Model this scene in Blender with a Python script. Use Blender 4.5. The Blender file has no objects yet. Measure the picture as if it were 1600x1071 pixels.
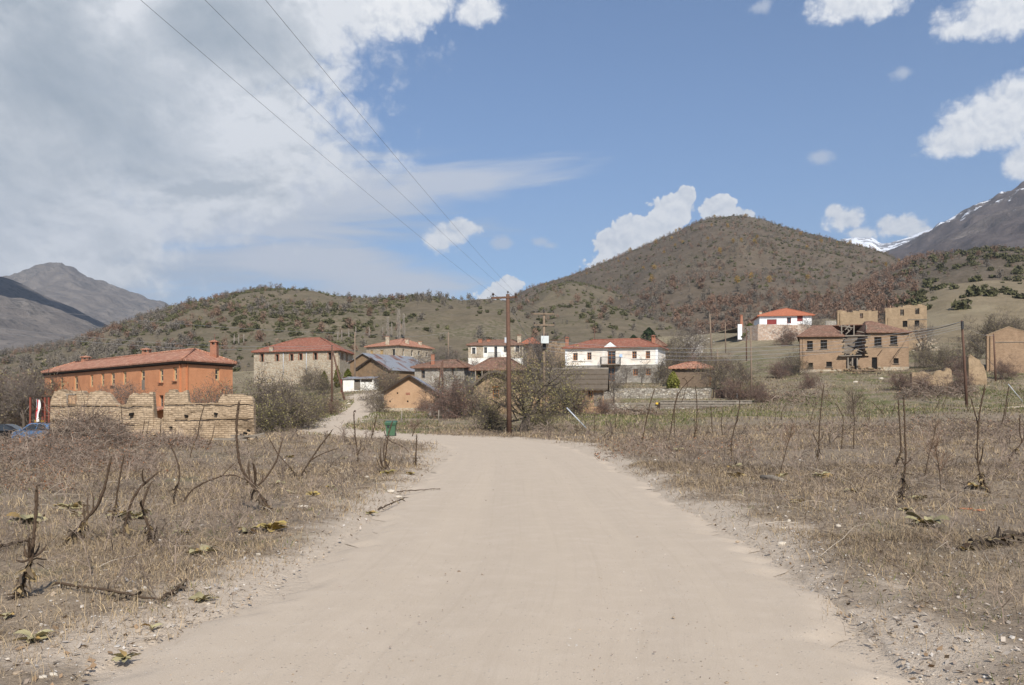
import bpy, math, random
import numpy as np
from mathutils import Vector

SC = bpy.context.scene
COL = SC.collection
F, CX, HY, EYE = 1386.0, 800.0, 636.0, 1.6
R = math.radians

# ---------------------------------------------------------------- noise
def _h(ix, iy, s):
    n = (ix.astype(np.int64) * 374761393 + iy.astype(np.int64) * 668265263 + s * 1442695041) & 0xffffffff
    n = ((n ^ (n >> 13)) * 1274126177) & 0xffffffff
    n = n ^ (n >> 16)
    return (n & 0xffffff) / float(0xffffff)

def vnoise(x, y, s=0):
    x = np.asarray(x, float); y = np.asarray(y, float)
    ix = np.floor(x); iy = np.floor(y)
    fx = x - ix; fy = y - iy
    fx = fx * fx * fx * (fx * (fx * 6 - 15) + 10); fy = fy * fy * fy * (fy * (fy * 6 - 15) + 10)
    a = _h(ix, iy, s); b = _h(ix + 1, iy, s); c = _h(ix, iy + 1, s); d = _h(ix + 1, iy + 1, s)
    return (a * (1 - fx) + b * fx) * (1 - fy) + (c * (1 - fx) + d * fx) * fy

def fbm(x, y, s=0, o=4, rough=0.5):
    t = 0; a = 1; w = 0
    for k in range(o):
        t = t + a * vnoise(x * 2 ** k + 17.3 * k, y * 2 ** k - 9.1 * k, s + k); w += a; a *= rough
    return t / w

def sstep(a, b, x):
    t = np.clip((x - a) / (b - a), 0, 1)
    return t * t * (3 - 2 * t)

# ---------------------------------------------------------------- terrain
_COLS = {
 -900: [(0,0),(35,0),(60,-1),(110,-.8),(160,1),(220,5),(300,9)],
 60:   [(0,0),(35,0),(58,-1.1),(110,-.9),(160,1),(220,5),(300,10)],
 200:  [(0,0),(42,0),(60,-.6),(95,-.6),(130,1),(170,4.5),(220,8),(300,14)],
 330:  [(0,0),(44,0),(62,-.1),(90,0),(120,1.6),(170,5.5),(220,9),(300,15)],
 470:  [(0,0),(45,0),(62,.2),(85,.7),(116,1.6),(140,4.2),(170,5.8),(190,7.5),(220,10),(300,17)],
 560:  [(0,0),(48,0),(65,.3),(95,1.1),(110,2.2),(128,4.0),(150,5.2),(170,6.5),(220,10),(300,18)],
 650:  [(0,0),(50,0),(70,.5),(95,1.1),(110,2.2),(130,4),(150,5.2),(200,9),(300,18)],
 800:  [(0,0),(50,0),(60,.2),(85,1.05),(100,1.5),(130,4),(160,6.5),(200,9.5),(300,20)],
 950:  [(0,0),(50,0),(62,.25),(98,1.1),(112,2.2),(118,3.9),(130,4.9),(154,5.9),(200,11),(300,24)],
 1080: [(0,0),(50,0),(62,.25),(98,1.1),(112,2.3),(118,4.0),(130,4.8),(154,6.2),(200,12),(300,26)],
 1200: [(0,0),(50,0),(62,.3),(95,1.4),(120,4.2),(140,7),(200,15),(225,18.5),(240,22),(300,30)],
 1330: [(0,0),(50,0),(62,.3),(95,1.5),(118,4.5),(138,7.2),(170,11),(200,15),(300,32)],
 1500: [(0,0),(50,0),(62,.4),(95,1.8),(130,6.8),(180,14),(230,21),(300,32)],
 2400: [(0,0),(50,0),(62,.5),(95,2.2),(130,7.5),(180,14),(230,21),(300,32)],
}
_PX = np.array(sorted(_COLS), float)
_YK = np.arange(0, 402, 2.0)
_T = []
for _p in sorted(_COLS):
    a = np.array(_COLS[_p], float)
    z = np.interp(_YK, a[:, 0], a[:, 1])
    k = np.array([1, 2, 3, 2, 1]) / 9.0
    z = np.convolve(np.pad(z, 2, mode='edge'), k, 'valid')
    _T.append(z)
_T = np.array(_T)

# dirt road: centre line and half widths
ROAD = np.array([(-.3,-12,2.4),(-.2,0,2.36),(-.1,5,2.34),(.2,7.2,2.28),(.36,10,2.3),(.34,15,2.27),(.40,22,2.42),(.27,29,2.42),(-.1,35,2.42),(-1.2,40,2.45),
                 (-3.2,44.2,2.3),(-6.2,47.6,2.0),(-9.6,51.5,1.8),(-12.2,57,1.35),(-13.6,64,1.2),(-14.6,78,1.2),(-16.2,95,1.35),(-17.4,108,1.5),(-17.9,117,2.2),(-16.0,124,2.6)])
def _spline(P, n):
    P = np.asarray(P, float); out = []
    Q = np.vstack([2 * P[0] - P[1], P, 2 * P[-1] - P[-2]])
    for i in range(1, len(Q) - 2):
        for t in np.linspace(0, 1, n, endpoint=False):
            p0, p1, p2, p3 = Q[i-1], Q[i], Q[i+1], Q[i+2]
            out.append(.5 * ((2*p1) + (-p0+p2)*t + (2*p0-5*p1+4*p2-p3)*t*t + (-p0+3*p1-3*p2+p3)*t**3))
    out.append(P[-1]); return np.array(out)
RC = _spline(ROAD, 14)

def road_dist(x, y):
    """signed distance (m) beyond the road edge; negative on the road."""
    x = np.asarray(x, float); y = np.asarray(y, float)
    sh = x.shape; x = x.ravel(); y = y.ravel()
    best = np.full(x.shape, 1e9)
    near = (np.abs(x) < 60) & (y > -30) & (y < 150)
    xi, yi = x[near], y[near]
    b = np.full(xi.shape, 1e9)
    for i in range(len(RC) - 1):
        a0, a1 = RC[i], RC[i+1]
        dx, dy = a1[0]-a0[0], a1[1]-a0[1]
        L2 = dx*dx + dy*dy
        t = np.clip(((xi-a0[0])*dx + (yi-a0[1])*dy) / L2, 0, 1)
        d = np.hypot(xi - a0[0] - t*dx, yi - a0[1] - t*dy) - (a0[2] + t*(a1[2]-a0[2]))
        b = np.minimum(b, d)
    best[near] = b
    best[~near] = 50
    return best.reshape(sh)

def G0(x, y):
    x = np.asarray(x, float); y = np.asarray(y, float)
    r = np.hypot(x, y)
    D = np.maximum(y, .35 * r)
    px = np.clip(CX + F * x / np.maximum(D, .2), _PX[0], _PX[-1])
    D = np.where(y < 0, 0, D)
    i = np.clip(np.searchsorted(_PX, px) - 1, 0, len(_PX) - 2)
    f = (px - _PX[i]) / (_PX[i+1] - _PX[i]); f = f*f*(3-2*f)
    jy = np.clip(D / 2.0, 0, len(_YK) - 1.001); j = jy.astype(int); g = jy - j
    a = _T[i, j] * (1-g) + _T[i, j+1] * g
    b = _T[i+1, j] * (1-g) + _T[i+1, j+1] * g
    return a * (1-f) + b * f

def G(x, y):
    x = np.asarray(x, float); y = np.asarray(y, float)
    z = G0(x, y)
    rd = road_dist(x, y)
    off = sstep(0.0, 1.6, rd)
    z = z + off * (.16 * (fbm(x*.55, y*.55, 3, 4) - .5) + .05 * (fbm(x*3.1, y*3.1, 9, 3) - .45))
    far = sstep(48, 90, y)
    z = z + off * far * .5 * (fbm(x*.12, y*.12, 21, 3) - .5)
    # little bank at the road's edge, right
    z = z + np.where(x > 0, 1, .5) * .09 * sstep(.1, .7, rd) * (1 - sstep(.7, 3.5, rd))
    return z

def g1(x, y):
    return float(G(np.array([x]), np.array([y]))[0])

def at(px, Y):           # x of a photograph column at depth Y
    return (px - CX) * Y / F
def zat(py, Y):          # height of a photograph row at depth Y
    return EYE + (HY - py) * Y / F
def on_ground(px, py):
    """point of the ground seen at (px, py)"""
    t = (px - CX) / F
    Y = np.concatenate([np.arange(3, 60, .05), np.arange(60, 320, .25)])
    z = G0(t * Y, Y)
    row = HY - F * (z - EYE) / Y
    k = np.argmax(row <= py)
    return float(t * Y[k]), float(Y[k])

# ---------------------------------------------------------------- node helpers
class NT:
    def __init__(s, nt): s.nt = nt; s.nt.nodes.clear()
    def n(s, t, **kw):
        o = s.nt.nodes.new(t)
        for k, v in kw.items(): setattr(o, k, v)
        return o
    def l(s, a, b): s.nt.links.new(a, b)
    def put(s, sock, v):
        if isinstance(v, bpy.types.NodeSocket): s.l(v, sock)
        else: sock.default_value = v
    def m(s, op, a, b=None, c=None, clamp=False):
        o = s.n('ShaderNodeMath', operation=op, use_clamp=clamp)
        s.put(o.inputs[0], a)
        if b is not None: s.put(o.inputs[1], b)
        if c is not None: s.put(o.inputs[2], c)
        return o.outputs[0]
    def vm(s, op, a, b=None):
        o = s.n('ShaderNodeVectorMath', operation=op)
        s.put(o.inputs[0], a)
        if b is not None: s.put(o.inputs[1], b)
        return o.outputs[0]
    def scale(s, a, k):
        o = s.n('ShaderNodeVectorMath', operation='SCALE'); s.put(o.inputs[0], a); s.put(o.inputs['Scale'], k); return o.outputs[0]
    def mix(s, f, a, b, mode='MIX'):
        o = s.n('ShaderNodeMix', data_type='RGBA', blend_type=mode)
        s.put(o.inputs[0], f)
        s.put(o.inputs[6], a if isinstance(a, bpy.types.NodeSocket) else (*a, 1)[:4])
        s.put(o.inputs[7], b if isinstance(b, bpy.types.NodeSocket) else (*b, 1)[:4])
        return o.outputs[2]
    def ss(s, lo, hi, x):
        o = s.n('ShaderNodeMapRange', interpolation_type='SMOOTHSTEP')
        s.put(o.inputs[0], x); o.inputs[1].default_value = lo; o.inputs[2].default_value = hi
        o.inputs[3].default_value = 0; o.inputs[4].default_value = 1
        return o.outputs[0]
    def noise(s, vec, scale, detail=4, rough=.55, dist=0.0):
        o = s.n('ShaderNodeTexNoise'); s.put(o.inputs['Vector'], vec)
        o.inputs['Scale'].default_value = scale; o.inputs['Detail'].default_value = detail
        o.inputs['Roughness'].default_value = rough; o.inputs['Distortion'].default_value = dist
        return o.outputs[0]
    def vor(s, vec, scale, feat='F1', rand=1.0):
        o = s.n('ShaderNodeTexVoronoi', feature=feat); s.put(o.inputs['Vector'], vec)
        o.inputs['Scale'].default_value = scale; o.inputs['Randomness'].default_value = rand
        return o
    def comb(s, x, y, z=0.0):
        o = s.n('ShaderNodeCombineXYZ'); s.put(o.inputs[0], x); s.put(o.inputs[1], y); s.put(o.inputs[2], z); return o.outputs[0]
    def sep(s, v):
        o = s.n('ShaderNodeSeparateXYZ'); s.put(o.inputs[0], v); return o.outputs
    def bump(s, h, dist, strength=1.0):
        o = s.n('ShaderNodeBump'); s.put(o.inputs['Height'], h); o.inputs['Distance'].default_value = dist; o.inputs['Strength'].default_value = strength
        return o.outputs[0]

def hsv_jit(t, col, vec_random, amt):
    o = t.n('ShaderNodeHueSaturation'); t.put(o.inputs['Color'], col)
    t.put(o.inputs['Value'], t.m('MULTIPLY_ADD', vec_random, 2*amt, 1-amt)); return o.outputs[0]

def material(name, fn, rough=.9, spec=.2):
    m = bpy.data.materials.new(name); m.use_nodes = True
    t = NT(m.node_tree)
    out = t.n('ShaderNodeOutputMaterial'); b = t.n('ShaderNodeBsdfPrincipled')
    t.l(b.outputs[0], out.inputs[0])
    b.inputs['Roughness'].default_value = rough; b.inputs['Specular IOR Level'].default_value = spec
    r = fn(t, b)
    if r is not None:
        c, nrm = r if isinstance(r, tuple) and len(r) == 2 and not isinstance(r[0], float) else (r, None)
        t.put(b.inputs['Base Color'], c if isinstance(c, bpy.types.NodeSocket) else (*c, 1)[:4])
        if nrm is not None: t.l(nrm, b.inputs['Normal'])
    return m

M = {}
def UV(t): return t.n('ShaderNodeTexCoord').outputs['UV']
def OBJ(t): return t.n('ShaderNodeTexCoord').outputs['Object']
def POS(t): return t.n('ShaderNodeNewGeometry').outputs['Position']
def ATT(t, n):
    o = t.n('ShaderNodeAttribute'); o.attribute_name = n; return o

# ---------------------------------------------------------------- mesh helpers
ORI = {}
def tag(o, label=None, cat=None, group=None, kind=None):
    if label: o['label'] = label
    if cat: o['category'] = cat
    if group: o['group'] = group
    if kind: o['kind'] = kind
    return o

def thing(name, loc, label, cat, group=None):
    o = bpy.data.objects.new(name, None); COL.objects.link(o)
    o.location = loc; o.empty_display_size = .2
    ORI[o.name] = np.array(loc, float)
    return tag(o, label, cat, group)

def link(name, me, mat=None, parent=None):
    if mat is not None and not me.materials: me.materials.append(mat)
    o = bpy.data.objects.new(name, me); COL.objects.link(o)
    if parent is not None:
        o.parent = parent; ORI[o.name] = ORI.get(parent.name, np.zeros(3))
    else:
        ORI[o.name] = np.zeros(3)
    return o

def np_mesh(name, V, Fc, cols=None, uv=False, smooth=False):
    """V (n,3); Fc (m,3|4) index array; cols (n,3) per-vertex colour."""
    V = np.asarray(V, np.float32); Fc = np.asarray(Fc, np.int32)
    me = bpy.data.meshes.new(name)
    k = Fc.shape[1]; m = len(Fc)
    me.vertices.add(len(V)); me.vertices.foreach_set('co', V.ravel())
    me.loops.add(m * k); me.loops.foreach_set('vertex_index', Fc.ravel())
    me.polygons.add(m); me.polygons.foreach_set('loop_start', np.arange(0, m*k, k, dtype=np.int32))
    try: me.polygons.foreach_set('loop_total', np.full(m, k, np.int32))
    except Exception: pass
    me.update(calc_edges=True)
    if cols is not None:
        a = me.attributes.new('Col', 'FLOAT_COLOR', 'POINT')
        c = np.ones((len(V), 4), np.float32); c[:, :3] = cols
        a.data.foreach_set('color', c.ravel())
    me.polygons.foreach_set('use_smooth', np.full(m, bool(smooth)))
    return me

class MB:
    def __init__(s): s.v = []; s.f = []; s.sm = []
    def add(s, vs, fs, smooth=False):
        o = len(s.v); s.v.extend([tuple(map(float, p)) for p in vs])
        for f in fs: s.f.append(tuple(i + o for i in f)); s.sm.append(smooth)
        return s
    def quad(s, a, b, c, d): return s.add([a, b, c, d], [(0, 1, 2, 3)])
    def poly(s, *p): return s.add(p, [tuple(range(len(p)))])
    def box(s, x0, x1, y0, y1, z0, z1):
        v = [(x0,y0,z0),(x1,y0,z0),(x1,y1,z0),(x0,y1,z0),(x0,y0,z1),(x1,y0,z1),(x1,y1,z1),(x0,y1,z1)]
        return s.add(v, [(0,3,2,1),(4,5,6,7),(0,1,5,4),(1,2,6,5),(2,3,7,6),(3,0,4,7)])
    def obox(s, c, ax, ay, az):
        """oriented box: centre, three half-axis vectors"""
        c, ax, ay, az = map(np.array, (c, ax, ay, az))
        v = [c + i*ax + j*ay + k*az for k in (-1, 1) for (i, j) in ((-1,-1),(1,-1),(1,1),(-1,1))]
        return s.add(v, [(0,3,2,1),(4,5,6,7),(0,1,5,4),(1,2,6,5),(2,3,7,6),(3,0,4,7)])
    def beam(s, a, b, w, h):
        a = np.array(a, float); b = np.array(b, float); d = b - a; L = np.linalg.norm(d); d /= L
        up = np.array([0,0,1.]) if abs(d[2]) < .9 else np.array([0,1.,0])
        sd = np.cross(d, up); sd /= np.linalg.norm(sd); u = np.cross(sd, d)
        return s.obox((a+b)/2, d*L/2, sd*w/2, u*h/2)
    def tube(s, pts, rad, n=6, cap=True, smooth=True):
        P = [np.array(p, float) for p in pts]
        if not hasattr(rad, '__len__'): rad = [rad] * len(P)
        o = len(s.v); ref = None
        for i, p in enumerate(P):
            d = P[min(i+1, len(P)-1)] - P[max(i-1, 0)]; d = d / (np.linalg.norm(d) + 1e-9)
            if ref is None:
                ref = np.array([1.,0,0]) if abs(d[0]) < .8 else np.array([0,1.,0])
            a = ref - d * np.dot(ref, d); a /= np.linalg.norm(a) + 1e-9; ref = a
            b = np.cross(d, a)
            for k in range(n):
                t = 2*math.pi*k/n
                s.v.append(tuple(p + rad[i]*(a*math.cos(t) + b*math.sin(t))))
        for i in range(len(P)-1):
            for k in range(n):
                k2 = (k+1) % n
                s.f.append((o+i*n+k, o+i*n+k2, o+(i+1)*n+k2, o+(i+1)*n+k)); s.sm.append(smooth)
        if cap:
            s.f.append(tuple(o+k for k in range(n))[::-1]); s.sm.append(False)
            s.f.append(tuple(o+(len(P)-1)*n+k for k in range(n))); s.sm.append(False)
        return s
    def build(s, name, mat, parent=None, uv=True):
        off = ORI.get(parent.name, np.zeros(3)) if parent is not None else np.zeros(3)
        me = bpy.data.meshes.new(name)
        V = np.array(s.v, float)
        me.from_pydata([tuple(p) for p in (V - off)], [], s.f)
        me.polygons.foreach_set('use_smooth', s.sm)
        me.update()
        if uv: auto_uv(me, V)
        return link(name, me, mat, parent)

def auto_uv(me, V):
    n = len(me.polygons)
    nr = np.zeros(n*3); me.polygons.foreach_get('normal', nr); nr = nr.reshape(-1, 3)
    nl = len(me.loops); li = np.zeros(nl, np.int32); me.loops.foreach_get('vertex_index', li)
    lt = np.zeros(n, np.int32); me.polygons.foreach_get('loop_total', lt)
    fi = np.repeat(np.arange(n), lt)
    t = np.cross(np.array([0, 0, 1.]), nr); ln = np.linalg.norm(t, axis=1)
    t[ln < .05] = (1, 0, 0); t /= np.linalg.norm(t, axis=1)[:, None]
    b = np.cross(nr, t)
    p = V[li]
    u = (p * t[fi]).sum(1); v = (p * b[fi]).sum(1)
    lay = me.uv_layers.new(name='UVMap')
    lay.data.foreach_set('uv', np.stack([u, v], 1).astype(np.float32).ravel())

def copy_tree(o, parent=None):
    c = o.copy(); COL.objects.link(c)
    if parent is not None: c.parent = parent
    for ch in list(o.children): copy_tree(ch, c)
    return c

# ---------------------------------------------------------------- camera, sun, render
cam = bpy.data.cameras.new('camera'); co = bpy.data.objects.new('camera', cam); COL.objects.link(co)
co.location = (0, 0, EYE); co.rotation_euler = (R(90), 0, 0)
cam.sensor_width = 36; cam.lens = 36 * F / 1600; cam.shift_y = (HY - 535.5) / 1600
cam.clip_start = .1; cam.clip_end = 30000
SC.camera = co
SC.view_settings.view_transform = 'Standard'; SC.view_settings.look = 'None'
SC.view_settings.exposure = EXPO = 0.62; SC.view_settings.gamma = 1
SC.cycles.use_denoising = True
SC.cycles.max_bounces = 6; SC.cycles.diffuse_bounces = 3; SC.cycles.transparent_max_bounces = 8
SC.cycles.use_adaptive_sampling = True; SC.cycles.adaptive_threshold = .008

SUN = Vector((.17, -.76, .64)).normalized()
sl = bpy.data.lights.new('sun', 'SUN'); sl.energy = 4.3; sl.angle = R(.53); sl.color = (1, .95, .87)
so = bpy.data.objects.new('sun', sl); COL.objects.link(so)
so.rotation_euler = (-SUN).to_track_quat('-Z', 'Y').to_euler(); so.location = (20, -30, 60)
SKY_STRENGTH = .1

# ---------------------------------------------------------------- world: sky and clouds
def world():
    w = bpy.data.worlds.new('World'); SC.world = w; w.use_nodes = True
    t = NT(w.node_tree)
    out = t.n('ShaderNodeOutputWorld'); bg = t.n('ShaderNodeBackground'); t.l(bg.outputs[0], out.inputs[0])
    bg.inputs[1].default_value = SKY_STRENGTH
    sky = t.n('ShaderNodeTexSky', sky_type='NISHITA'); sky.sun_disc = False
    sky.sun_elevation = math.asin(SUN.z); sky.sun_rotation = math.atan2(SUN.x, SUN.y)
    sky.altitude = 900; sky.air_density = 1.0; sky.dust_density = .6; sky.ozone_density = 1.4
    d = t.n('ShaderNodeTexCoord').outputs['Generated']
    x, y, z = t.sep(d)
    deg = 180 / math.pi
    u = t.m('MULTIPLY', t.m('ARCTAN2', x, y), deg)
    v = t.m('MULTIPLY', t.m('ARCSINE', z), deg)
    def ang(px, py):
        a = math.atan((px - CX) / F); return math.degrees(a), math.degrees(math.atan((HY - py) / F * math.cos(a)))
    uv = t.comb(u, v, 0.0)
    n_big = t.noise(t.comb(t.m('MULTIPLY', u, .5), t.m('MULTIPLY', v, .8), 3.1), .22, 9, .58, .4)
    n_up = t.noise(t.comb(t.m('MULTIPLY', u, .5), t.m('MULTIPLY', t.m('ADD', v, .9), .8), 3.1), .22, 9, .58, .4)
    n_fine = t.noise(t.comb(u, v, 9.7), .42, 10, .62, .25)
    n_fine_up = t.noise(t.comb(t.m('ADD', u, .22), t.m('ADD', v, .5), 9.7), .42, 6, .58, .25)
    n_cir = t.noise(t.comb(t.m('MULTIPLY_ADD', v, .25, t.m('MULTIPLY', u, .13)), t.m('MULTIPLY_ADD', u, -.10, t.m('MULTIPLY', v, 1.0)), 1.3), .62, 9, .6, .5)
    def ell(px, py, a, b, rot=0):
        cu, cv = ang(px, py); ka = a / 24.2; kb = b / 24.2
        du = t.m('SUBTRACT', u, cu); dv = t.m('SUBTRACT', v, cv)
        c, s = math.cos(R(rot)), math.sin(R(rot))
        e1 = t.m('DIVIDE', t.m('MULTIPLY_ADD', dv, s, t.m('MULTIPLY', du, c)), ka)
        e2 = t.m('DIVIDE', t.m('MULTIPLY_ADD', du, -s, t.m('MULTIPLY', dv, c)), kb)
        return t.m('SUBTRACT', 1, t.m('SQRT', t.m('MULTIPLY_ADD', e1, e1, t.m('MULTIPLY', e2, e2))))
    def mx(*a):
        r = a[0]
        for q in a[1:]: r = t.m('MAXIMUM', r, q)
        return r
    nb = t.m('MULTIPLY', t.m('SUBTRACT', n_big, .5), 2.2); nf = t.m('MULTIPLY', t.m('SUBTRACT', n_fine, .5), 3.2); nc = t.m('MULTIPLY', t.m('SUBTRACT', n_cir, .5), 2.0)
    # cauliflower heads: rounded cells at three scales
    wob = t.n('ShaderNodeTexNoise'); t.put(wob.inputs['Vector'], uv); wob.inputs['Scale'].default_value = .9; wob.inputs['Detail'].default_value = 4
    def billow(du, dv):
        q = t.vm('ADD', t.comb(t.m('ADD', u, du), t.m('MULTIPLY', t.m('ADD', v, dv), 1.15), 0.0), t.scale(t.vm('SUBTRACT', wob.outputs[1], (.5, .5, .5)), 1.1))
        r = None
        for sc, w in ((.62, .5), (1.5, .30), (3.6, .17)):
            vv = t.n('ShaderNodeTexVoronoi', feature='F1'); t.put(vv.inputs['Vector'], q); vv.inputs['Scale'].default_value = sc
            h = t.m('MULTIPLY', t.m('SUBTRACT', .45, vv.outputs['Distance']), w); r = h if r is None else t.m('ADD', r, h)
        return r
    b0 = billow(0.0, 0.0); b1 = billow(.12, .30)
    # the bank on the left
    bank_e = mx(ell(90, 60, 520, 330), ell(370, -10, 290, 125), ell(300, 210, 245, 190), ell(520, -30, 190, 105), ell(-300, 150, 600, 420))
    bank = t.ss(.0, .42, t.m('ADD', t.m('MULTIPLY', bank_e, 1.15), t.m('ADD', t.m('MULTIPLY', nb, .42), t.m('ADD', t.m('MULTIPLY', nf, .20), t.m('MULTIPLY', b0, .42)))))
    # thin veil below it, cirrus
    veil_e = mx(ell(40, 400, 640, 270), ell(420, 330, 270, 95, 8), ell(470, 410, 270, 70, -6))
    veil = t.m('MULTIPLY', t.ss(-.05, .75, t.m('ADD', veil_e, t.m('MULTIPLY', nc, 1.0))), .85)
    cir_e = mx(ell(470, 300, 210, 46, 3), ell(735, 284, 190, 32, 5), ell(520, 415, 220, 44, -8), ell(330, 350, 240, 60, 4))
    cir = t.m('MULTIPLY', t.ss(-.2, .62, t.m('ADD', t.m('MULTIPLY', cir_e, .9), t.m('MULTIPLY', nc, 1.0))), .85)
    def cum(lst, lo, hi, k, amp, bil=.9):
        e = mx(*[ell(*q) for q in lst])
        return t.ss(lo, hi, t.m('ADD', t.m('MULTIPLY', e, k), t.m('ADD', t.m('MULTIPLY', nf, amp), t.m('MULTIPLY', b0, bil))))
    c_hill = cum([(1010, 370, 66, 40), (1050, 332, 44, 34), (960, 392, 40, 40), (1070, 310, 20, 20), (1000, 410, 92, 44),(1122, 330, 36, 26), (1148, 342, 40, 22)], .03, .12, 1.0, .14, .75)
    c_pole = cum([(783, 462, 42, 28), (797, 446, 24, 18), (765, 466, 24, 18)], .04, .16, 1.0, .2, 1.0)
    c_puff = cum([(700, 368, 44, 30), (690, 378, 26, 26), (732, 358, 30, 14), (712, 356, 30, 18)], .05, .5, 1.0, .42, .9)
    c_tiny = t.m('MULTIPLY', cum([(785, 380, 20, 14), (846, 378, 22, 12), (860, 384, 22, 10), (1278, 245, 30, 18), (1410, 115, 22, 14), (1190, 12, 30, 16)], .15, .9, 1.1, .7, .6), .6)
    c_right = cum([(1556, 192, 96, 48), (1502, 220, 64, 28), (1590, 165, 100, 50), (1560, 22, 95, 40), (1510, 45, 60, 24), (1340, 2, 100, 34), (1600, 255, 34, 30), (748, 18, 52, 30), (625, 18, 84, 50), (668, 8, 60, 36)], .06, .60, 1.1, .42, .75)
    c_snow = cum([(1322, 345, 36, 28), (1306, 332, 20, 16), (1342, 366, 34, 16), (1408, 356, 44, 20), (1440, 364, 40, 14)], .05, .42, 1.0, .5, .8)
    back = t.m('MULTIPLY', t.ss(.52, .68, t.noise(d, 3.0, 7, .55)), t.ss(.15, -.2, y))
    cumulus = mx(c_hill, c_pole, c_puff, c_right, c_snow, back)
    # cloud light: relief towards the sun, greyer where thick
    rel = t.m('ADD', t.m('MULTIPLY', t.m('SUBTRACT', b0, b1), 2.0), t.m('MULTIPLY_ADD', t.m('SUBTRACT', n_fine, n_fine_up), 1.2, .74), clamp=True)
    relb = t.m('ADD', t.m('MULTIPLY', t.m('SUBTRACT', b0, b1), .55), t.m('MULTIPLY_ADD', t.m('SUBTRACT', n_big, n_up), 4.2, .55), clamp=True)
    K = 1.0 / (SKY_STRENGTH * 2 ** EXPO)
    def c(r, g, b): return (r * K, g * K, b * K)
    thick = t.ss(.25, .95, t.m('ADD', mx(ell(60, 130, 420, 330), ell(330, 40, 260, 130)), t.m('MULTIPLY', nb, .75)))
    shade = t.m('MULTIPLY', t.m('SUBTRACT', 1, t.m('MULTIPLY', thick, .78)), t.m('MULTIPLY_ADD', relb, 1.0, .38), clamp=True)
    colb = t.mix(shade, c(.33, .39, .445), c(.93, .94, .955))
    colc = t.mix(rel, c(.68, .72, .79), c(1.02, 1.02, 1.02))
    col = t.mix(t.m('MULTIPLY', t.ss(14, -2, v), .30), t.mix(1.0, sky.outputs[0], (.57, .69, .82), 'MULTIPLY'), c(.50, .61, .79))
    col = t.mix(veil, col, c(.53, .59, .68))
    col = t.mix(cir, col, c(.70, .73, .80))
    col = t.mix(c_tiny, col, c(.66, .70, .78))
    col = t.mix(t.m('MULTIPLY', bank, .95), col, colb)
    col = t.mix(t.m('MULTIPLY', cumulus, .96), col, colc)
    t.l(col, bg.inputs[0])
    w.cycles.sampling_method = 'MANUAL'; w.cycles.sample_map_resolution = 512
world()
# ---------------------------------------------------------------- setting materials
def road_col(t, p):
    n1 = t.noise(p, .5, 5, .6); n2 = t.noise(p, 3.0, 6, .6); n4 = t.noise(p, 90, 3, .7)
    c = t.mix(t.m('MULTIPLY', t.ss(.42, .72, n2), .4), (.475, .392, .305), (.545, .458, .365))
    c = t.mix(t.m('MULTIPLY', t.ss(.45, .75, n1), .3), c, (.425, .348, .268))
    return hsv_jit(t, c, n4, .17)
def mk_ground(t, b):
    p = POS(t); att = ATT(t, 'Col'); rd, gr, fr = t.n('ShaderNodeSeparateColor').outputs, None, None
    sp = t.nt.nodes[-1]; t.l(att.outputs['Color'], sp.inputs[0])
    road, green, far = sp.outputs[0], sp.outputs[1], sp.outputs[2]
    n1 = t.noise(p, .35, 6, .6); n2 = t.noise(p, 2.3, 6, .65); n3 = t.noise(p, 11, 5, .7); n4 = t.noise(p, 55, 3, .7)
    straw = t.mix(t.ss(.3, .72, n3), (.155, .118, .086), (.35, .275, .195))
    straw = t.mix(t.ss(.42, .62, n2), straw, (.215, .170, .130))
    soil = t.mix(n4, (.23, .175, .115), (.40, .315, .22))
    c = t.mix(t.ss(.50, .66, t.m('MULTIPLY_ADD', n2, .5, t.m('MULTIPLY', n1, .5))), straw, soil)
    c = t.mix(t.m('MULTIPLY', t.ss(.62, .74, n2), .5), c, (.10, .105, .04))
    grass = t.mix(n3, (.055, .07, .02), (.16, .155, .065))
    c = t.mix(t.m('MULTIPLY', green, t.ss(.40, .62, t.m('MULTIPLY_ADD', n1, .6, t.m('MULTIPLY', n2, .4)))), c, grass)
    hill = t.mix(t.ss(.35, .65, t.noise(p, .06, 6, .65)), (.19, .15, .10), (.29, .24, .155))
    hill = t.mix(t.ss(.45, .7, t.noise(p, .6, 6, .7)), hill, (.13, .115, .06))
    c = t.mix(far, c, hill)
    peb = t.vor(p, 26.0); pr = t.n('ShaderNodeSeparateColor'); t.l(peb.outputs['Color'], pr.inputs[0])
    stone = t.m('MULTIPLY', t.ss(.30, .2, peb.outputs['Distance']), t.ss(.74, .8, pr.outputs[0]))
    sand = road_col(t, p)
    edge = t.ss(.25, .85, t.m('ADD', road, t.m('MULTIPLY', t.m('SUBTRACT', n2, .5), 1.1)))
    c = t.mix(edge, c, sand)
    c = t.mix(t.m('MULTIPLY', stone, t.m('MULTIPLY_ADD', road, .6, .35)), c, (.48, .42, .35))
    h = t.m('ADD', t.m('MULTIPLY', n3, .6), t.m('ADD', t.m('MULTIPLY', n4, .25), t.m('MULTIPLY', stone, .25)))
    return c, t.bump(h, .05, .8)
M['ground'] = material('ground', mk_ground, .95, .1)

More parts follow.
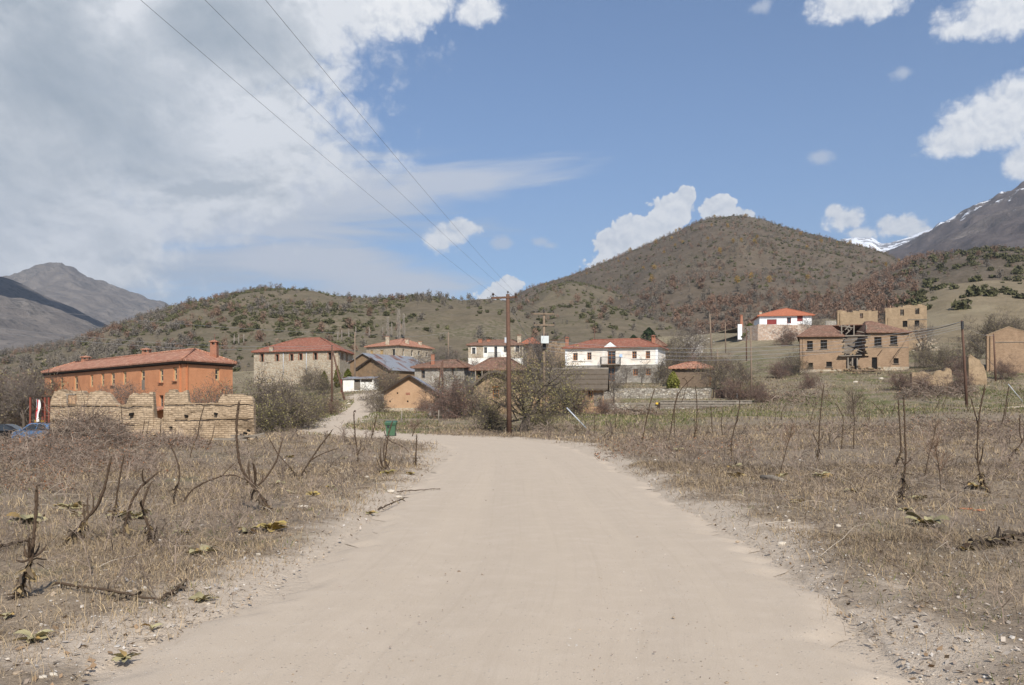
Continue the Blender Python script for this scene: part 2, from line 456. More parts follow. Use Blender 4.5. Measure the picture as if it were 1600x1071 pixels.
def mk_road(t, b):
    p = POS(t); uv = UV(t); u, v, _ = t.sep(uv)
    n1 = t.noise(p, .5, 5, .6); n2 = t.noise(p, 3.0, 6, .6); n4 = t.noise(p, 90, 3, .7)
    lane = t.noise(t.comb(t.m('MULTIPLY', u, 1.6), t.m('MULTIPLY', v, .04), 0.0), 1.5, 4, .6)
    streak = t.noise(t.comb(t.m('MULTIPLY', u, 9.0), t.m('MULTIPLY', v, .10), 4.0), 2.0, 4, .6)
    c = road_col(t, p)
    mid = t.ss(2.3, 1.6, t.m('ABSOLUTE', u))
    c = t.mix(t.m('MULTIPLY', mid, t.m('MULTIPLY', t.ss(.40, .75, lane), .5)), c, (.52, .43, .33))
    c = t.mix(t.m('MULTIPLY', mid, t.m('MULTIPLY', t.ss(.5, .75, streak), .16)), c, (.34, .27, .20))
    peb = t.vor(p, 38.0); pr = t.n('ShaderNodeSeparateColor'); t.l(peb.outputs['Color'], pr.inputs[0])
    st = t.m('MULTIPLY', t.ss(.34, .2, peb.outputs['Distance']), t.ss(.86, .9, pr.outputs[0]))
    c = t.mix(t.m('MULTIPLY', st, .7), c, t.mix(pr.outputs[1], (.30, .25, .2), (.62, .56, .48)))
    h = t.m('ADD', t.m('MULTIPLY', n4, .3), t.m('ADD', t.m('MULTIPLY', n2, .05), t.m('ADD', t.m('MULTIPLY', streak, .08), t.m('MULTIPLY', st, .3))))
    return c, t.bump(h, .022, .75)
M['road'] = material('dirt_road', mk_road, .95, .1)

def mk_hill(a, b_, rock, scrub, ks=.02, scr=.5, snow=None):
    def fn(t, b):
        p = POS(t)
        n1 = t.noise(p, ks, 7, .62); n2 = t.noise(p, ks*7, 6, .65); n3 = t.noise(p, ks*30, 5, .7)
        c = t.mix(t.ss(.32, .66, n2), a, b_)
        c = t.mix(t.m('MULTIPLY', t.ss(.52, .68, n1), .8), c, rock)
        c = t.mix(t.m('MULTIPLY', t.ss(.50, .60, t.m('MULTIPLY_ADD', n3, .55, t.m('MULTIPLY', n1, .45))), scr), c, scrub)
        c = hsv_jit(t, c, n3, .25)
        if snow:
            x, y, z = t.sep(p)
            sn = t.ss(snow[0], snow[1], t.m('ADD', t.m('MULTIPLY', z, snow[2]), t.m('ADD', t.m('MULTIPLY', t.m('SUBTRACT', n1, .5), snow[3]), t.m('MULTIPLY', t.m('SUBTRACT', n2, .5), snow[3]*.8))))
            c = t.mix(sn, c, (.82, .84, .88))
        h = t.m('ADD', n2, t.m('MULTIPLY', n3, .5))
        return c, t.bump(h, .12/ks*.25, .7)
    return fn
M['hill'] = material('hill_scrub', mk_hill((.175,.140,.096),(.125,.102,.068),(.24,.195,.142),(.070,.068,.032), .02, .75), .95, .1)
M['hill_dark'] = material('hill_brown', mk_hill((.145,.114,.084),(.105,.082,.058),(.18,.143,.108),(.066,.056,.034), .013, .7), .95, .1)
M['hill_pale'] = material('hill_grass', mk_hill((.235,.187,.122),(.185,.147,.092),(.29,.24,.16),(.13,.115,.06), .02, .25), .95, .1)
M['mount'] = material('mountain_scree', mk_hill((.19,.165,.145),(.13,.115,.105),(.28,.25,.22),(.065,.062,.06), .0035, .85), .95, .1)
M['mount_snow'] = material('mountain_rock', mk_hill((.13,.105,.095),(.085,.070,.066),(.26,.225,.195),(.05,.042,.036), .004, .6, (.74, .84, .0013, 1.7)), .95, .1)
M['snow'] = material('mountain_snow', mk_hill((.2,.19,.19),(.12,.115,.12),(.3,.28,.27),(.1,.1,.1), .004, .2, (.62, .80, .0010, 2.2)), .8, .2)

# ---------------------------------------------------------------- ground sheet
def build_ground():
    th = np.concatenate([np.linspace(-180, -45, 40, endpoint=False), np.linspace(-45, -34, 30, endpoint=False), np.linspace(-34, 34, 300, endpoint=False),
                         np.linspace(34, 45, 30, endpoint=False), np.linspace(45, 180, 40, endpoint=False)])
    rr = np.concatenate([[.5], np.exp(np.linspace(math.log(2.0), math.log(340), 400)), [420, 600, 900, 1500, 2600, 4000, 5600]])
    T, Rr = np.meshgrid(R(1)*th, rr)
    x = Rr*np.sin(T); y = Rr*np.cos(T)
    z = G(x, y)
    z = np.where(Rr > 345, z - (Rr-340)*.004, z)
    rd = road_dist(x, y)
    road = 1 - sstep(-.3, 1.5 + .02*np.maximum(y, 0), rd + 1.6*(fbm(x*.8, y*.8, 31, 3)-.5))
    z = z - np.where(rd < .15, .03, 0)
    green = sstep(46, 58, y) * (1 - sstep(230, 300, y)) * sstep(.35, .6, fbm(x*.08, y*.05, 41, 3) + .1)
    green = np.maximum(green, sstep(.66, .78, fbm(x*.7, y*.7, 43, 3))*.6)
    # field to the right stays dry further out
    fieldr = (x > .22*y) & (y < 78)
    green = np.where(fieldr, green*.25, green)
    far = sstep(140, 240, y)
    n, m = T.shape
    idx = np.arange(n*m).reshape(n, m)
    a = idx[:-1, :]; b = np.roll(a, -1, 1); c = idx[1:, :]; d = np.roll(c, -1, 1)
    Fc = np.stack([a.ravel(), c.ravel(), d.ravel(), b.ravel()], 1)
    V = np.stack([x, y, z], -1).reshape(-1, 3)
    # winding up
    me = np_mesh('ground', V, Fc[:, ::-1], np.stack([road, green, far], -1).reshape(-1, 3), smooth=True)
    o = link('ground', me, M['ground']); tag(o, kind='structure')
    # close the middle
build_ground()

def build_road():
    C = RC[:, :2]; W = RC[:, 2]
    # resample evenly enough
    d = np.concatenate([[0], np.cumsum(np.hypot(*np.diff(C, axis=0).T))])
    s = np.concatenate([np.arange(0, 60, .16), np.arange(60, d[-1], .4)])
    cx = np.interp(s, d, C[:, 0]); cy = np.interp(s, d, C[:, 1]); w = np.interp(s, d, W)
    tx = np.gradient(cx, s); ty = np.gradient(cy, s); L = np.hypot(tx, ty); tx /= L; ty /= L
    q = np.linspace(-1, 1, 61)
    S, Q = np.meshgrid(s, q, indexing='ij')
    jl = .5*(fbm(s*.35, s*0+2, 51, 5, .65)-.5) + .5*(fbm(s*3.2, s*0+7, 52, 3)-.5)
    jr = .6*(fbm(s*.35, s*0+12, 53, 5, .65)-.5) + .5*(fbm(s*3.2, s*0+17, 54, 3)-.5)
    hw = w[:, None] + np.where(Q < 0, jl[:, None], jr[:, None])
    off = Q*hw
    x = cx[:, None] + off*ty[:, None]; y = cy[:, None] - off*tx[:, None]
    z = G(x, y) + .022
    rut = np.exp(-((np.abs(off)-.85)/.28)**2)
    z = z - .022*rut + .012*np.exp(-(off/.4)**2) + .006*(fbm(x*.9, y*.9, 61, 4)-.5) + .03*sstep(.72, .95, np.abs(Q))*(fbm(x*2.2, y*2.2, 63, 3)-.35)
    z = z - .055*sstep(.86, 1.0, np.abs(Q))
    n, m = x.shape; idx = np.arange(n*m).reshape(n, m)
    Fc = np.stack([idx[:-1, :-1], idx[:-1, 1:], idx[1:, 1:], idx[1:, :-1]], -1).reshape(-1, 4)
    me = np_mesh('dirt_road', np.stack([x, y, z], -1).reshape(-1, 3), Fc, smooth=True)
    lay = me.uv_layers.new(name='UVMap')
    uvv = np.stack([off, S], -1).reshape(-1, 2)
    lay.data.foreach_set('uv', uvv[Fc.ravel()].astype(np.float32).ravel())
    o = link('dirt_road', me, M['road']); tag(o, kind='structure')
build_road()

# ---------------------------------------------------------------- hills and mountains
class Hill:
    def __init__(s, name, ridge, Yr, Yf, mat, z0=None, shape=1.0, relief=.06, seed=1, px=None, nfreq=.012, back=.55, Yr2=None, rough=.0):
        s.name = name; s.rp = np.array(ridge, float); s.Yr = Yr; s.Yf = Yf; s.z0 = z0; s.shape = shape
        s.relief = relief; s.seed = seed; s.nf = nfreq; s.back = back; s.Yr2 = Yr2; s.rough = rough; s.soft = (-9, -4, 0, 4, 9) if Yr < 1500 else (-3, -1.5, 0, 1.5, 3)
        s.px0, s.px1 = px or (s.rp[0, 0], s.rp[-1, 0]); s.mat = mat
    def yr(s, px):
        return np.interp(px, s.Yr2[0], s.Yr2[1]) if s.Yr2 is not None else np.full(np.shape(px), float(s.Yr))
    def z(s, px, Y):
        px = np.asarray(px, float); Y = np.asarray(Y, float)
        yr = s.yr(px)
        # softened ridge row
        row = sum(np.interp(px + o, s.rp[:, 0], s.rp[:, 1]) for o in s.soft) / 5
        zr = EYE + (HY - row) * yr / F
        x = (px - CX) * Y / F
        zf = (s.z0 if s.z0 is not None else G0((px-CX)*s.Yf/F, np.full(px.shape, float(s.Yf))) - 3)
        t = np.clip((Y - s.Yf) / (yr - s.Yf), 0, 1)
        prof = t ** s.shape
        amp = (zr - zf) * s.relief
        # gullies running down the slope
        rid = 1 - np.abs(2*fbm(x*s.nf + 40, Y*s.nf*.45, s.seed, 4, .55) - 1)
        bump = (rid - .62) * 2.0 + 1.3*(fbm(x*s.nf*1.7, Y*s.nf*1.7, s.seed+5, 4) - .5)
        env = np.sin(np.pi*np.clip(t, 0, 1))**.8
        z = zf + (zr - zf)*prof + amp*bump*env
        if s.rough: z = z + s.rough*(zr-zf)*(fbm(x*s.nf*9, Y*s.nf*9, s.seed+9, 3)-.5)*np.clip(t*1.5, 0, 1)
        z = np.where(Y > yr, zr - (Y-yr)*s.back, z)
        return z
    def build(s, nx=260, ny=150):
        px = np.linspace(s.px0, s.px1, nx)
        t = np.concatenate([np.linspace(0, 1, ny), 1 + np.array([.01, .03, .08, .2, .4])])
        PX, T = np.meshgrid(px, t)
        Y = s.Yf + (s.yr(PX) - s.Yf)*T
        Z = s.z(PX, Y)
        X = (PX - CX)*Y/F
        n, m = PX.shape; idx = np.arange(n*m).reshape(n, m)
        Fc = np.stack([idx[:-1, :-1], idx[:-1, 1:], idx[1:, 1:], idx[1:, :-1]], -1).reshape(-1, 4)
        me = np_mesh(s.name, np.stack([X, Y, Z], -1).reshape(-1, 3), Fc, smooth=True)
        o = link(s.name, me, s.mat); tag(o, kind='structure'); s.obj = o
        # highest row seen in front of each point, for placing shrubs on visible slopes
        return s

H_LEFT = Hill('hill', [(-700,600),(-300,592),(-100,575),(0,553),(90,540),(170,517),(230,497),(290,477),(340,466),(400,455),(430,452),(480,456),(520,462),(560,468),(610,468),(650,465),(700,469),(740,472),(790,477),(850,485),(950,505),(1100,540)],
              560, 240, M['hill'], shape=.9, relief=.13, seed=101, nfreq=.010).build()
H_MAIN = Hill('hill', [(560,575),(640,545),(700,515),(760,484),(780,475),(830,449),(870,437),(900,428),(935,414),(970,400),(1010,383),(1040,370),(1075,355),(1100,346),(1118,342),(1140,341),(1165,342),(1200,350),(1250,362),(1300,374),(1345,385),(1390,398),(1430,425),(1500,470),(1600,520)],
              1000, 330, M['hill_dark'], shape=1.05, relief=.10, seed=211, nfreq=.0055).build()
H_SPUR = Hill('hill', [(730,540),(760,512),(775,494),(800,480),(830,462),(860,447),(885,441),(905,442),(940,452),(1000,471),(1060,487),(1100,500),(1180,520),(1260,545)],
              600, 260, M['hill'], shape=.95, relief=.10, seed=317, nfreq=.010).build(160, 120)
H_BACK = Hill('hill', [(1090,560),(1150,545),(1220,512),(1290,478),(1350,443),(1400,416),(1430,403),(1500,394),(1560,389),(1600,388),(1700,380),(1850,376),(2100,372)],
              500, 250, M['hill_dark'], shape=.9, relief=.08, seed=401, nfreq=.011).build(200, 120)
H_PALE = Hill('hill', [(1180,575),(1250,552),(1300,530),(1350,505),(1385,482),(1430,463),(1480,446),(1530,439),(1600,436),(1700,430),(2000,425)],
              340, 170, M['hill_pale'], shape=.95, relief=.05, seed=433, nfreq=.014).build(200, 110)
Hill('mountain', [(1240,450),(1300,425),(1390,394),(1420,380),(1445,363),(1470,350),(1500,336),(1520,324),(1545,316),(1560,308),(1580,303),(1600,293),(1700,250),(1800,215),(1950,200),(2200,260)],
     2300, 800, M['mount_snow'], z0=60, shape=1.0, relief=.10, seed=503, nfreq=.003, rough=.05).build(240, 140)
Hill('mountain', [(1180,420),(1250,390),(1300,379),(1320,374),(1335,371),(1350,373),(1362,372),(1375,381),(1390,380),(1420,371),(1445,361),(1460,357),(1520,345),(1600,370)],
     4500, 3000, M['snow'], z0=350, shape=1.0, relief=.06, seed=601, nfreq=.002, rough=.03).build(160, 90)
Hill('mountain', [(-500,500),(-200,462),(-50,441),(10,434),(30,428),(50,420),(70,417),(90,414),(110,418),(125,425),(140,432),(180,447),(205,457),(230,465),(275,483),(330,505),(420,540)],
     3100, 1900, M['mount'], z0=60, shape=1.0, relief=.16, seed=701, nfreq=.0022, rough=.09).build(200, 110)
Hill('mountain', [(-600,370),(-300,385),(-100,408),(0,433),(50,455),(100,478),(140,497),(175,515),(230,545),(300,580)],
     1700, 620, M['mount'], z0=5, shape=1.0, relief=.13, seed=809, nfreq=.004, rough=.02).build(200, 110)

def build_path():
    n = 40; s = np.linspace(0, 1, n); pts = np.array([on_ground(px, 637.5 - 4.5*k + 1.2*math.sin(k*7)) for px, k in zip(1522 + 160*s, s)])
    d = np.gradient(pts, axis=0); d /= np.linalg.norm(d, axis=1)[:, None]; nn = np.stack([-d[:, 1], d[:, 0]], 1); L = []
    for q in np.linspace(-1, 1, 5):
        p = pts + nn*(q*(.75 + .5*(fbm(s*9, s*0 + q, 3, 3) - .5)))[:, None]; L.append(np.stack([p[:, 0], p[:, 1], G(p[:, 0], p[:, 1]) + .06 - .09*abs(q)**3], 1))
    V = np.stack(L, 1).reshape(-1, 3); idx = np.arange(n*5).reshape(n, 5)
    Fc = np.stack([idx[:-1, :-1], idx[:-1, 1:], idx[1:, 1:], idx[1:, :-1]], -1).reshape(-1, 4)[:, ::-1]
    me = np_mesh('gravel_path', V, Fc, smooth=True); lay = me.uv_layers.new(name='UVMap'); lay.data.foreach_set('uv', V[Fc.ravel()][:, :2].astype(np.float32).ravel())
    tag(link('gravel_path', me, M['road']), kind='structure')
build_path()
# the cloud whose shade lies on the left mountain
def build_cloud():
    rg = np.random.default_rng(5); me = None
    import bmesh
    bm = bmesh.new()
    from mathutils import Matrix
    for k in range(52):
        a = rg.uniform(0, 6.28); q = rg.random()**.5
        c = (-560 + 260*q*math.cos(a), -200 + 330*q*math.sin(a), 1520 + rg.uniform(0, 60)*(1.2-q)); s = rg.uniform(45, 105)*(1.15-.5*q)
        bmesh.ops.create_icosphere(bm, subdivisions=3, radius=1.0, matrix=Matrix.Translation(c) @ Matrix.Diagonal((s, s, s*.55, 1)))
    for v in bm.verts:
        n = fbm(np.array([v.co.x*.03 + v.co.z*.02]), np.array([v.co.y*.03 - v.co.z*.015]), 7, 4)[0]
        v.co += v.normal*float(n - .5)*34
    me = bpy.data.meshes.new('cloud'); bm.to_mesh(me); bm.free()
    me.polygons.foreach_set('use_smooth', [True]*len(me.polygons))
    M['cloud'] = material('cloud_white', lambda t, b: (.9, .9, .9), 1, 0)
    o = link('cloud', me, M['cloud']); tag(o, kind='stuff')
build_cloud()
# air
def build_haze():
    m = bpy.data.materials.new('haze'); m.use_nodes = True; t = NT(m.node_tree)
    out = t.n('ShaderNodeOutputMaterial'); v = t.n('ShaderNodeVolumePrincipled')
    v.inputs['Color'].default_value = (.74, .85, 1.0, 1); v.inputs['Density'].default_value = 1.2e-4; v.inputs['Anisotropy'].default_value = .2
    t.l(v.outputs[0], out.inputs['Volume'])
    o = MB().box(-6200, 6200, -6200, 6200, -60, 1250).build('haze', m); tag(o, kind='stuff')
build_haze()
# ---------------------------------------------------------------- building materials
def stains(t, c, p, amt, dark=(.55,.5,.45), k=.5):
    n = t.noise(p, k, 6, .65)
    return t.mix(t.m('MULTIPLY', t.ss(.45, .72, n), amt), c, t.mix(1.0, c, dark, 'MULTIPLY'))

def mk_brick(c1, c2, mort, bw, bh, ms, bump=.02, st=.4, wob=.03):
    def fn(t, b):
        uv = UV(t); p = OBJ(t)
        wb = t.vm('SUBTRACT', t.n('ShaderNodeTexNoise').outputs[1], (.5,.5,.5))
        wn = wb.node.inputs[0].links[0].from_node; t.put(wn.inputs['Vector'], uv); wn.inputs['Scale'].default_value = 2.2; wn.inputs['Detail'].default_value = 4
        q = t.vm('ADD', uv, t.scale(wb, wob*2))
        br = t.n('ShaderNodeTexBrick'); t.put(br.inputs['Vector'], q)
        br.inputs['Scale'].default_value = 1; br.inputs['Brick Width'].default_value = bw; br.inputs['Row Height'].default_value = bh
        br.inputs['Mortar Size'].default_value = ms; br.inputs['Mortar Smooth'].default_value = .35; br.inputs['Bias'].default_value = 0
        br.inputs['Color1'].default_value = (*c1, 1); br.inputs['Color2'].default_value = (*c2, 1); br.inputs['Mortar'].default_value = (*mort, 1)
        n3 = t.noise(p, 9, 5, .7); n2 = t.noise(p, 1.4, 5, .6)
        gone = t.ss(.47, .64, n2)          # places where the courses have weathered smooth
        c = t.mix(t.m('MULTIPLY', gone, .75), br.outputs[0], t.mix(n3, c1, c2))
        c = hsv_jit(t, c, n3, .22)
        c = stains(t, c, p, st)
        h = t.m('ADD', t.m('MULTIPLY', t.m('SUBTRACT', 1, br.outputs['Fac']), t.m('SUBTRACT', 1, t.m('MULTIPLY', gone, .7))), t.m('MULTIPLY', n3, .6))
        return c, t.bump(h, bump, 1.0)
    return fn
def mk_plaster(c, c2, k=.6, st=.4, courses=0.0, bump=.012, low=None):
    def fn(t, b):
        p = OBJ(t); n1 = t.noise(p, k, 6, .65); n2 = t.noise(p, 6, 5, .7)
        col = t.mix(t.ss(.38, .66, n1), c, c2)
        col = hsv_jit(t, col, n2, .14)
        col = stains(t, col, p, st, k=k*2.3)
        h = n2
        if courses:
            u, v, _ = t.sep(UV(t))
            br = t.n('ShaderNodeTexBrick'); t.put(br.inputs['Vector'], UV(t)); br.inputs['Scale'].default_value = 1
            br.inputs['Brick Width'].default_value = .34; br.inputs['Row Height'].default_value = .13; br.inputs['Mortar Size'].default_value = .012
            h = t.m('ADD', t.m('MULTIPLY', t.m('SUBTRACT', 1, br.outputs['Fac']), courses), n2)
            col = t.mix(t.m('MULTIPLY', br.outputs['Fac'], .25*courses), col, t.mix(1.0, col, (.6,.55,.5), 'MULTIPLY'))
        return col, t.bump(h, bump, .8)
    return fn
def mk_stone(stones, mort, sc=3.2, ms=.06, bump=.03, st=.3, flat=1.5):
    def fn(t, b):
        uv = UV(t); p = OBJ(t); u, v, _ = t.sep(uv)
        q = t.comb(u, t.m('MULTIPLY', v, flat), 0.0)
        wn = t.n('ShaderNodeTexNoise'); t.put(wn.inputs['Vector'], uv); wn.inputs['Scale'].default_value = 3; wn.inputs['Detail'].default_value = 3
        q = t.vm('ADD', q, t.scale(t.vm('SUBTRACT', wn.outputs[1], (.5,.5,.5)), .14))
        vo = t.vor(q, sc); ve = t.vor(q, sc, 'DISTANCE_TO_EDGE')
        s = t.n('ShaderNodeSeparateColor'); t.l(vo.outputs['Color'], s.inputs[0])
        rp = t.n('ShaderNodeValToRGB'); t.l(s.outputs[0], rp.inputs[0]); cr = rp.color_ramp
        while len(cr.elements) < len(stones): cr.elements.new(.5)
        for i, c in enumerate(stones):
            cr.elements[i].position = i/(len(stones)-1); cr.elements[i].color = (*c, 1)
        n3 = t.noise(p, 10, 5, .7)
        e = t.ss(ms*.4, ms*1.4, ve.outputs['Distance'])
        c = t.mix(e, mort, rp.outputs[0]); c = hsv_jit(t, c, n3, .22); c = stains(t, c, p, st)
        return c, t.bump(t.m('ADD', e, t.m('MULTIPLY', n3, .5)), bump, 1.0)
    return fn
def mk_tile(a, b_, c_, w=.22, l=.34, bump=.05, lich=.35):
    def fn(t, b):
        u, v, _ = t.sep(UV(t)); p = OBJ(t)
        cu = t.m('FLOOR', t.m('DIVIDE', u, w)); fu = t.m('FRACT', t.m('DIVIDE', u, w))
        cv = t.m('FLOOR', t.m('DIVIDE', v, l)); fv = t.m('FRACT', t.m('DIVIDE', v, l))
        wn = t.n('ShaderNodeTexWhiteNoise'); t.put(wn.inputs['Vector'], t.comb(cu, cv, 0.0)); r = wn.outputs[0]
        rp = t.n('ShaderNodeValToRGB'); t.l(r, rp.inputs[0]); cr = rp.color_ramp; cr.elements.new(.5)
        for i, c in enumerate((a, b_, c_)): cr.elements[i].position = i/2; cr.elements[i].color = (*c, 1)
        n1 = t.noise(p, .8, 6, .65); n3 = t.noise(p, 2.6, 6, .75)
        c = hsv_jit(t, rp.outputs[0], n3, .55)
        c = t.mix(t.m('MULTIPLY', t.ss(.48, .7, n1), lich), c, (.16, .13, .09))
        round_ = t.m('SINE', t.m('MULTIPLY', fu, math.pi))
        c = t.mix(t.m('MULTIPLY', t.ss(.35, .05, round_), .55), c, t.mix(1.0, c, (.35,.3,.28), 'MULTIPLY'))
        h = t.m('ADD', round_, t.m('MULTIPLY', fv, -.5))
        return c, t.bump(h, bump, 1.0)
    return fn
def mk_flat(c, k=5, amt=.25, bump=0.0):
    def fn(t, b):
        n = t.noise(OBJ(t), k, 5, .65); col = hsv_jit(t, t.mix(0.0, c, c), n, amt)
        if bump: return col, t.bump(n, bump, .8)
        return col
    return fn
def mk_wood(c, c2, k=1.0):
    def fn(t, b):
        u, v, w = t.sep(OBJ(t))
        n = t.noise(t.vm('MULTIPLY', UV(t), (2*k, 14*k, 1)), 1.2, 5, .65); n2 = t.noise(OBJ(t), 2, 4, .6)
        c_ = t.mix(t.ss(.3, .7, n), c, c2); c_ = hsv_jit(t, c_, n2, .3)
        return c_, t.bump(n, .01, .7)
    return fn
def mk_metal(t, b):
    u, v, _ = t.sep(UV(t)); p = OBJ(t)
    rib = t.m('SINE', t.m('MULTIPLY', u, 2*math.pi/.15))
    sheet = t.n('ShaderNodeTexWhiteNoise'); t.put(sheet.inputs['Vector'], t.comb(t.m('FLOOR', t.m('DIVIDE', u, .8)), t.m('FLOOR', t.m('DIVIDE', v, 2.1)), 0.0))
    rust = t.ss(.50, .68, t.m('ADD', t.m('MULTIPLY', sheet.outputs[0], .42), t.m('MULTIPLY', t.noise(t.vm('MULTIPLY', UV(t), (3, .5, 1)), 1.5, 6, .7), .55)))
    c = t.mix(t.noise(p, 3, 5, .65), (.30,.305,.318), (.44,.448,.465)); c = t.mix(rust, c, (.17,.075,.04))
    t.put(b.inputs['Metallic'], t.m('MULTIPLY_ADD', rust, -.5, .5)); return c, t.bump(rib, .02, .8)

M['adobe_pale'] = material('pale_mud_brick', mk_brick((.47,.355,.24),(.39,.29,.192),(.32,.235,.155), .30, .10, .014, .05, .45, .07))
M['adobe_brown'] = material('brown_mud_brick', mk_brick((.40,.275,.178),(.32,.215,.135),(.25,.17,.108), .36, .13, .018, .03, .4))
M['adobe_light'] = material('ochre_mud_brick', mk_brick((.42,.305,.195),(.34,.245,.152),(.27,.195,.12), .36, .13, .018, .03, .4))
M['orange'] = material('orange_plaster', mk_plaster((.60,.275,.140),(.53,.235,.118), .5, .2, .8, .012))
M['mudwash'] = material('orange_mud_plaster', mk_plaster((.44,.285,.172),(.39,.245,.142), .6, .3, .4, .012))
M['brownmud'] = material('brown_mud_plaster', mk_plaster((.27,.18,.105),(.21,.14,.085), .6, .4, .6, .015))
M['inner'] = material('grey_inner_plaster', mk_plaster((.20,.165,.13),(.15,.12,.095), .6, .5, .3, .015))
M['white'] = material('white_render', mk_plaster((.80,.78,.73),(.72,.68,.60), .5, .35, 0, .006))
M['whitepink'] = material('stained_white_render', mk_plaster((.80,.75,.68),(.74,.64,.53), .35, .5, 0, .008))
M['cleanwhite'] = material('clean_white_paint', mk_plaster((.82,.82,.81),(.78,.78,.77), .5, .1, 0, .004))
M['stone_cream'] = material('cream_rubble_stone', mk_stone([(.45,.37,.27),(.36,.25,.16),(.52,.46,.36),(.30,.24,.18),(.5,.42,.32)], (.52,.45,.34), 3.4, .07))
M['stone_grey'] = material('grey_rubble_stone', mk_stone([(.33,.30,.26),(.24,.215,.185),(.42,.39,.34),(.29,.25,.20)], (.36,.32,.26), 3.0, .05))
M['stone_wall'] = material('dry_stone', mk_stone([(.36,.33,.28),(.25,.22,.18),(.48,.44,.37),(.20,.17,.14),(.42,.36,.27)], (.16,.135,.105), 3.0, .05, .05))
M['stone_pink'] = material('pink_rubble_stone', mk_stone([(.50,.36,.27),(.42,.28,.20),(.58,.50,.42),(.34,.24,.18)], (.40,.34,.28), 2.2, .05))
M['brickred'] = material('red_brick_trim', mk_brick((.36,.13,.07),(.28,.10,.055),(.35,.27,.2), .25, .08, .012, .01, .2, .005))
M['tile_orange'] = material('orange_clay_tile', mk_tile((.45,.215,.135),(.35,.155,.10),(.52,.30,.205), lich=.3))
M['tile_new'] = material('new_orange_tile', mk_tile((.46,.16,.085),(.42,.14,.075),(.50,.19,.105), lich=.06))
M['tile_red'] = material('red_clay_tile', mk_tile((.32,.125,.078),(.26,.10,.066),(.38,.18,.12), lich=.45))
M['tile_brown'] = material('old_brown_tile', mk_tile((.25,.135,.09),(.19,.105,.072),(.31,.185,.13), lich=.6))
M['metal_roof'] = material('rusty_corrugated_iron', mk_metal, .5, .4)
M['thatch'] = material('grey_thatch', mk_wood((.17,.135,.10),(.085,.068,.052), 3))
M['wood_dark'] = material('dark_wood', mk_wood((.06,.042,.03),(.035,.026,.02)))
M['wood_grey'] = material('weathered_wood', mk_wood((.27,.23,.185),(.17,.145,.115)))
M['wood_brown'] = material('brown_board', mk_wood((.20,.145,.10),(.15,.105,.072)))
M['wood_orange'] = material('varnished_wood', mk_wood((.42,.17,.05),(.32,.12,.035)))
M['jamb_tan'] = material('pale_window_board', mk_wood((.56,.42,.24),(.48,.35,.19)))
M['wood_tan'] = material('tan_wood', mk_wood((.45,.31,.15),(.36,.24,.11)))
M['pole'] = material('creosoted_pole', mk_wood((.145,.082,.056),(.10,.058,.042)))
M['pole_grey'] = material('grey_pole', mk_wood((.25,.185,.13),(.17,.125,.09)))
M['glass'] = material('window_glass', lambda t, b: (.03,.035,.04), .12, .5)
M['dark'] = material('painted_recess_shade', lambda t, b: (.018,.016,.014), .9, .1)  # flat near-black colour standing for shade inside holes and empty windows
M['redshut'] = material('red_shutter', mk_flat((.22,.045,.04)))
M['cable'] = material('wire_cable', lambda t, b: (.06,.06,.062), .6, .3)
M['cable_pale'] = material('pale_cable', lambda t, b: (.28,.28,.29), .6, .3)
M['galv'] = material('galvanised_steel', mk_flat((.45,.47,.50), 3, .12), .4, .5)
M['ceramic'] = material('brown_insulator', lambda t, b: (.05,.035,.03), .3, .5)
M['iron'] = material('black_iron', mk_flat((.03,.03,.032)), .6, .3)

# ---------------------------------------------------------------- building helpers
def nrm2(A, B):
    d = np.array(B[:2], float) - np.array(A[:2], float); L = np.hypot(*d); d /= L
    return d, np.array([d[1], -d[0]]), L          # along, outward, length

def wall(mb, A, B, z0, z1, ops=(), th=.45, back=True):
    d, n, L = nrm2(A, B)
    A3 = np.array([A[0], A[1], 0.]); d3 = np.array([*d, 0]); n3 = np.array([*n, 0])
    us = sorted(set([0, L] + [round(q, 4) for o in ops for q in (o[0], o[1])]))
    zs = sorted(set([z0, z1] + [round(q, 4) for o in ops for q in (o[2], o[3])]))
    def P(u, z, dep=0): return A3 + d3*u - n3*dep + np.array([0, 0, z])
    for i in range(len(us)-1):
        for j in range(len(zs)-1):
            um, zm = (us[i]+us[i+1])/2, (zs[j]+zs[j+1])/2
            if any(o[0] < um < o[1] and o[2] < zm < o[3] for o in ops): continue
            mb.quad(P(us[i], zs[j]), P(us[i+1], zs[j]), P(us[i+1], zs[j+1]), P(us[i], zs[j+1]))
            if back: mb.quad(P(us[i], zs[j], th), P(us[i], zs[j+1], th), P(us[i+1], zs[j+1], th), P(us[i+1], zs[j], th))
    for (a, b, c, e) in ops:
        mb.quad(P(a, c), P(a, e), P(a, e, th), P(a, c, th)); mb.quad(P(b, c), P(b, c, th), P(b, e, th), P(b, e))
        mb.quad(P(a, c), P(a, c, th), P(b, c, th), P(b, c)); mb.quad(P(a, e), P(b, e), P(b, e, th), P(a, e, th))

def op(A, B, pxa, pxb, pya, pyb):
    """an opening measured on the wall A-B: (u0, u1, z0, z1)"""
    d, n, L = nrm2(A, B); us = []; Ys = []
    for px in (pxa, pxb):
        k = (px - CX)/F
        u = (k*A[1] - A[0])/(d[0] - k*d[1]); us.append(u); Ys.append(A[1] + d[1]*u)
    Y = sum(Ys)/2
    u0, u1 = sorted(us)
    return (max(.05, u0), min(L-.05, u1), zat(pyb, Y), zat(pya, Y))

def wp(A, B, u, z, dep=0.):
    d, n, L = nrm2(A, B)
    return np.array([A[0] + d[0]*u - n[0]*dep, A[1] + d[1]*u - n[1]*dep, z])

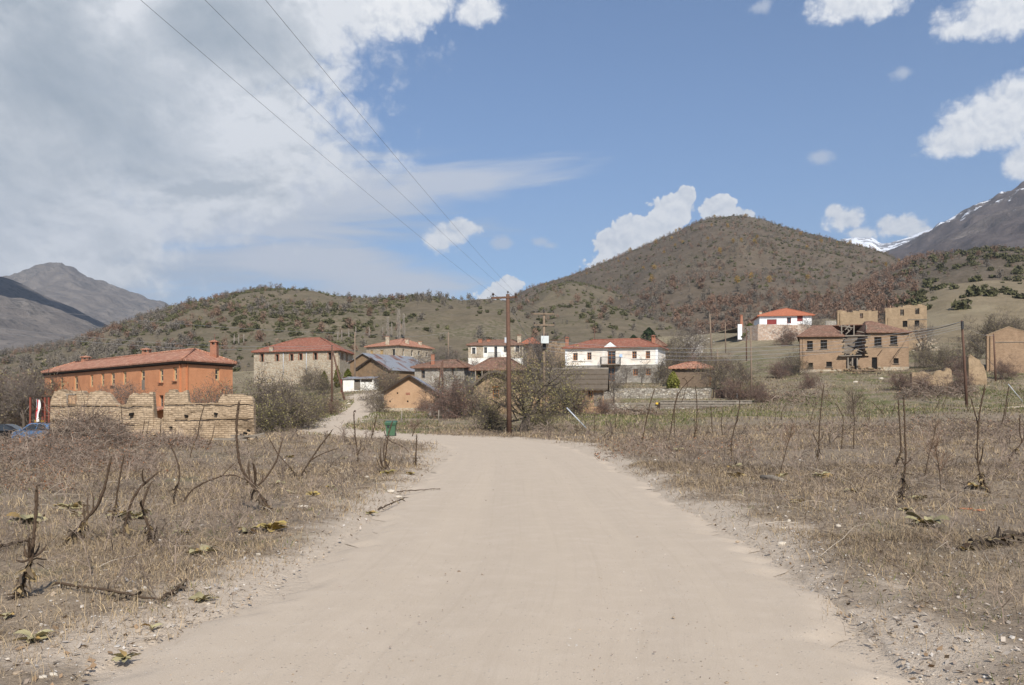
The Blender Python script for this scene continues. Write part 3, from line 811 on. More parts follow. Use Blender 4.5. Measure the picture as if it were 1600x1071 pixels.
def window(par, A, B, o, inset=.18, frame='wood_orange', glass='glass', bars=(1, 1), name='window', trim=None, sill=None, fw=.07, pane='pane'):
    d, n, L = nrm2(A, B); d3 = np.array([*d, 0]); n3 = np.array([*n, 0]); z3 = np.array([0, 0, 1.])
    a, b, c, e = o
    m = MB()
    def bar(u0, u1, z0, z1, dep, t=.06):
        ctr = wp(A, B, (u0+u1)/2, (z0+z1)/2, dep + t/2); m.obox(ctr, d3*(u1-u0)/2, n3*t/2, z3*(z1-z0)/2)
    g = .004
    bar(a+g, a+fw, c+g, e-g, inset); bar(b-fw, b-g, c+g, e-g, inset); bar(a+fw, b-fw, c+g, c+fw, inset); bar(a+fw, b-fw, e-fw, e-g, inset)
    for k in range(1, bars[0]+1):
        u = a + (b-a)*k/(bars[0]+1); bar(u-fw*.35, u+fw*.35, c+fw, e-fw, inset+.004)
    for k in range(1, bars[1]+1):
        z = c + (e-c)*k/(bars[1]+1); bar(a+fw, b-fw, z-fw*.3, z+fw*.3, inset+.008)
    w = m.build(name, M[frame], par)
    m = MB(); m.obox(wp(A, B, (a+b)/2, (c+e)/2, inset+.05), d3*((b-a)/2-.03), n3*.008, z3*((e-c)/2-.03)); m.build(pane, M[glass], w)  # with the dark material the pane is a near-black stand-in for unlit depth
    if trim:
        m = MB(); tw = .17
        def tb(u0, u1, z0, z1): m.obox(wp(A, B, (u0+u1)/2, (z0+z1)/2, -.012), d3*(u1-u0)/2, n3*.018, z3*(z1-z0)/2)
        tb(a-tw, a-g, c-.02, e+tw); tb(b+g, b+tw, c-.02, e+tw); tb(a-g, b+g, e+g, e+tw)
        m.build('surround', M[trim], w)
    if sill:
        m = MB(); m.obox(wp(A, B, (a+b)/2, c-.05, -.06), d3*((b-a)/2+.12), n3*.09, z3*.035); m.build('sill', M[sill], w)
    return w

def expand(q, k):
    """quad pushed outwards by k metres"""
    q = [np.array(p[:2], float) for p in q]; out = []
    for i in range(4):
        p0, p1, p2 = q[i-1], q[i], q[(i+1) % 4]
        n1 = nrm2(p0, p1)[1]; n2 = nrm2(p1, p2)[1]
        s = n1 + n2; s = s/(1 + np.dot(n1, n2)); out.append(p1 + s*k)
    return out

def hip_roof(par, quad, ze, ridge, zr, over=.5, mat='tile_orange', th=.14, caps=True, name='roof', drop=.1):
    q = expand(quad, over); ze -= drop
    FL, FR, BR, BL = [np.array([*p, ze]) for p in q]
    a, b = np.array([*ridge[0], zr]), np.array([*ridge[1], zr])
    m = MB()
    def sub(*p):     # finely divided so that the old roof can sag a little
        m.poly(*p)
    m.poly(FL, FR, b, a); m.poly(FR, BR, b); m.poly(BR, BL, a, b); m.poly(BL, FL, a)
    dz = np.array([0, 0, -th])
    m.poly(FL+dz, BL+dz, BR+dz, FR+dz)
    for p, r in ((FL, FR), (FR, BR), (BR, BL), (BL, FL)): m.quad(p, p+dz, r+dz, r)
    ro = m.build(name, M[mat], par)
    if caps:
        m = MB()
        for p, r in ((a, b), (FL, a), (BL, a), (FR, b), (BR, b)): m.tube([p + (0,0,.02), r + (0,0,.02)], .11, 6)
        m.build('ridge_tiles', M[mat], ro)
    return ro

def gable_roof(par, quad, ze, zr, over=.4, mat='metal_roof', th=.08, name='roof', axis='depth', drop=.0, mid=.5):
    """ridge runs from the middle of the front edge to the middle of the back edge (axis depth) or along the front (axis front)"""
    FL, FR, BR, BL = [np.array(p[:2], float) for p in quad]
    if axis == 'front': FL, FR, BR, BL = FR, BR, BL, FL
    e = expand([FL, FR, BR, BL], over); FLe, FRe, BRe, BLe = e
    w = np.hypot(*(FR-FL)); sl = (zr-ze)/(w*.5); zeo = ze - sl*over
    rf = FLe + (FRe-FLe)*mid; rb = BLe + (BRe-BLe)*mid
    m = MB(); A = lambda p, z: np.array([p[0], p[1], z])
    for (e1, e2, s) in ((FLe, BLe, 0), (FRe, BRe, 1)):
        p = [A(rf, zr), A(rb, zr), A(e2, zeo), A(e1, zeo)]
        if s: p = p[::-1]
        p = [x + (0, 0, th+.02) for x in p]; lo = [x - (0, 0, th) for x in p]
        m.poly(*p); m.poly(*lo[::-1])
        for i in range(4): m.quad(p[i], lo[i], lo[(i+1) % 4], p[(i+1) % 4])
    return m.build(name, M[mat], par)

def gable_tri(mb, A, B, z1, zr, th=.4, mid=.5):
    d, n, L = nrm2(A, B)
    a, b, c = wp(A, B, 0, z1), wp(A, B, L, z1), wp(A, B, L*mid, zr)
    a2, b2, c2 = wp(A, B, 0, z1, th), wp(A, B, L, z1, th), wp(A, B, L*mid, zr, th)
    mb.poly(a, b, c); mb.poly(b2, a2, c2); mb.quad(a, c, c2, a2); mb.quad(c, b, b2, c2)

def chimney(par, x, y, z0, z1, w=.5, mat='brickred', cap='tile_orange', name='chimney', pots=True):
    m = MB(); m.box(x-w/2, x+w/2, y-w/2, y+w/2, z0, z1-.35 if pots else z1)
    if pots:
        for i in (-1, 1):
            for j in (-1, 1): m.box(x+i*w*.36-.06, x+i*w*.36+.06, y+j*w*.36-.06, y+j*w*.36+.06, z1-.35, z1-.1)
    c = m.build(name, M[mat], par)
    m = MB(); k = w*.62
    if pots:
        m.box(x-k, x+k, y-k, y+k, z1-.1, z1-.03)
        v = [(x-k,y-k,z1-.03),(x+k,y-k,z1-.03),(x+k,y+k,z1-.03),(x-k,y+k,z1-.03),(x,y,z1+.15)]
        m.add(v, [(0,1,4),(1,2,4),(2,3,4),(3,0,4)])
    else: m.box(x-k, x+k, y-k, y+k, z1, z1+.09)
    m.build('chimney_cap', M[cap], c)
    return c

def ceiling(par, quad, z, name='ceiling'):
    m = MB(); q = expand(quad, -.2)
    m.poly(*[np.array([*p, z]) for p in q]); return m.build(name, M['wood_dark'], par)

def vec(p): return np.array(p, float)

# ================================================================ orange long house
def orange_house():
    C = vec((at(286, 80), 80)); Rr = vec((at(363.5, 86), 86)); L = vec((at(69.5, 109.5), 109.5)); Bk = L + (Rr - C)
    ze, zr = zat(563, 80), 7.15
    root = thing('long_house', (C[0], C[1], -1.2), 'long two storey orange plastered house with tiled hip roof behind the pale mud brick wall', 'house')
    q = [L, C, Rr, Bk]
    zz = lambda a, b, y0, y1: op(L, C, a, b, y0, y1)
    up = [(78.3,83.2,592,609.4),(94.2,98.6,590.3,608.5),(116.3,121.5,588.4,610),(141,145.4,586.2,605),(158,162.8,584.4,603.8),(173.4,179.2,582.8,602.5),(192.4,197.4,580.8,601),(219.8,226.2,578.8,609.8),(249.2,255,576.3,597.9),(271,276.4,574,595.3)]
    ops = [zz(*u) for u in up]; low = [zz(248.5, 255.2, 617.8, 641)] + [zz(a, a+5.5, 622, 640) for a in (121, 160, 196)]
    m = MB(); wall(m, L, C, -2.2, ze, ops + low)
    e = op(C, Rr, 336.3, 343.5, 576, 594.8); wall(m, C, Rr, -2.2, ze, [e]); wall(m, Rr, Bk, -2.2, ze); wall(m, Bk, L, -2.2, ze)
    m.build('wall', M['orange'], root)
    for k, o in enumerate(ops): window(root, L, C, o, .10, 'jamb_tan', 'glass', (0, 1) if k != 7 else (0, 2), name='door' if k == 7 else 'window', fw=.19, sill='brickred' if k in (8, 9, 5) else None, trim=None)
    for o in low: window(root, L, C, o, .2, 'wood_grey', 'glass', (1, 1), fw=.1)
    window(root, C, Rr, e, .12, 'jamb_tan', 'glass', (0, 1), fw=.16)
    # balcony leaf of the tall door
    o = ops[7]; m = MB(); d, n, _ = nrm2(L, C)
    m.obox(wp(L, C, (o[0]+o[1])/2, o[2]+.5, .1), np.array([*d,0])*((o[1]-o[0])/2-.02), np.array([*n,0])*.02, (0,0,.48)); m.build('railing', M['wood_grey'], root)
    # cornice under the eaves
    m = MB()
    for k, (ex, z0, z1) in enumerate(((.12, ze-.34, ze-.22), (.3, ze-.22, ze-.1))):
        p = expand(q, ex); i_ = expand(q, -.02)
        for a, b, c, d_ in ((p[0], p[1], i_[1], i_[0]), (p[1], p[2], i_[2], i_[1]), (p[2], p[3], i_[3], i_[2]), (p[3], p[0], i_[0], i_[3])):
            A = lambda s, z: np.array([s[0], s[1], z])
            m.quad(A(a, z0), A(b, z0), A(b, z1), A(a, z1)); m.quad(A(a, z0), A(d_, z0), A(c, z0), A(b, z0))
    m.build('cornice', M['wood_dark'], root)
    mid = (Rr - C)/2; dr = (L - C)/np.hypot(*(L - C))
    r0 = L + mid - dr*3.2; r1 = C + mid + dr*3.0
    hip_roof(root, q, ze+.08, (r0, r1), zr, .36, 'tile_orange', drop=.02)
    p = C + (Rr-C)*.72 + dr*1.1; chimney(root, p[0], p[1], ze-.1, zr+.75, .62)
    t = .27; p = r1 + (r0-r1)*.36; chimney(root, p[0], p[1]+.5, zr-.7, zr+.62, .75)
    p = r1 + (r0-r1)*.9; chimney(root, p[0], p[1]+.3, zr-.6, zr+.55, .85)
    # low lean-to roof seen through the gap of the ruined wall
    d, n, _ = nrm2(L, C); A3 = lambda u, dep, z: wp(L, C, u, z, dep)
    o = zz(236, 262, 640, 646); m = MB()
    z = zat(641, 84)
    pts = [A3(o[0]-1.2, -.02, z+.35), A3(o[1]+.3, -.02, z+.35), A3(o[1]+.3, -1.7, z-.1), A3(o[0]-1.2, -1.7, z-.1)]
    m.poly(pts[0], pts[3], pts[2], pts[1]); lo = [p - (0,0,.12) for p in pts]; m.poly(*lo)
    for i in range(4): m.quad(pts[i], pts[(i+1)%4], lo[(i+1)%4], lo[i])
    m.build('porch_roof', M['tile_orange'], root)
orange_house()

# ================================================================ ruined pale mud brick wall in front of it
def mud_wall():
    Y = 42.6; sx = Y/F; x0, x1 = at(77.5, Y), at(396, Y)
    prof = [(296,470),(300,450),(316,425),(340,418),(400,414),(460,419),(500,419),(512,436),(524,434),(545,428),(575,424),(600,427),(630,437),(650,450),(672,474),(688,494),(700,502),(734,500),(744,486),(756,465),(768,440),(790,431),(830,427),(880,426),(905,428),(909,470),(913,545),(916,582),(935,590),(958,588),(968,575),(973,470),(976,445),(984,432),(1000,419),(1030,414),(1080,416),(1108,420),(1113,450),(1118,488),(1150,494),(1200,494),(1228,492),(1240,484),(1252,496),(1270,504),(1284,500),(1296,484),(1308,462),(1322,449),(1345,445),(1400,443),(1460,445),(1482,449),(1494,462),(1502,480),(1507,520),(1509,590)]
    prof = np.array([((u/3.81), 500+v/3.81) for u, v in prof])
    zp = lambda px: EYE + (HY - np.interp(px, prof[:, 0], prof[:, 1]))*Y/F
    xs = np.unique(np.concatenate([np.linspace(x0, x1, 260), at(prof[:, 0], Y)]))
    px = CX + xs*F/Y
    top = zp(px) + .26*(fbm(xs*2.2, xs*0, 77, 5, .7)-.5) - .09*(vnoise(xs*4.1, xs*0, 79) > .6)
    n = len(xs); nz = 26; th = .5
    root = thing('ruined_wall', ((x0+x1)/2, Y, 0), 'roofless pale mud brick wall with broken wavy top and a tall gap', 'wall')
    t = np.linspace(0, 1, nz)
    Z = -.4 + (top[None, :] + .4)*t[:, None]; X = np.repeat(xs[None, :], nz, 0)
    dn = .22*(fbm(X*1.3, Z*1.8, 5, 4)-.5) + .08*(fbm(X*5, Z*7, 6, 3)-.5)
    base = .12*(1-sstep(0, .5, Z))*fbm(X*2, Z*2, 8, 2)
    Yf = Y + dn - base + .1*t[:, None]
    # right foot is eaten away
    Yf = Yf + .35*np.exp(-((X-(x1-.35))/.35)**2 - ((Z-.35)/.35)**2)
    Yb = Y + th - dn*.6 - .08*t[:, None]
    V = np.concatenate([np.stack([X, Yf, Z], -1).reshape(-1, 3), np.stack([X, Yb, Z], -1).reshape(-1, 3)])
    idx = np.arange(n*nz).reshape(nz, n); o = n*nz
    f = [np.stack([idx[:-1,:-1], idx[:-1,1:], idx[1:,1:], idx[1:,:-1]], -1).reshape(-1, 4)]
    f.append(np.stack([idx[:-1,:-1]+o, idx[1:,:-1]+o, idx[1:,1:]+o, idx[:-1,1:]+o], -1).reshape(-1, 4))
    f.append(np.stack([idx[-1,:-1], idx[-1,1:], idx[-1,1:]+o, idx[-1,:-1]+o], -1))
    for c in (0, n-1):
        s = np.stack([idx[:-1,c], idx[1:,c], idx[1:,c]+o, idx[:-1,c]+o], -1); f.append(s if c == 0 else s[:, ::-1])
    Fc = np.concatenate(f)
    off = ORI[root.name]; me = np_mesh('brickwork', V - off, Fc, smooth=False); auto_uv(me, V)
    # steady brick courses: u along x, v up
    lay = me.uv_layers[0]; uvs = np.stack([V[:, 0], V[:, 2]], 1)[Fc.ravel()]; lay.data.foreach_set('uv', uvs.astype(np.float32).ravel())
    link('brickwork', me, M['adobe_pale'], root)
    # built-in timbers, flush courses, the blocked window and the fallen pole
    def tim(a, b, za, zb, w=.09, name='timber', mat='wood_grey', dy=-.05):
        m = MB(); P = [np.array([at(500*0+a/3.81, Y) + (at(b/3.81, Y)-at(a/3.81, Y))*k/6, Y+dy+.03+.006*math.sin(k*2.1+a), zat(500+(za+(zb-za)*k/6)/3.81, Y)+.005*math.sin(k*1.7+b)]) for k in range(7)]
        m.tube(P, w/2, 5); m.build(name, M[mat], root)
    for (a, b, za, zb) in ((300,905,507,511),(980,1505,500,499),(310,800,594,622),(1040,1506,590,586),(600,800,607,624)): tim(a, b, za, zb, .05, mat='adobe_light')
    m = MB(); xa, xb = at(402/3.81, Y), at(453/3.81, Y); za, zb = zat(500+500/3.81, Y), zat(500+447/3.81, Y)
    m.box(xa, xa+.07, Y-.1, Y+.2, za, zb); m.box(xa-.05, xb, Y-.1, Y+.2, zb, zb+.06); f = m.build('window', M['wood_grey'], root)
    m = MB(); m.box(xa+.07, xb, Y-.06, Y+.1, za, zb-.004); m.build('blocked_panel', M['mudwash'], f)
    m = MB(); rg = random.Random(4)
    for (a, v) in ((1108,572),(1285,560),(1018,640),(783,562),(1440,690),(1460,676),(1480,660),(1468,700),(640,592)):
        s = rg.uniform(.05, .1); m.obox((at(a/3.81, Y), Y-.0, zat(500+v/3.81, Y)), (s, 0, rg.uniform(-.03,.03)), (0, .09, 0), (0.01, 0, s*.7))
    m.build('putlog_hole_shade', M['dark'], root)  # solid near-black blocks on the wall face, painted shade of small holes
mud_wall()

def rubble_heap():
    rg = random.Random(9)
    for k, (px, py) in enumerate(((372,690),(380,689),(388,687),(360,693),(396,690))):
        x, y = on_ground(px, py); m = MB()
        a = rg.uniform(-.6, .6); L = rg.uniform(.5, 1.0); z = g1(x, y) + .1 + rg.uniform(0, .15)
        m.beam((x-L*math.cos(a), y-.3*math.sin(a), z), (x+L*math.cos(a), y+.3*math.sin(a), z+rg.uniform(-.1,.25)), .12, .08)
        o = m.build('fallen_beam', M['wood_grey'])
        tag(o, 'weathered grey beam fallen at the broken foot of the mud brick wall', 'beam', 'fallen beams by the mud wall')
rubble_heap()

# ================================================================ stone house with tiled roof, upper left
def stone_house():
    A = vec((at(396.6, 171), 171)); B = vec((at(528.4, 165), 165)); C = vec((at(551.5, 178.5), 178.5)); D = A + (C - B)
    ze = zat(546.2, 165); root = thing('stone_house', (*A, 4), 'cream rubble stone house with brick framed empty windows and wide red hip roof', 'house')
    ops = [op(A, B, 360+a/4.869, 360+b/4.869, 480+c/4.869, 480+d/4.869) for a, b, c, d in ((229,251,357,416),(344,366,361,412),(453,476,359,409),(522,545,356,403),(635,658,350,401),(745,768,347,402))]
    op2 = [op(B, C, 360+a/4.869, 360+b/4.869, 480+c/4.869, 480+d/4.869) for a, b, c, d in ((845,857,353,405),(880,892,362,418))]
    m = MB(); wall(m, A, B, 2.5, ze, ops); wall(m, B, C, 2.5, ze, op2); wall(m, C, D, 2.5, ze); wall(m, D, A, 2.5, ze)
    m.build('wall', M['stone_cream'], root)
    for o in ops: window(root, A, B, o, .3, 'wood_dark', 'dark', (0, 0), trim='brickred', fw=.09)
    for o in op2: window(root, B, C, o, .2, 'wood_tan', 'dark', (0, 0), trim='brickred', fw=.09)
    m = MB(); d, n, L = nrm2(A, B)
    for px in (443.5, 479.5):
        o = op(A, B, px-.5, px+.5, 550, 570); m.tube([wp(A, B, o[0], ze-.3, -.07), wp(A, B, o[0], ze-4.6, -.07)], .07, 6)
    m.build('downpipe', M['galv'], root)
    mid = (D - A)/2; k = (B - A)/np.hypot(*(B - A))
    hip_roof(root, [A, B, C, D], ze, (A + mid + k*8.0, B + mid - k*5.6), zat(527.6, 173), .45, 'tile_red')
    chimney(root, at(423, 169), 169.5, ze-.1, ze+.75, .7, 'stone_cream', 'tile_red', pots=False)
    chimney(root, at(505, 168), 168.3, ze-.1, ze+.7, .7, 'stone_cream', 'tile_red', pots=False)
stone_house()

# ================================================================ second stone house, further back
def far_stone_house():
    A = vec((at(572.5, 217), 217)); B = vec((at(623, 210), 210)); C = vec((at(676, 224), 224)); D = A + (C - B)
    ze = zat(538.4, 210); root = thing('stone_house', (*B, 9), 'grey stone house with orange pyramid roof in front of the poplars', 'house')
    ops = [op(A, B, 360+a/4.869, 360+b/4.869, 480+c/4.869, 480+d/4.869) for a, b, c, d in ((1065,1085,330,357),(1140,1162,327,376),(1230,1252,320,379))]
    op2 = [op(B, C, 360+a/4.869, 360+b/4.869, 480+c/4.869, 480+d/4.869) for a, b, c, d in ((1311,1326,321,373),(1376,1392,329,376),(1428,1445,336,366),(1489,1504,344,376))]
    m = MB(); wall(m, A, B, 6, ze, ops); wall(m, B, C, 6, ze, op2); wall(m, C, D, 6, ze); wall(m, D, A, 6, ze); m.build('wall', M['stone_cream'], root)
    window(root, A, B, ops[0], .1, 'wood_tan', 'wood_tan', (0, 0)); window(root, A, B, ops[1], .1, 'wood_tan', 'wood_tan', (0, 0)); window(root, A, B, ops[2], .25, 'wood_dark', 'glass', (0, 1))
    for o in op2: window(root, B, C, o, .25, 'white', 'dark', (0, 1), sill='white')
    c0 = (A + B + C + D)/4; mid = (A+D)/2; md2 = (B+C)/2
    hip_roof(root, [A, B, C, D], ze, (mid + (md2-mid)*.42, mid + (md2-mid)*.62), zat(528.6, 217), .45, 'tile_orange')
    for px, y, z1 in ((605.6, 213, zat(526.3, 213)), (636.2, 215.5, zat(530.5, 215.5)), (656.5, 221, zat(534.3, 221))): chimney(root, at(px, y), y, ze-.2, z1, .85, 'stone_cream', 'tile_orange', pots=False)
far_stone_house()

# ================================================================ barns
def iron_barn(label, A, B, L, ze, zr, z0, dirv, ov=.35, wallmat='brownmud', roof='metal_roof', holes=(), name='barn', base=None, th=.4):
    A = vec(A); B = vec(B); dv = vec(dirv)/np.hypot(*dirv)*L; C = B + dv; D = A + dv
    root = thing(name, (*((A+B)/2), z0), label, 'barn')
    m = MB(); wall(m, A, B, z0-1.5, ze, list(holes), th); gable_tri(m, A, B, ze, zr); wall(m, B, C, z0-1.5, ze); wall(m, C, D, z0-1.5, ze); gable_tri(m, C, D, ze, zr); wall(m, D, A, z0-1.5, ze)
    m.build('wall', M[wallmat], root)
    if base:
        m = MB(); q = expand([A, B, C, D], .05)
        for i in range(4): wall(m, q[i], q[(i+1)%4], z0-1.5, base, (), .3, False)
        m.poly(*[np.array([*p, base]) for p in q]); m.build('stone_footing', M['stone_cream'], root)
    gable_roof(root, [A, B, C, D], ze, zr, ov, roof)
    return root, A, B, C, D
r, A, B, C, D = iron_barn('long brown mud barn with rusty streaked corrugated iron roof', (at(558.5, 136.5), 136.5), (at(606, 133.5), 133.5), 13.3, zat(577.5, 134), zat(561.5, 135), 4.2, (.5, .85))
r2 = iron_barn('smaller brown barn half hidden behind the iron roofed barn', (at(547, 151), 151), (at(590, 148), 148), 12, zat(566, 149), zat(553, 149.5), 4.8, (.55, .83))
m = MB(); m.beam(wp(A, B, -.3, zat(578, 136)+.0, -.36), wp(A, B, nrm2(A, B)[2]/2, zat(561.5, 135)+.12, -.36), .1, .22); m.beam(wp(A, B, nrm2(A, B)[2]+.3, zat(578, 134)-.02, -.36), wp(A, B, nrm2(A, B)[2]/2, zat(561.5, 135)+.1, -.36), .09, .2); m.build('verge_board', M['wood_dark'], r)

def mud_barn():
    A = (at(599.8, 95), 95); B = (at(679.5, 95), 95); zx = lambda v: zat(480+v/4.867, 95)
    holes = [op(A, B, 600+a/4.867, 600+b/4.867, 480+c/4.867, 480+d/4.867) for a, b, c, d in ((40,51,711,724),(97,108,649,661),(174,186,711,724),(308,319,643,654),(322,332,712,722))]
    r, A, B, C, D = iron_barn('orange mud plastered barn with grey metal gable roof facing the road', A, B, 8, zat(612, 95), zat(588, 95), 1.0, (.0, 1), .42, 'mudwash', 'metal_roof', holes, base=zx(768))
    m = MB(); d, n, L = nrm2(A, B)
    for o in holes: m.obox(wp(A, B, (o[0]+o[1])/2, (o[2]+o[3])/2, .3), (.09, 0, 0), (0, .02, 0), (0, 0, .09))
    m.build('vent_shade_plate', M['dark'], r)  # near-black plates set in the vents, shade put in as colour
    o = op(A, B, 600+166/4.867, 600+198/4.867, 480+650/4.867, 480+668/4.867); m = MB(); m.obox(wp(A, B, (o[0]+o[1])/2, (o[2]+o[3])/2, -.0), ((o[1]-o[0])/2, 0, 0), (0, .02, 0), (0, 0, (o[3]-o[2])/2)); m.build('brick_patch', M['brickred'], r)
    m = MB(); ap = wp(A, B, L/2, zat(588, 95)+.05, -.44)
    m.beam(wp(A, B, -.42, zat(612, 95)-.28, -.44), ap, .06, .2); m.beam(wp(A, B, L+.42, zat(612, 95)-.28, -.44), ap+(.0,.003,0), .055, .19); m.build('verge_board', M['wood_dark'], r)
mud_barn()

# ================================================================ white shed
def white_shed():
    A = vec((at(536, 128), 128)); B = vec((at(584, 127), 127)); C = B + (.3, 3.2); D = A + (.3, 3.2); z = lambda v, Y=127.5: zat(480+v/4.869, Y)
    root = thing('shed', (*A, 3.8), 'low white washed shed with flat grey sheet roof and open gate', 'shed')
    zt, zr = z(545), z(528)
    ops = [op(A, B, 553.2, 563, 480+543.5/4.869, 480+632/4.869), op(A, B, 563.4, 581.5, 480+543.5/4.869, 480+571/4.869)]
    ops = [(o[0], o[1], o[2], min(o[3], zt-.05)) for o in ops]
    m = MB(); wall(m, A, B, 2.4, zt, ops, .22); wall(m, B, C, 2.4, zt, (), .22); wall(m, C, D, 2.4, zt, (), .22); wall(m, D, A, 2.4, zt, (), .22); m.build('wall', M['white'], root)
    o = ops[0]; m = MB()
    for k in range(6): u = o[0] + (o[1]-o[0])*(k+.5)/6; m.obox(wp(A, B, u, z(600), -.03), (.055, 0, 0), (0, .015, 0), (0, 0, (z(572)-z(630))/2))
    m.build('gate', M['wood_grey'], root)
    m = MB(); q = expand([A, B, C, D], .25); P = [np.array([*q[0], zt+.02]), np.array([*q[1], zt+.06]), np.array([*q[2], zr+.1]), np.array([*q[3], zr+.1])]
    m.poly(*P); lo = [p - (0,0,.06) for p in P]; m.poly(*lo[::-1]); [m.quad(P[i], lo[i], lo[(i+1)%4], P[(i+1)%4]) for i in range(4)]; m.build('roof', M['metal_roof'], root)
    m = MB(); m.beam(wp(A, B, -.2, 3.0, -.1), wp(A, B, -.2, zt+.0, -.1), .14, .14); m.build('post', M['redshut'], root)
white_shed()

# ================================================================ grey stone house with flat brown roof (centre)
def grey_house():
    A = vec((at(648, 126), 126)); B = vec((at(725, 124), 124)); C = B + (1.5, 8); D = A + (1.5, 8); zx = lambda v: zat(480+v/4.867, 125)
    root = thing('stone_house', (*A, 4), 'low grey stone house with brick window heads and sagging brown tiled roof', 'house')
    ops = [op(A, B, 600+a/4.867, 600+b/4.867, 480+c/4.867, 480+d/4.867) for a, b, c, d in ((284,311,481,541),(421,440,476,522),(516,531,472,518))]
    ze = zx(452); m = MB(); wall(m, A, B, 2, ze, ops); wall(m, B, C, 2, ze); wall(m, C, D, 2, ze); wall(m, D, A, 2, ze); m.build('wall', M['stone_grey'], root)
    for o in ops:
        w = window(root, A, B, o, .2, 'wood_brown', 'glass', (0, 1))
        m = MB(); m.obox(wp(A, B, (o[0]+o[1])/2, o[3]+.13, -.01), ((o[1]-o[0])/2+.1, 0, 0), (0, .02, 0), (0, 0, .12)); m.build('window_head', M['brickred'], w)
    hip_roof(root, [A, B, C, D], ze, ((A+D)/2 + (2.2, 0), (B+C)/2 - (2.0, 0)), zx(395), .5, 'tile_brown')
    chimney(root, at(676.3, 126.5), 126.6, ze, zx(358), .5, 'brickred', 'tile_brown', pots=False)
grey_house()

# low tiled house right of it
def low_tile_house():
    A = vec((at(742, 119), 119)); B = vec((at(818, 118), 118)); C = B + (.8, 8); D = A + (.8, 8); zx = lambda v, Y=118: zat(480+v/4.867, Y)
    ze = zx(470); root = thing('low_house', (*A, 3.4), 'low dark house under a broad brown tiled roof behind the mud hut', 'house')
    m = MB(); ops = [op(A, B, 600+a/4.867, 600+b/4.867, 480+c/4.867, 480+d/4.867) for a, b, c, d in ((712,742,490,540),(760,800,490,545))]
    ops = [o for o in ops if o[1] > o[0]+.2]
    wall(m, A, B, 2, ze, ops); wall(m, B, C, 2, ze); wall(m, C, D, 2, ze); wall(m, D, A, 2, ze); m.build('wall', M['brownmud'], root)
    for o in ops: window(root, A, B, o, .2, 'wood_grey', 'dark', (1, 0))
    hip_roof(root, [A, B, C, D], ze, ((A+D)/2 + (1.6, 0), (B+C)/2 - (2.4, 0)), zx(386, 122), .7, 'tile_brown')
    m = MB(); p0 = wp(A, B, 3.0, ze-.05, -.65); 
    for k in range(4): m.tube([wp(A, B, .2+k*.9, 2.4, -.6), wp(A, B, .2+k*.9, ze, -.6)], .08, 6)
    m.build('veranda_posts', M['wood_grey'], root)
low_tile_house()

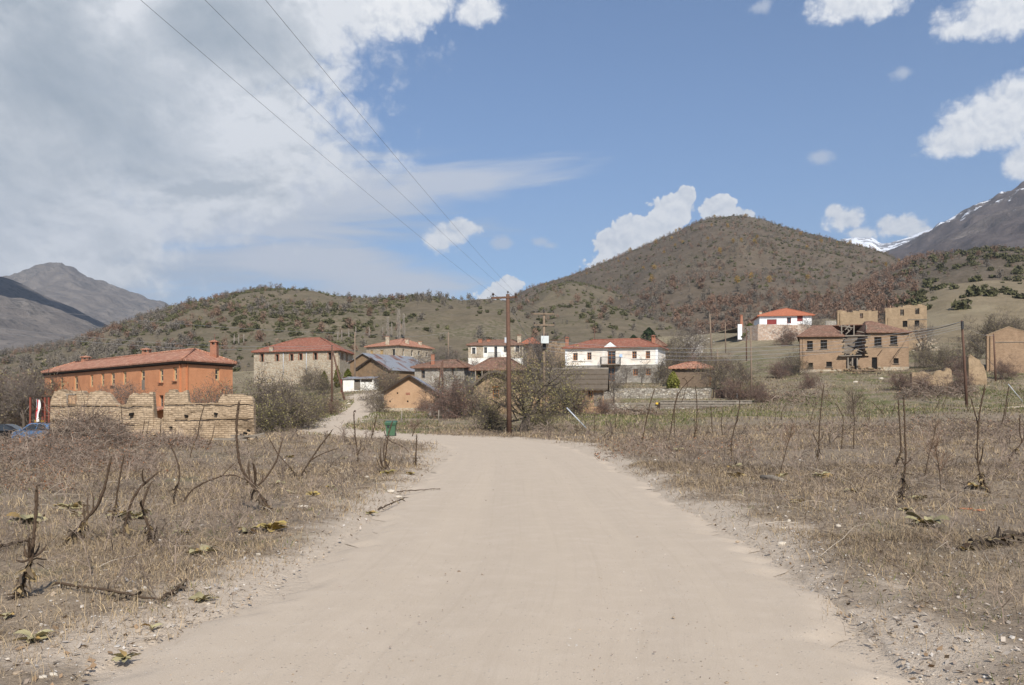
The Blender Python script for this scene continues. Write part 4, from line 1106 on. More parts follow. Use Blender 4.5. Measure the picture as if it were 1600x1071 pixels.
# ================================================================ white and stone house, upper centre
def centre_white_house():
    A = vec((at(731.5, 190), 190)); B = vec((at(817.5, 189), 189)); C = B + (1, 9); D = A + (1, 9); zx = lambda v: zat(480+v/4.867, 189.5)
    ze = zx(284); root = thing('village_house', (*A, 7), 'two storey house with white centre bay, bare stone ends and a small balcony', 'house')
    L = nrm2(A, B)[2]
    px = lambda a, b, c, d: op(A, B, 600+a/4.867, 600+b/4.867, 480+c/4.867, 480+d/4.867)
    ops = [px(669,696,309,357), px(761,784,306,351), px(839,861,300,385), px(911,931,298,344), px(999,1027,291,341), px(1004,1028,392,418)]
    m = MB(); wall(m, A, B, 5, ze, ops); wall(m, B, C, 5, ze); wall(m, C, D, 5, ze); wall(m, D, A, 5, ze); m.build('wall', M['stone_cream'], root)
    m = MB(); c0 = px(756, 952, 286, 420); wall(m, wp(A, B, c0[0], 0, -.03)[:2], wp(A, B, c0[1], 0, -.03)[:2], zx(386), ze-.02, [(o[0]-c0[0], o[1]-c0[0], o[2], o[3]) for o in ops[1:4]], .02, False)
    b0 = (0.0, L, zx(455), zx(362)); m.quad(wp(A, B, .02, b0[2], -.02), wp(A, B, L-.02, b0[2], -.02), wp(A, B, L-.02, zx(388), -.02), wp(A, B, .02, zx(388), -.02)); m.build('white_render', M['white'], root)
    for k, o in enumerate(ops): window(root, A, B, o, .2, 'wood_brown' if k in (2, 4) else 'wood_grey', 'glass', (1, 1), trim='white' if k in (0, 4) else None, name='door' if k == 2 else 'window')
    m = MB(); o = px(797, 888, 345, 385); m.obox(wp(A, B, (o[0]+o[1])/2, o[2]-.06, -.5), ((o[1]-o[0])/2, 0, 0), (0, .5, 0), (0, 0, .07)); bl = m.build('balcony', M['stone_grey'], root)
    m = MB()
    for k in range(13): u = o[0] + (o[1]-o[0])*k/12; m.tube([wp(A, B, u, o[2], -.95), wp(A, B, u, o[3]-.1, -.95)], .025, 4)
    m.tube([wp(A, B, o[0], o[3]-.1, -.95), wp(A, B, o[1], o[3]-.1, -.95)], .035, 4); m.build('railing', M['iron'], bl)
    hip_roof(root, [A, B, C, D], ze, ((A+D)/2 + (2.6, 0), (B+C)/2 - (2.8, 0)), zx(240), .4, 'tile_brown')
    for a, y, v in ((731, 192, 240), (1028, 191, 212), (795, 193, 238)): chimney(root, at(600+a/4.867, y), y, ze-.1, zx(v), .8, 'stone_cream' if a > 1000 else 'brickred', 'tile_red', pots=False)
    # neighbour with the bright roof
    A = vec((at(818, 199), 199)); B = vec((at(840, 198), 198)); C = B + (1, 8); D = A + (1, 8); ze2 = zat(536, 198)
    r2 = thing('village_house', (*A, 8), 'small house with bright orange roof tucked behind the white bay house', 'house')
    m = MB(); [wall(m, p, q_, 6, ze2) for p, q_ in ((A, B), (B, C), (C, D), (D, A))]; m.build('wall', M['adobe_light'], r2)
    hip_roof(r2, [A, B, C, D], ze2, ((A+D)/2 + (1., 0), (B+C)/2 - (1.3, 0)), zat(528, 202), .6, 'tile_new')
    # brown roofless house
    A = vec((at(820, 206), 206)); B = vec((at(884, 204), 204)); C = B + (1, 8); D = A + (1, 8); z2 = zat(537, 205)
    r3 = thing('roofless_house', (*A, 9), 'long roofless brown mud house beside the white main house', 'house')
    px = lambda a, b, c, d: op(A, B, 600+a/4.867, 600+b/4.867, 480+c/4.867, 480+d/4.867)
    ops = [px(1118,1142,304,347), px(1182,1206,310,340), px(1270,1297,302,356)]
    m = MB(); wall(m, A, B, 7, z2, ops)
    rg = random.Random(3); u = 0; L = nrm2(A, B)[2]
    while u < L-.6:
        w = rg.uniform(.4, 1.2); h = rg.choice([0, .15, .3, .5]); w = min(w, L-u)
        m.obox(wp(A, B, u+w/2, z2+h/2-.01, .22), (w/2-.004, 0, 0), (0, .2, 0), (0, 0, h/2+.012)); u += w
    [wall(m, p, q_, 7, z2-.3) for p, q_ in ((B, C), (C, D), (D, A))]; m.build('wall', M['adobe_light'], r3)
    for o in ops: window(r3, A, B, o, .2, 'wood_grey', 'wood_brown', (1, 0))
    m = MB(); m.beam(wp(A, B, L-3.6, z2+.7, .3), wp(A, B, L-.2, z2+.85, .3), .5, .12); m.build('roof_remnant', M['tile_brown'], r3)
centre_white_house()

# ================================================================ main white house
def white_house():
    A = vec((at(883, 152.5), 152.5)); B = vec((at(1028, 147.5), 147.5)); d, n, L = nrm2(A, B); C = B - n*8.5; D = A - n*8.5
    zz = lambda v, Y=150: zat(480+v/4.444, Y)
    ze = zz(276); zm = zz(402); root = thing('white_house', (*A, 5.5), 'white two storey house with stone ground floor, balcony and small roof pediment', 'house')
    P = lambda a, b, c, e: op(A, B, 820+a/4.444, 820+b/4.444, 480+c/4.444, 480+e/4.444)
    up = [P(335,367,319,371), P(433,463,315,366), P(575,630,306,397), P(745,777,308,359), P(840,870,305,358)]
    lo = [P(752,785,431,475), P(841,875,427,473), P(570,625,420,513)]
    m = MB(); wall(m, A, B, zm, ze, up); [wall(m, p, q, zm, ze) for p, q in ((B, C), (C, D), (D, A))]; m.build('wall', M['whitepink'], root)
    m = MB(); q = expand([A, B, C, D], -.02); ql = nrm2(q[0], q[1])[2]
    wall(m, q[0], q[1], 3, zm, [(o[0]-.02, o[1]-.02, o[2], o[3]) for o in lo]); [wall(m, a, b, 3, zm) for a, b in ((q[1], q[2]), (q[2], q[3]), (q[3], q[0]))]; m.build('stone_storey', M['stone_grey'], root)
    for k, o in enumerate(up): window(root, A, B, o, .16, 'wood_orange', 'glass', (1, 2), name='door' if k == 2 else 'window', fw=.09)
    for k, o in enumerate(lo): window(root, A, B, o, .16, 'wood_orange', 'glass', (1, 1), name='door' if k == 2 else 'window', fw=.11)
    # sills and string course
    m = MB()
    for a, b in ((up[0], up[1]), (up[3], up[4])): m.obox(wp(A, B, (a[0]+b[1])/2, min(a[2], b[2])-.06, -.05), np.array([*d,0])*((b[1]-a[0])/2+.15), np.array([*n,0])*.06, (0,0,.05))
    m.obox(wp(A, B, L/2, zm, -.03), np.array([*d,0])*(L/2+.03), np.array([*n,0])*.04, (0,0,.06)); m.build('moulding', M['white'], root)
    # corner pilasters
    m = MB()
    for u in (.2, L-.2): m.obox(wp(A, B, u, (zm+ze)/2+.03, -.02), np.array([*d,0])*.2, np.array([*n,0])*.025, (0,0,(ze-zm)/2-.06))
    m.build('pilaster', M['cleanwhite'], root)
    # arched hood over the balcony door
    m = MB(); o = up[2]; c = (o[0]+o[1])/2; w = (o[1]-o[0])/2
    m.tube([wp(A, B, c + (w+.05)*math.cos(math.pi*k/10), o[3]-.02 + .28*math.sin(math.pi*k/10), -.04) for k in range(11)], .06, 5); m.build('arch', M['stone_grey'], root)
    # balcony on iron brackets
    b = P(532, 668, 350, 400); m = MB(); m.obox(wp(A, B, (b[0]+b[1])/2, b[2]-.02, -.6), np.array([*d,0])*((b[1]-b[0])/2), np.array([*n,0])*.6, (0,0,.06)); bl = m.build('balcony', M['wood_grey'], root)
    m = MB(); nb = 26
    def rail(u, dep): return wp(A, B, u, 0, -dep)
    for k in range(nb+1):
        u = b[0]+.03 + (b[1]-b[0]-.06)*k/nb; p = rail(u, 1.15); m.tube([p + (0,0,b[2]+.04), p + (0,0,b[3])], .016, 4)
    for u in (b[0]+.03, b[1]-.03):
        for k in range(6): p = rail(u, .1 + k*.2); m.tube([p + (0,0,b[2]+.04), p + (0,0,b[3])], .016, 4)
        m.tube([rail(u, .02) + (0,0,b[3]), rail(u, 1.15) + (0,0,b[3])], .03, 4)
    m.tube([rail(b[0]+.03, 1.15) + (0,0,b[3]), rail(b[1]-.03, 1.15) + (0,0,b[3])], .03, 4); m.build('railing', M['iron'], bl)
    m = MB()
    for k in range(4):
        u = b[0]+.2 + (b[1]-b[0]-.4)*k/3; m.beam(rail(u, .02) + (0,0,b[2]-.75), rail(u, 1.0) + (0,0,b[2]-.1), .06, .06)
    m.build('bracket', M['wood_dark'], bl)
    mid = (D - A)/2
    roof = hip_roof(root, [A, B, C, D], ze, (A + mid + d*4.0, B + mid - d*3.6), zz(224, 154), .5, 'tile_red')
    m = MB(); q = expand([A, B, C, D], .25)
    for i in range(4): wall(m, q[i], q[(i+1)%4], ze-.26, ze-.25+.02, (), .2, False)
    m.poly(*[np.array([*p, ze-.26]) for p in q][::-1]); m.build('cornice', M['white'], root)
    # pediment
    p0 = P(552, 640, 240, 275); u0, u1 = p0[0], p0[1]; zt = zz(238); m = MB()
    a, bb, c2 = wp(A, B, u0, ze-.05, -.42), wp(A, B, u1, ze-.05, -.42), wp(A, B, (u0+u1)/2, zt-.15, -.42)
    back = -np.array([*n, 0])*3.4
    m.poly(a, bb, c2); m.poly(a, c2, c2+back, a+back); m.poly(bb, bb+back, c2+back, c2); pd = m.build('pediment', M['cleanwhite'], root)
    m = MB()
    for s in (a, bb):
        e = s + (s-c2)*.12; m.poly(e+(0,0,.1), c2+(0,0,.16), c2+back+(0,0,.16), e+back+(0,0,.1)); m.poly(e+(0,0,.02), e+(0,0,.1), c2+(0,0,.16), c2+(0,0,.06))
    m.build('pediment_roof', M['tile_red'], pd)
    for px, Y, v in ((885.8, 156, 211), (1020.6, 151, 199)): chimney(root, at(px, Y), Y, ze-.2, zz(v, Y), .6, 'brickred', 'tile_red')
    s = P(656, 678, 328, 348); m = MB(); m.obox(wp(A, B, (s[0]+s[1])/2, (s[2]+s[3])/2, -.03), np.array([*d,0])*(s[1]-s[0])/2, np.array([*n,0])*.02, (0,0,(s[3]-s[2])/2))
    sg = m.build('notice_board', material('pale_blue_sign', lambda t, b: (.45,.58,.78), .6), root)
    # dark outhouse roof just behind, right
    A2 = vec((at(1022, 165), 165)); B2 = vec((at(1036, 164), 164)); C2 = B2 + (.5, 5); D2 = A2 + (.5, 5)
    r2 = thing('outhouse', (*A2, 7), 'dark roofed outhouse peeping out behind the white house', 'house'); z2 = zat(540, 164)
    m = MB(); [wall(m, p, q_, 5, z2) for p, q_ in ((A2, B2), (B2, C2), (C2, D2), (D2, A2))]; m.build('wall', M['stone_grey'], r2)
    hip_roof(r2, [A2, B2, C2, D2], z2, ((A2+D2)/2 + (.4, 0), (B2+C2)/2 - (1.2, 0)), zat(527.5, 166), .7, 'tile_brown')
white_house()

# ================================================================ boarded shed on the terrace
def board_shed():
    A = vec((at(1051, 125), 125)); B = vec((at(1108.5, 124), 124)); C = B + (1.2, 4.2); D = A + (1.2, 4.2); zz = lambda v, Y=124.5: zat(480+v/4.444, Y)
    root = thing('boarded_shed', (*A, 4.3), 'brown boarded shed with orange tiled roof on the stone terrace', 'shed')
    ze = zz(430); L = nrm2(A, B)[2]; m = MB()
    nb = 13; z0 = zz(560)
    for k in range(nb):
        za, zb = z0 + (ze-z0)*k/nb, z0 + (ze-z0)*(k+1)/nb
        for p, q in ((A, B), (C, D), (D, A)): m.quad(wp(p, q, 0, za, -.03), wp(p, q, nrm2(p, q)[2], za, -.03), wp(p, q, nrm2(p, q)[2], zb, 0), wp(p, q, 0, zb, 0)); m.quad(wp(p, q, 0, za, 0), wp(p, q, nrm2(p, q)[2], za, 0), wp(p, q, nrm2(p, q)[2], za, -.03), wp(p, q, 0, za, -.03))
    m.build('boarding', M['wood_brown'], root)
    m = MB(); LL = nrm2(B, C)[2]
    for k in range(4): u = .1 + (LL-.2)*k/3; m.beam(wp(B, C, u, z0, .1), wp(B, C, u, ze, .1), .16, .16)
    m.beam(wp(B, C, 0, ze-.1, .1), wp(B, C, LL, ze-.1, .1), .14, .16); m.beam(wp(B, C, 0, z0+.9, .1), wp(B, C, LL, z0+.9, .1), .1, .1); m.build('post', M['wood_orange'], root)
    m = MB()
    for k in range(9): u = -.2 + (L+.4)*k/8; m.beam(wp(A, B, u, ze-.03, -.5), wp(A, B, u, ze+.05, 1.0), .1, .12)
    m.build('rafter', M['wood_tan'], root)
    hip_roof(root, [A, B, C, D], ze+.22, ((A+D)/2 + (1.9, 0), (B+C)/2 - (1.9, 0)), zz(384, 126.5), .55, 'tile_orange', drop=.05)
board_shed()

# ================================================================ thatched long house
def thatched_house():
    A = vec((at(832, 93), 93)); B = vec((at(943, 92), 92)); C = B + (.4, 5.2); D = A + (.4, 5.2); zz = lambda v, Y=92.3: zat(480+v/4.444, Y)
    ze = zz(560); zr = zz(440, 94.8); root = thing('thatched_house', (*A, 1), 'low ochre mud house under a thick layered grey thatch roof', 'house')
    px = lambda a, b, c, e: op(A, B, 820+a/4.444, 820+b/4.444, 480+c/4.444, 480+e/4.444)
    w = px(440, 473, 580, 636); d = px(481, 541, 598, 690)
    m = MB(); wall(m, A, B, 0, ze, [w]); wall(m, B, C, 0, ze); gable_tri(m, B, C, ze, zr-.2); wall(m, C, D, 0, ze); wall(m, D, A, 0, ze); gable_tri(m, D, A, ze, zr-.2); m.build('wall', M['mudwash'], root)
    window(root, A, B, w, .12, 'wood_orange', 'glass', (1, 1), fw=.09)
    m = MB()
    for k in range(5): u = d[0] + (d[1]-d[0])*(k+.5)/5; m.obox(wp(A, B, u, (d[2]+d[3])/2, -.03), (((d[1]-d[0])/10-.01), 0, 0), (0, .025, 0), (0, 0, (d[3]-d[2])/2 + .05*math.sin(k*3)))
    m.build('door', M['wood_grey'], root)
    # thatch in courses
    q = expand([A, B, C, D], .45); rg = random.Random(8); half = 3.05; m = MB()
    rf = lambda u, s, z: None
    n, dd = nrm2(A, B)[1], nrm2(A, B)[0]; L = nrm2(A, B)[2] + .9
    O = A - dd*.45; midv = -n*(2.62)
    for side in (1, -1):
        for c in range(4):
            t0, t1 = c/4, (c+1)/4 + .05
            nx = 60
            for k in range(nx):
                u0, u1 = L*k/nx, L*(k+1)/nx
                j = rg.uniform(-.03, .05)
                def pt(u, t, up):
                    t = min(t, 1.18); base = np.array([*(O + dd*u + midv + n*side*t*3.1), zr + .06 - (zr-ze+.25)*t])
                    return base + (0, 0, up)
                a = pt(u0, t0, .02 + j*.4); b_ = pt(u1, t0, .02 + j*.4); e = pt(u1, t1+j*.3, .17 + j); f = pt(u0, t1+j*.3, .17 + j); g = pt(u1, t1+j*.3-.01, -.02); h = pt(u0, t1+j*.3-.01, -.02)
                ps = [f, e, b_, a]; dn = [h, g, e, f]
                if side < 0: ps, dn = ps[::-1], dn[::-1]
                m.poly(*ps); m.poly(*dn)
        for u in (0.0, L):
            m.poly(*[np.array([*(O + dd*u + midv + n*side*t*3.1), zr + z_ - (zr-ze+.25)*t]) for t, z_ in ((0, .08), (1.05, .2), (1.05, -.03), (0, -.12))])
    m.build('thatch_roof', M['thatch'], root)
    m = MB(); m.tube([np.array([*(O + midv + dd*L*k/12), zr+.14+.02*math.sin(k*2.3)]) for k in range(13)], .16, 6); m.build('ridge_roll', M['wood_grey'], root)
thatched_house()

# ================================================================ mud hut with the rounded roof
def mud_hut():
    Y = 82; A = vec((at(739.5, Y), Y)); B = vec((at(814, Y), Y)); C = B + (0, 7); D = A + (0, 7); L = B[0]-A[0]; zz = lambda v: zat(480+v/4.867, Y)
    root = thing('mud_hut', (*A, 1), 'small ochre mud hut with rounded grey roof edge behind the bare thorn tree', 'hut')
    cx_ = (A[0]+B[0])/2 ; hw = L/2
    arc = [(640,612),(700,562),(735,530),(765,506),(800,488),(840,479),(875,483),(905,493),(940,518),(985,556),(1040,596)]
    arc = [(at(600+a/4.867, Y), zz(v)) for a, v in arc]
    w = op(A, B, 600+829/4.867, 600+874/4.867, 480+628/4.867, 480+690/4.867)
    # front wall follows the arch
    m = MB(); ops = [w]
    wall(m, A, B, 0, zz(612), [(w[0], w[1], w[2], min(w[3], zz(615)))])
    xs = np.linspace(A[0], B[0], 15); top = np.interp(xs, [a for a, _ in arc], [z for _, z in arc]) - .22
    for i in range(14): m.quad((xs[i], Y, zz(612)), (xs[i+1], Y, zz(612)), (xs[i+1], Y, top[i+1]), (xs[i], Y, top[i]))
    [wall(m, p, q_, 0, zz(612)) for p, q_ in ((B, C), (C, D), (D, A))]; m.build('wall', M['adobe_light'], root)
    window(root, A, B, (w[0], w[1], w[2], min(w[3], zz(615))), .1, 'wood_orange', 'glass', (1, 1), fw=.08)
    m = MB(); m.box(at(600+825/4.867, Y), at(600+878/4.867, Y), Y-.06, Y+.1, zz(616)+.01, zz(604)); m.build('lintel', M['wood_orange'], root)
    ys = [Y-.55, Y+1, Y+3, Y+5, Y+7.4]; m = MB(); na = len(arc); vs = []
    for y in ys:
        for (x, z) in arc: vs.append((x, y, z + .04*math.sin(y*1.7+x)))
    for y in ys:
        for (x, z) in arc: vs.append((x*.97 + cx_*.03, y + .02, z - .26))
    o = len(ys)*na; fs = []
    for i in range(len(ys)-1):
        for k in range(na-1):
            fs.append((i*na+k, i*na+k+1, (i+1)*na+k+1, (i+1)*na+k)); fs.append((o+i*na+k, o+(i+1)*na+k, o+(i+1)*na+k+1, o+i*na+k+1))
    for k in range(na-1): fs.append((k, o+k, o+k+1, k+1))
    for i in range(len(ys)-1):
        fs.append((i*na, (i+1)*na, o+(i+1)*na, o+i*na)); fs.append((i*na+na-1, o+i*na+na-1, o+(i+1)*na+na-1, (i+1)*na+na-1))
    m.add(vs, fs); m.build('rounded_roof', M['thatch'], root)
mud_hut()

# ================================================================ villa on the hill
def villa():
    Y = 235; A = vec((at(1186.8, Y), Y)); B = vec((at(1268.5, Y-2), Y-2)); C = B + (1.5, 11); D = A + (1.5, 11); zz = lambda v, y=Y-1: zat(440+v/3.333, y)
    ze = zz(176); root = thing('villa', (*A, 22), 'modern white single storey villa with bright orange roof on a stone terrace', 'house')
    P = lambda a, b, c, e: op(A, B, 1120+a/3.333, 1120+b/3.333, 440+c/3.333, 440+e/3.333)
    ops = [P(261,312,197,224), P(365,387,187,219), P(418,448,179,208)]
    m = MB(); wall(m, A, B, 19, ze, ops, .3); [wall(m, p, q_, 19, ze) for p, q_ in ((B, C), (C, D), (D, A))]; m.build('wall', M['cleanwhite'], root)
    for k, o in enumerate(ops): window(root, A, B, o, .1, 'redshut', 'redshut' if k != 1 else 'glass', (0, 0), name='door' if k == 1 else 'window', fw=.16)
    hip_roof(root, [A, B, C, D], ze, ((A+D)/2 + (6.5, 0), (B+C)/2 - (5.5, 0)), zz(143, 240), .7, 'tile_new')
    chimney(root, at(1188, 237), 237, ze-.2, zz(158, 237), .7, 'stone_cream', 'tile_new', pots=False)
    # terrace wall
    T0 = vec((at(1152, 231), 231)); T1 = vec((at(1184, 224), 224)); T2 = vec((at(1250, 226), 226)); T3 = vec((at(1310, 236), 236))
    tw = thing('terrace_wall', (*T1, 17), 'pinkish stone terrace wall holding up the white villa', 'wall')
    m = MB(); z1 = zat(507, 224)
    for p, q_, zt, zb in ((T1, T2, zat(507.5, 225), 15),):
        wall(m, p, q_, zb, zt, (), .5); m.quad(wp(p, q_, 0, zt), wp(p, q_, nrm2(p, q_)[2], zt), wp(p, q_, nrm2(p, q_)[2], zt, .5), wp(p, q_, 0, zt, .5))
    wall(m, T2, T3, 16, zat(508.5, 230), (), .5); wall(m, T0, T1, 15, zat(509, 226), (), .5); m.quad(wp(T0, T1, 0, zat(509, 226)), wp(T0, T1, nrm2(T0, T1)[2], zat(509, 226)), wp(T0, T1, nrm2(T0, T1)[2], zat(509, 226), .5), wp(T0, T1, 0, zat(509, 226), .5)); m.build('stonework', M['stone_pink'], tw)
    m = MB(); T = [np.array([*p, zat(508.5, 228)-.4]) for p in (T0, T1, T2, T3)]; m.poly(*T, np.array([T3[0], 248, T[0][2]]), np.array([T0[0]-2, 248, T[0][2]])); m.build('terrace_paving', M['stone_grey'], tw)
    # little white gate wall and the red chimney beyond it
    m = MB(); m.box(at(1153, 229), at(1159.5, 229), 229, 229.3, 19, zat(507, 229)); o = m.build('gate_wall', M['cleanwhite']); tag(o, 'short white wall stub at the left end of the villa terrace', 'wall')
    ch = thing('red_flue', (at(1158.5, 238), 238, 20), 'slim red brick flue standing between white wall and villa', 'chimney')
    m = MB(); x = at(1158.5, 238); m.add([(x-.55,237.5,20),(x+.55,237.5,20),(x+.55,238.5,20),(x-.55,238.5,20),(x-.28,237.8,zat(493,238)),(x+.28,237.8,zat(493,238)),(x+.28,238.3,zat(493,238)),(x-.28,238.3,zat(493,238))], [(0,1,5,4),(1,2,6,5),(2,3,7,6),(3,0,4,7),(4,5,6,7)]); m.build('shaft', M['brickred'], ch)
    m = MB(); m.box(x-.36, x+.36, 237.7, 238.4, zat(493,238), zat(492.4,238)); m.build('chimney_cap', M['tile_new'], ch)
    m = MB(); m.box(at(1290, 232), at(1309, 232), 232, 232.5, 17, zat(501.5, 232)); o = m.build('stone_fence', M['stone_grey']); tag(o, 'low pale stone wall between villa and ruins', 'wall')
villa()

# ================================================================ ruins
def ragged(mb, A, B, z0, prof, ops=(), th=.45, seed=1, step=.4, amp=.12):
    """wall whose top follows prof [(u, z)] with broken courses"""
    d, n, L = nrm2(A, B); rg = random.Random(seed)
    zmin = min(z for _, z in prof) - .02
    zmin = max([zmin] + []) if not ops else max(zmin, max(o[3] for o in ops)+.05)
    zmin = min(zmin, max(z for _, z in prof))
    wall(mb, A, B, z0, zmin, ops, th)
    u = 0; us = [p[0] for p in prof]; zs = [p[1] for p in prof]
    while u < L - .01:
        w = min(rg.uniform(.6, 1.4)*step, L-u); z = float(np.interp(u + w/2, us, zs)) + rg.uniform(-amp, amp)
        if z > zmin + .02:
            c = wp(A, B, u + w/2, (zmin+z)/2 - .003, th/2); mb.obox(c, np.array([*d,0])*(w/2), np.array([*n,0])*(th/2-.002), (0,0,(z-zmin)/2+.006))
        u += w
def E(a): return 1120 + a/3.333
def EV(v): return 440 + v/3.333

def ruin_house():
    Y = 138; A = vec((at(E(432), Y), Y)); B = vec((at(E(650), Y-.6), Y-.6)); A2 = vec((at(E(790), Y-1), Y-1)); B2 = vec((at(E(1000), Y-1.5), Y-1.5)); C2 = B2 + (1.2, 8.5); D = A + (3.3, 9.5)
    zz = lambda v, y=Y-.7: zat(EV(v), y)
    root = thing('ruined_house', (*A, 7), 'collapsing two storey brown mud brick house with open middle and torn tile roof', 'ruin')
    ze = zz(282, Y); ze2 = zz(262); z0 = 5.5
    P = lambda A_, B_, a, b, c, e: op(A_, B_, E(a), E(b), EV(c), EV(e))
    oL = [P(A,B,470,500,310,355), P(A,B,540,575,305,351), P(A,B,477,501,424,450), P(A,B,570,600,418,445)]
    oR = [P(A2,B2,820,858,290,336), P(A2,B2,903,940,283,330), P(A2,B2,807,836,395,458), P(A2,B2,920,947,400,428)]
    m = MB(); wall(m, A, B, z0, ze, oL); wall(m, A2, B2, z0, ze2, oR); wall(m, B2, C2, z0, ze2); wall(m, C2, D, z0, ze-.2); wall(m, D, A, z0, ze)
    # inner partition sides of the collapsed bay and the lower front of the bay
    wall(m, B, B + (.6, 9), z0, ze-.1, (), .4); wall(m, A2 + (.6, 9), A2, z0, ze2-.1, (), .4)
    dr = P(B, A2, 681, 734, 400, 470)
    ragged(m, B, A2, z0, [(0, zz(392)), (1.2, zz(392)), (3.2, zz(398)), (5.9, zz(392))], [(dr[0], dr[1], z0+.3, zz(402))], .42, 5, .5, .05)
    m.build('wall', M['adobe_brown'], root)
    m = MB()
    for p, q_ in ((A, B), (A2, B2)): 
        d, n, L = nrm2(p, q_)
        for (u0, u1) in ([(0, L)] if p is A else [(0, oR[2][0]-.05), (oR[2][1]+.05, L)]):
            m.obox(wp(p, q_, (u0+u1)/2, zz(458 if p is A else 446)/2 + z0/2, -.03), np.array([*d,0])*(u1-u0)/2, np.array([*n,0])*.06, (0,0,(zz(458 if p is A else 446)-z0)/2))
    m.build('stone_footing', M['stone_cream'], root)
    for p, q_, os in ((A, B, oL), (A2, B2, oR)):
        for k, o in enumerate(os):
            door = (os is oR and k == 2)
            window(root, p, q_, o, .18, 'wood_dark', 'dark', (1 if not door and k < 2 else 0, 0), name='door' if door else 'window', fw=.09, sill=None if door else 'wood_grey')
    # timber lacing courses
    m = MB()
    for p, q_, vs in ((A, B, (366, 378)), (A2, B2, (345, 356))):
        d, n, L = nrm2(p, q_)
        for v in vs[:1]: m.obox(wp(p, q_, L/2, zz(v), -.015), np.array([*d,0])*(L/2-.1), np.array([*n,0])*.03, (0,0,.05))
    m.build('timber_course', M['wood_grey'], root)
    # roofs of the two wings
    qL = [A, B, B + (1.6, 9), D]; qR = [A2, B2, C2, A2 + (.9, 8.6)]
    hip_roof(root, qL, ze, (A + (3.6, 4.6), B + (.05, 4.6)), zz(227, Y+4), .45, 'tile_brown', caps=False)
    hip_roof(root, qR, ze2, (A2 + (1.2, 4.3), B2 + (-4.0, 4.3)), zz(206, Y+3), .45, 'tile_brown', caps=False)
    # back wall and rubble of the bay, broken rafters and hanging timbers
    m = MB(); wall(m, B + (.2, 3.2), A2 + (.2, 3.4), z0, zz(284), (), .3, True); m.build('inner_wall', M['inner'], root)
    m = MB(); a_, b_ = np.array([*(B + (-.3, 4.6)), zz(228, Y+4)]), np.array([*(A2 + (1.4, 4.4)), zz(224, Y+4)]); c_, d_ = np.array([*(A2 + (1.4, 9)), ze2]), np.array([*(B + (-.3, 9.4)), ze]); m.poly(a_, b_, c_, d_); m.poly(*[p - (0, 0, .14) for p in (d_, c_, b_, a_)]); m.quad(a_, a_ - (0, 0, .14), b_ - (0, 0, .14), b_); m.build('rear_roof', M['tile_brown'], root)
    m = MB(); rj = random.Random(31)
    for (p_, sg, zt_) in ((B, 1, ze-.15), (A2, -1, ze2-.15)):
        z_ = zz(388)
        while z_ < zt_ - .3:
            h_ = rj.uniform(.18, .4); w_ = rj.uniform(.0, .55); x_ = p_[0] + sg*w_/2
            if w_ > .08: m.box(x_-w_/2+.005, x_+w_/2, p_[1]+.02, p_[1]+.4, z_, min(z_+h_, zt_))
            z_ += h_ + .004
    m.build('broken_edge', M['adobe_light'], root)
    rg = random.Random(12)
    for k in range(16):
        m = MB(); t = rg.random(); x = B[0] + (A2[0]-B[0])*t; y = Y + rg.uniform(-.5, 2.6)
        L = rg.uniform(.8, 2.6); a = rg.uniform(-1.3, 1.3); zc = zz(rg.uniform(234, 280), y)
        if k > 10: zc = zz(rg.uniform(360, 392), y)
        m.beam((x-L/2*math.sin(a), y, zc-L/2*math.cos(a)*.45), (x+L/2*math.sin(a), y+.4, zc+L/2*math.cos(a)*.45), .13, .11); m.build('broken_rafter', M['wood_grey'], root)
    m = MB()
    for t in (.02, .5, .98): x = B[0] + (A2[0]-B[0])*t; m.beam((x, Y-.3, zz(282)), (x+.05, Y-.2, zz(226)), .16, .16)
    m.beam((B[0]-.3, Y-.5, zz(284)), (A2[0]+.3, Y-1.0, zz(282)), .16, .2); m.build('beam', M['wood_grey'], root)
    m = MB(); m.beam((B[0]-.6, Y-.95, zz(388)), (A2[0]-1.2, Y-1.3, zz(386)), .5, .14); m.build('balcony_ledge', M['wood_grey'], root)
    m = MB()
    for a in (683, 706, 731): m.beam((at(E(a), Y-1.0), Y-1.0, z0+.2), (at(E(a), Y-1.0), Y-1.0, zz(396)), .2, .16)
    m.build('door_post', M['wood_grey'], root)
    m = MB(); d, n, L = nrm2(A2, B2)
    for a, b_ in (((836, 392), (862, 360)), ((918, 402), (952, 354))): m.tube([np.array([at(E(a[0]), Y-2.1), Y-2.1, zz(a[1])]), np.array([at(E(b_[0]), Y-2.6), Y-2.6, zz(b_[1])])], .05, 5)
    m.build('prop', M['wood_dark'], root)
    m = MB()
    for k in range(46):
        x = rg.gauss(at(E(735), Y-2.5), 2.2); y = Y - 1.2 - abs(rg.gauss(0, 1.2)); s = rg.uniform(.08, .3); z = g1(x, y) + s*.3 + max(0, .7-abs(y-Y+1.2)*.35)*rg.random()
        a = rg.uniform(0, 3); m.obox((x, y, z), (s*math.cos(a), s*math.sin(a), .02), (-s*.6*math.sin(a), s*.6*math.cos(a), .05), (0, -.03, s*.45))
    m.build('rubble', M['adobe_light'], root)['kind'] = 'stuff'
    # plaster slab hanging inside
    m = MB(); m.poly((at(E(690), Y+1), Y+1, zz(378)), (at(E(748), Y+1.2), Y+1.2, zz(322)), (at(E(752), Y+1.3), Y+1.3, zz(336)), (at(E(716), Y+1.1), Y+1.1, zz(384))); m.build('fallen_slab', M['adobe_light'], root)
ruin_house()

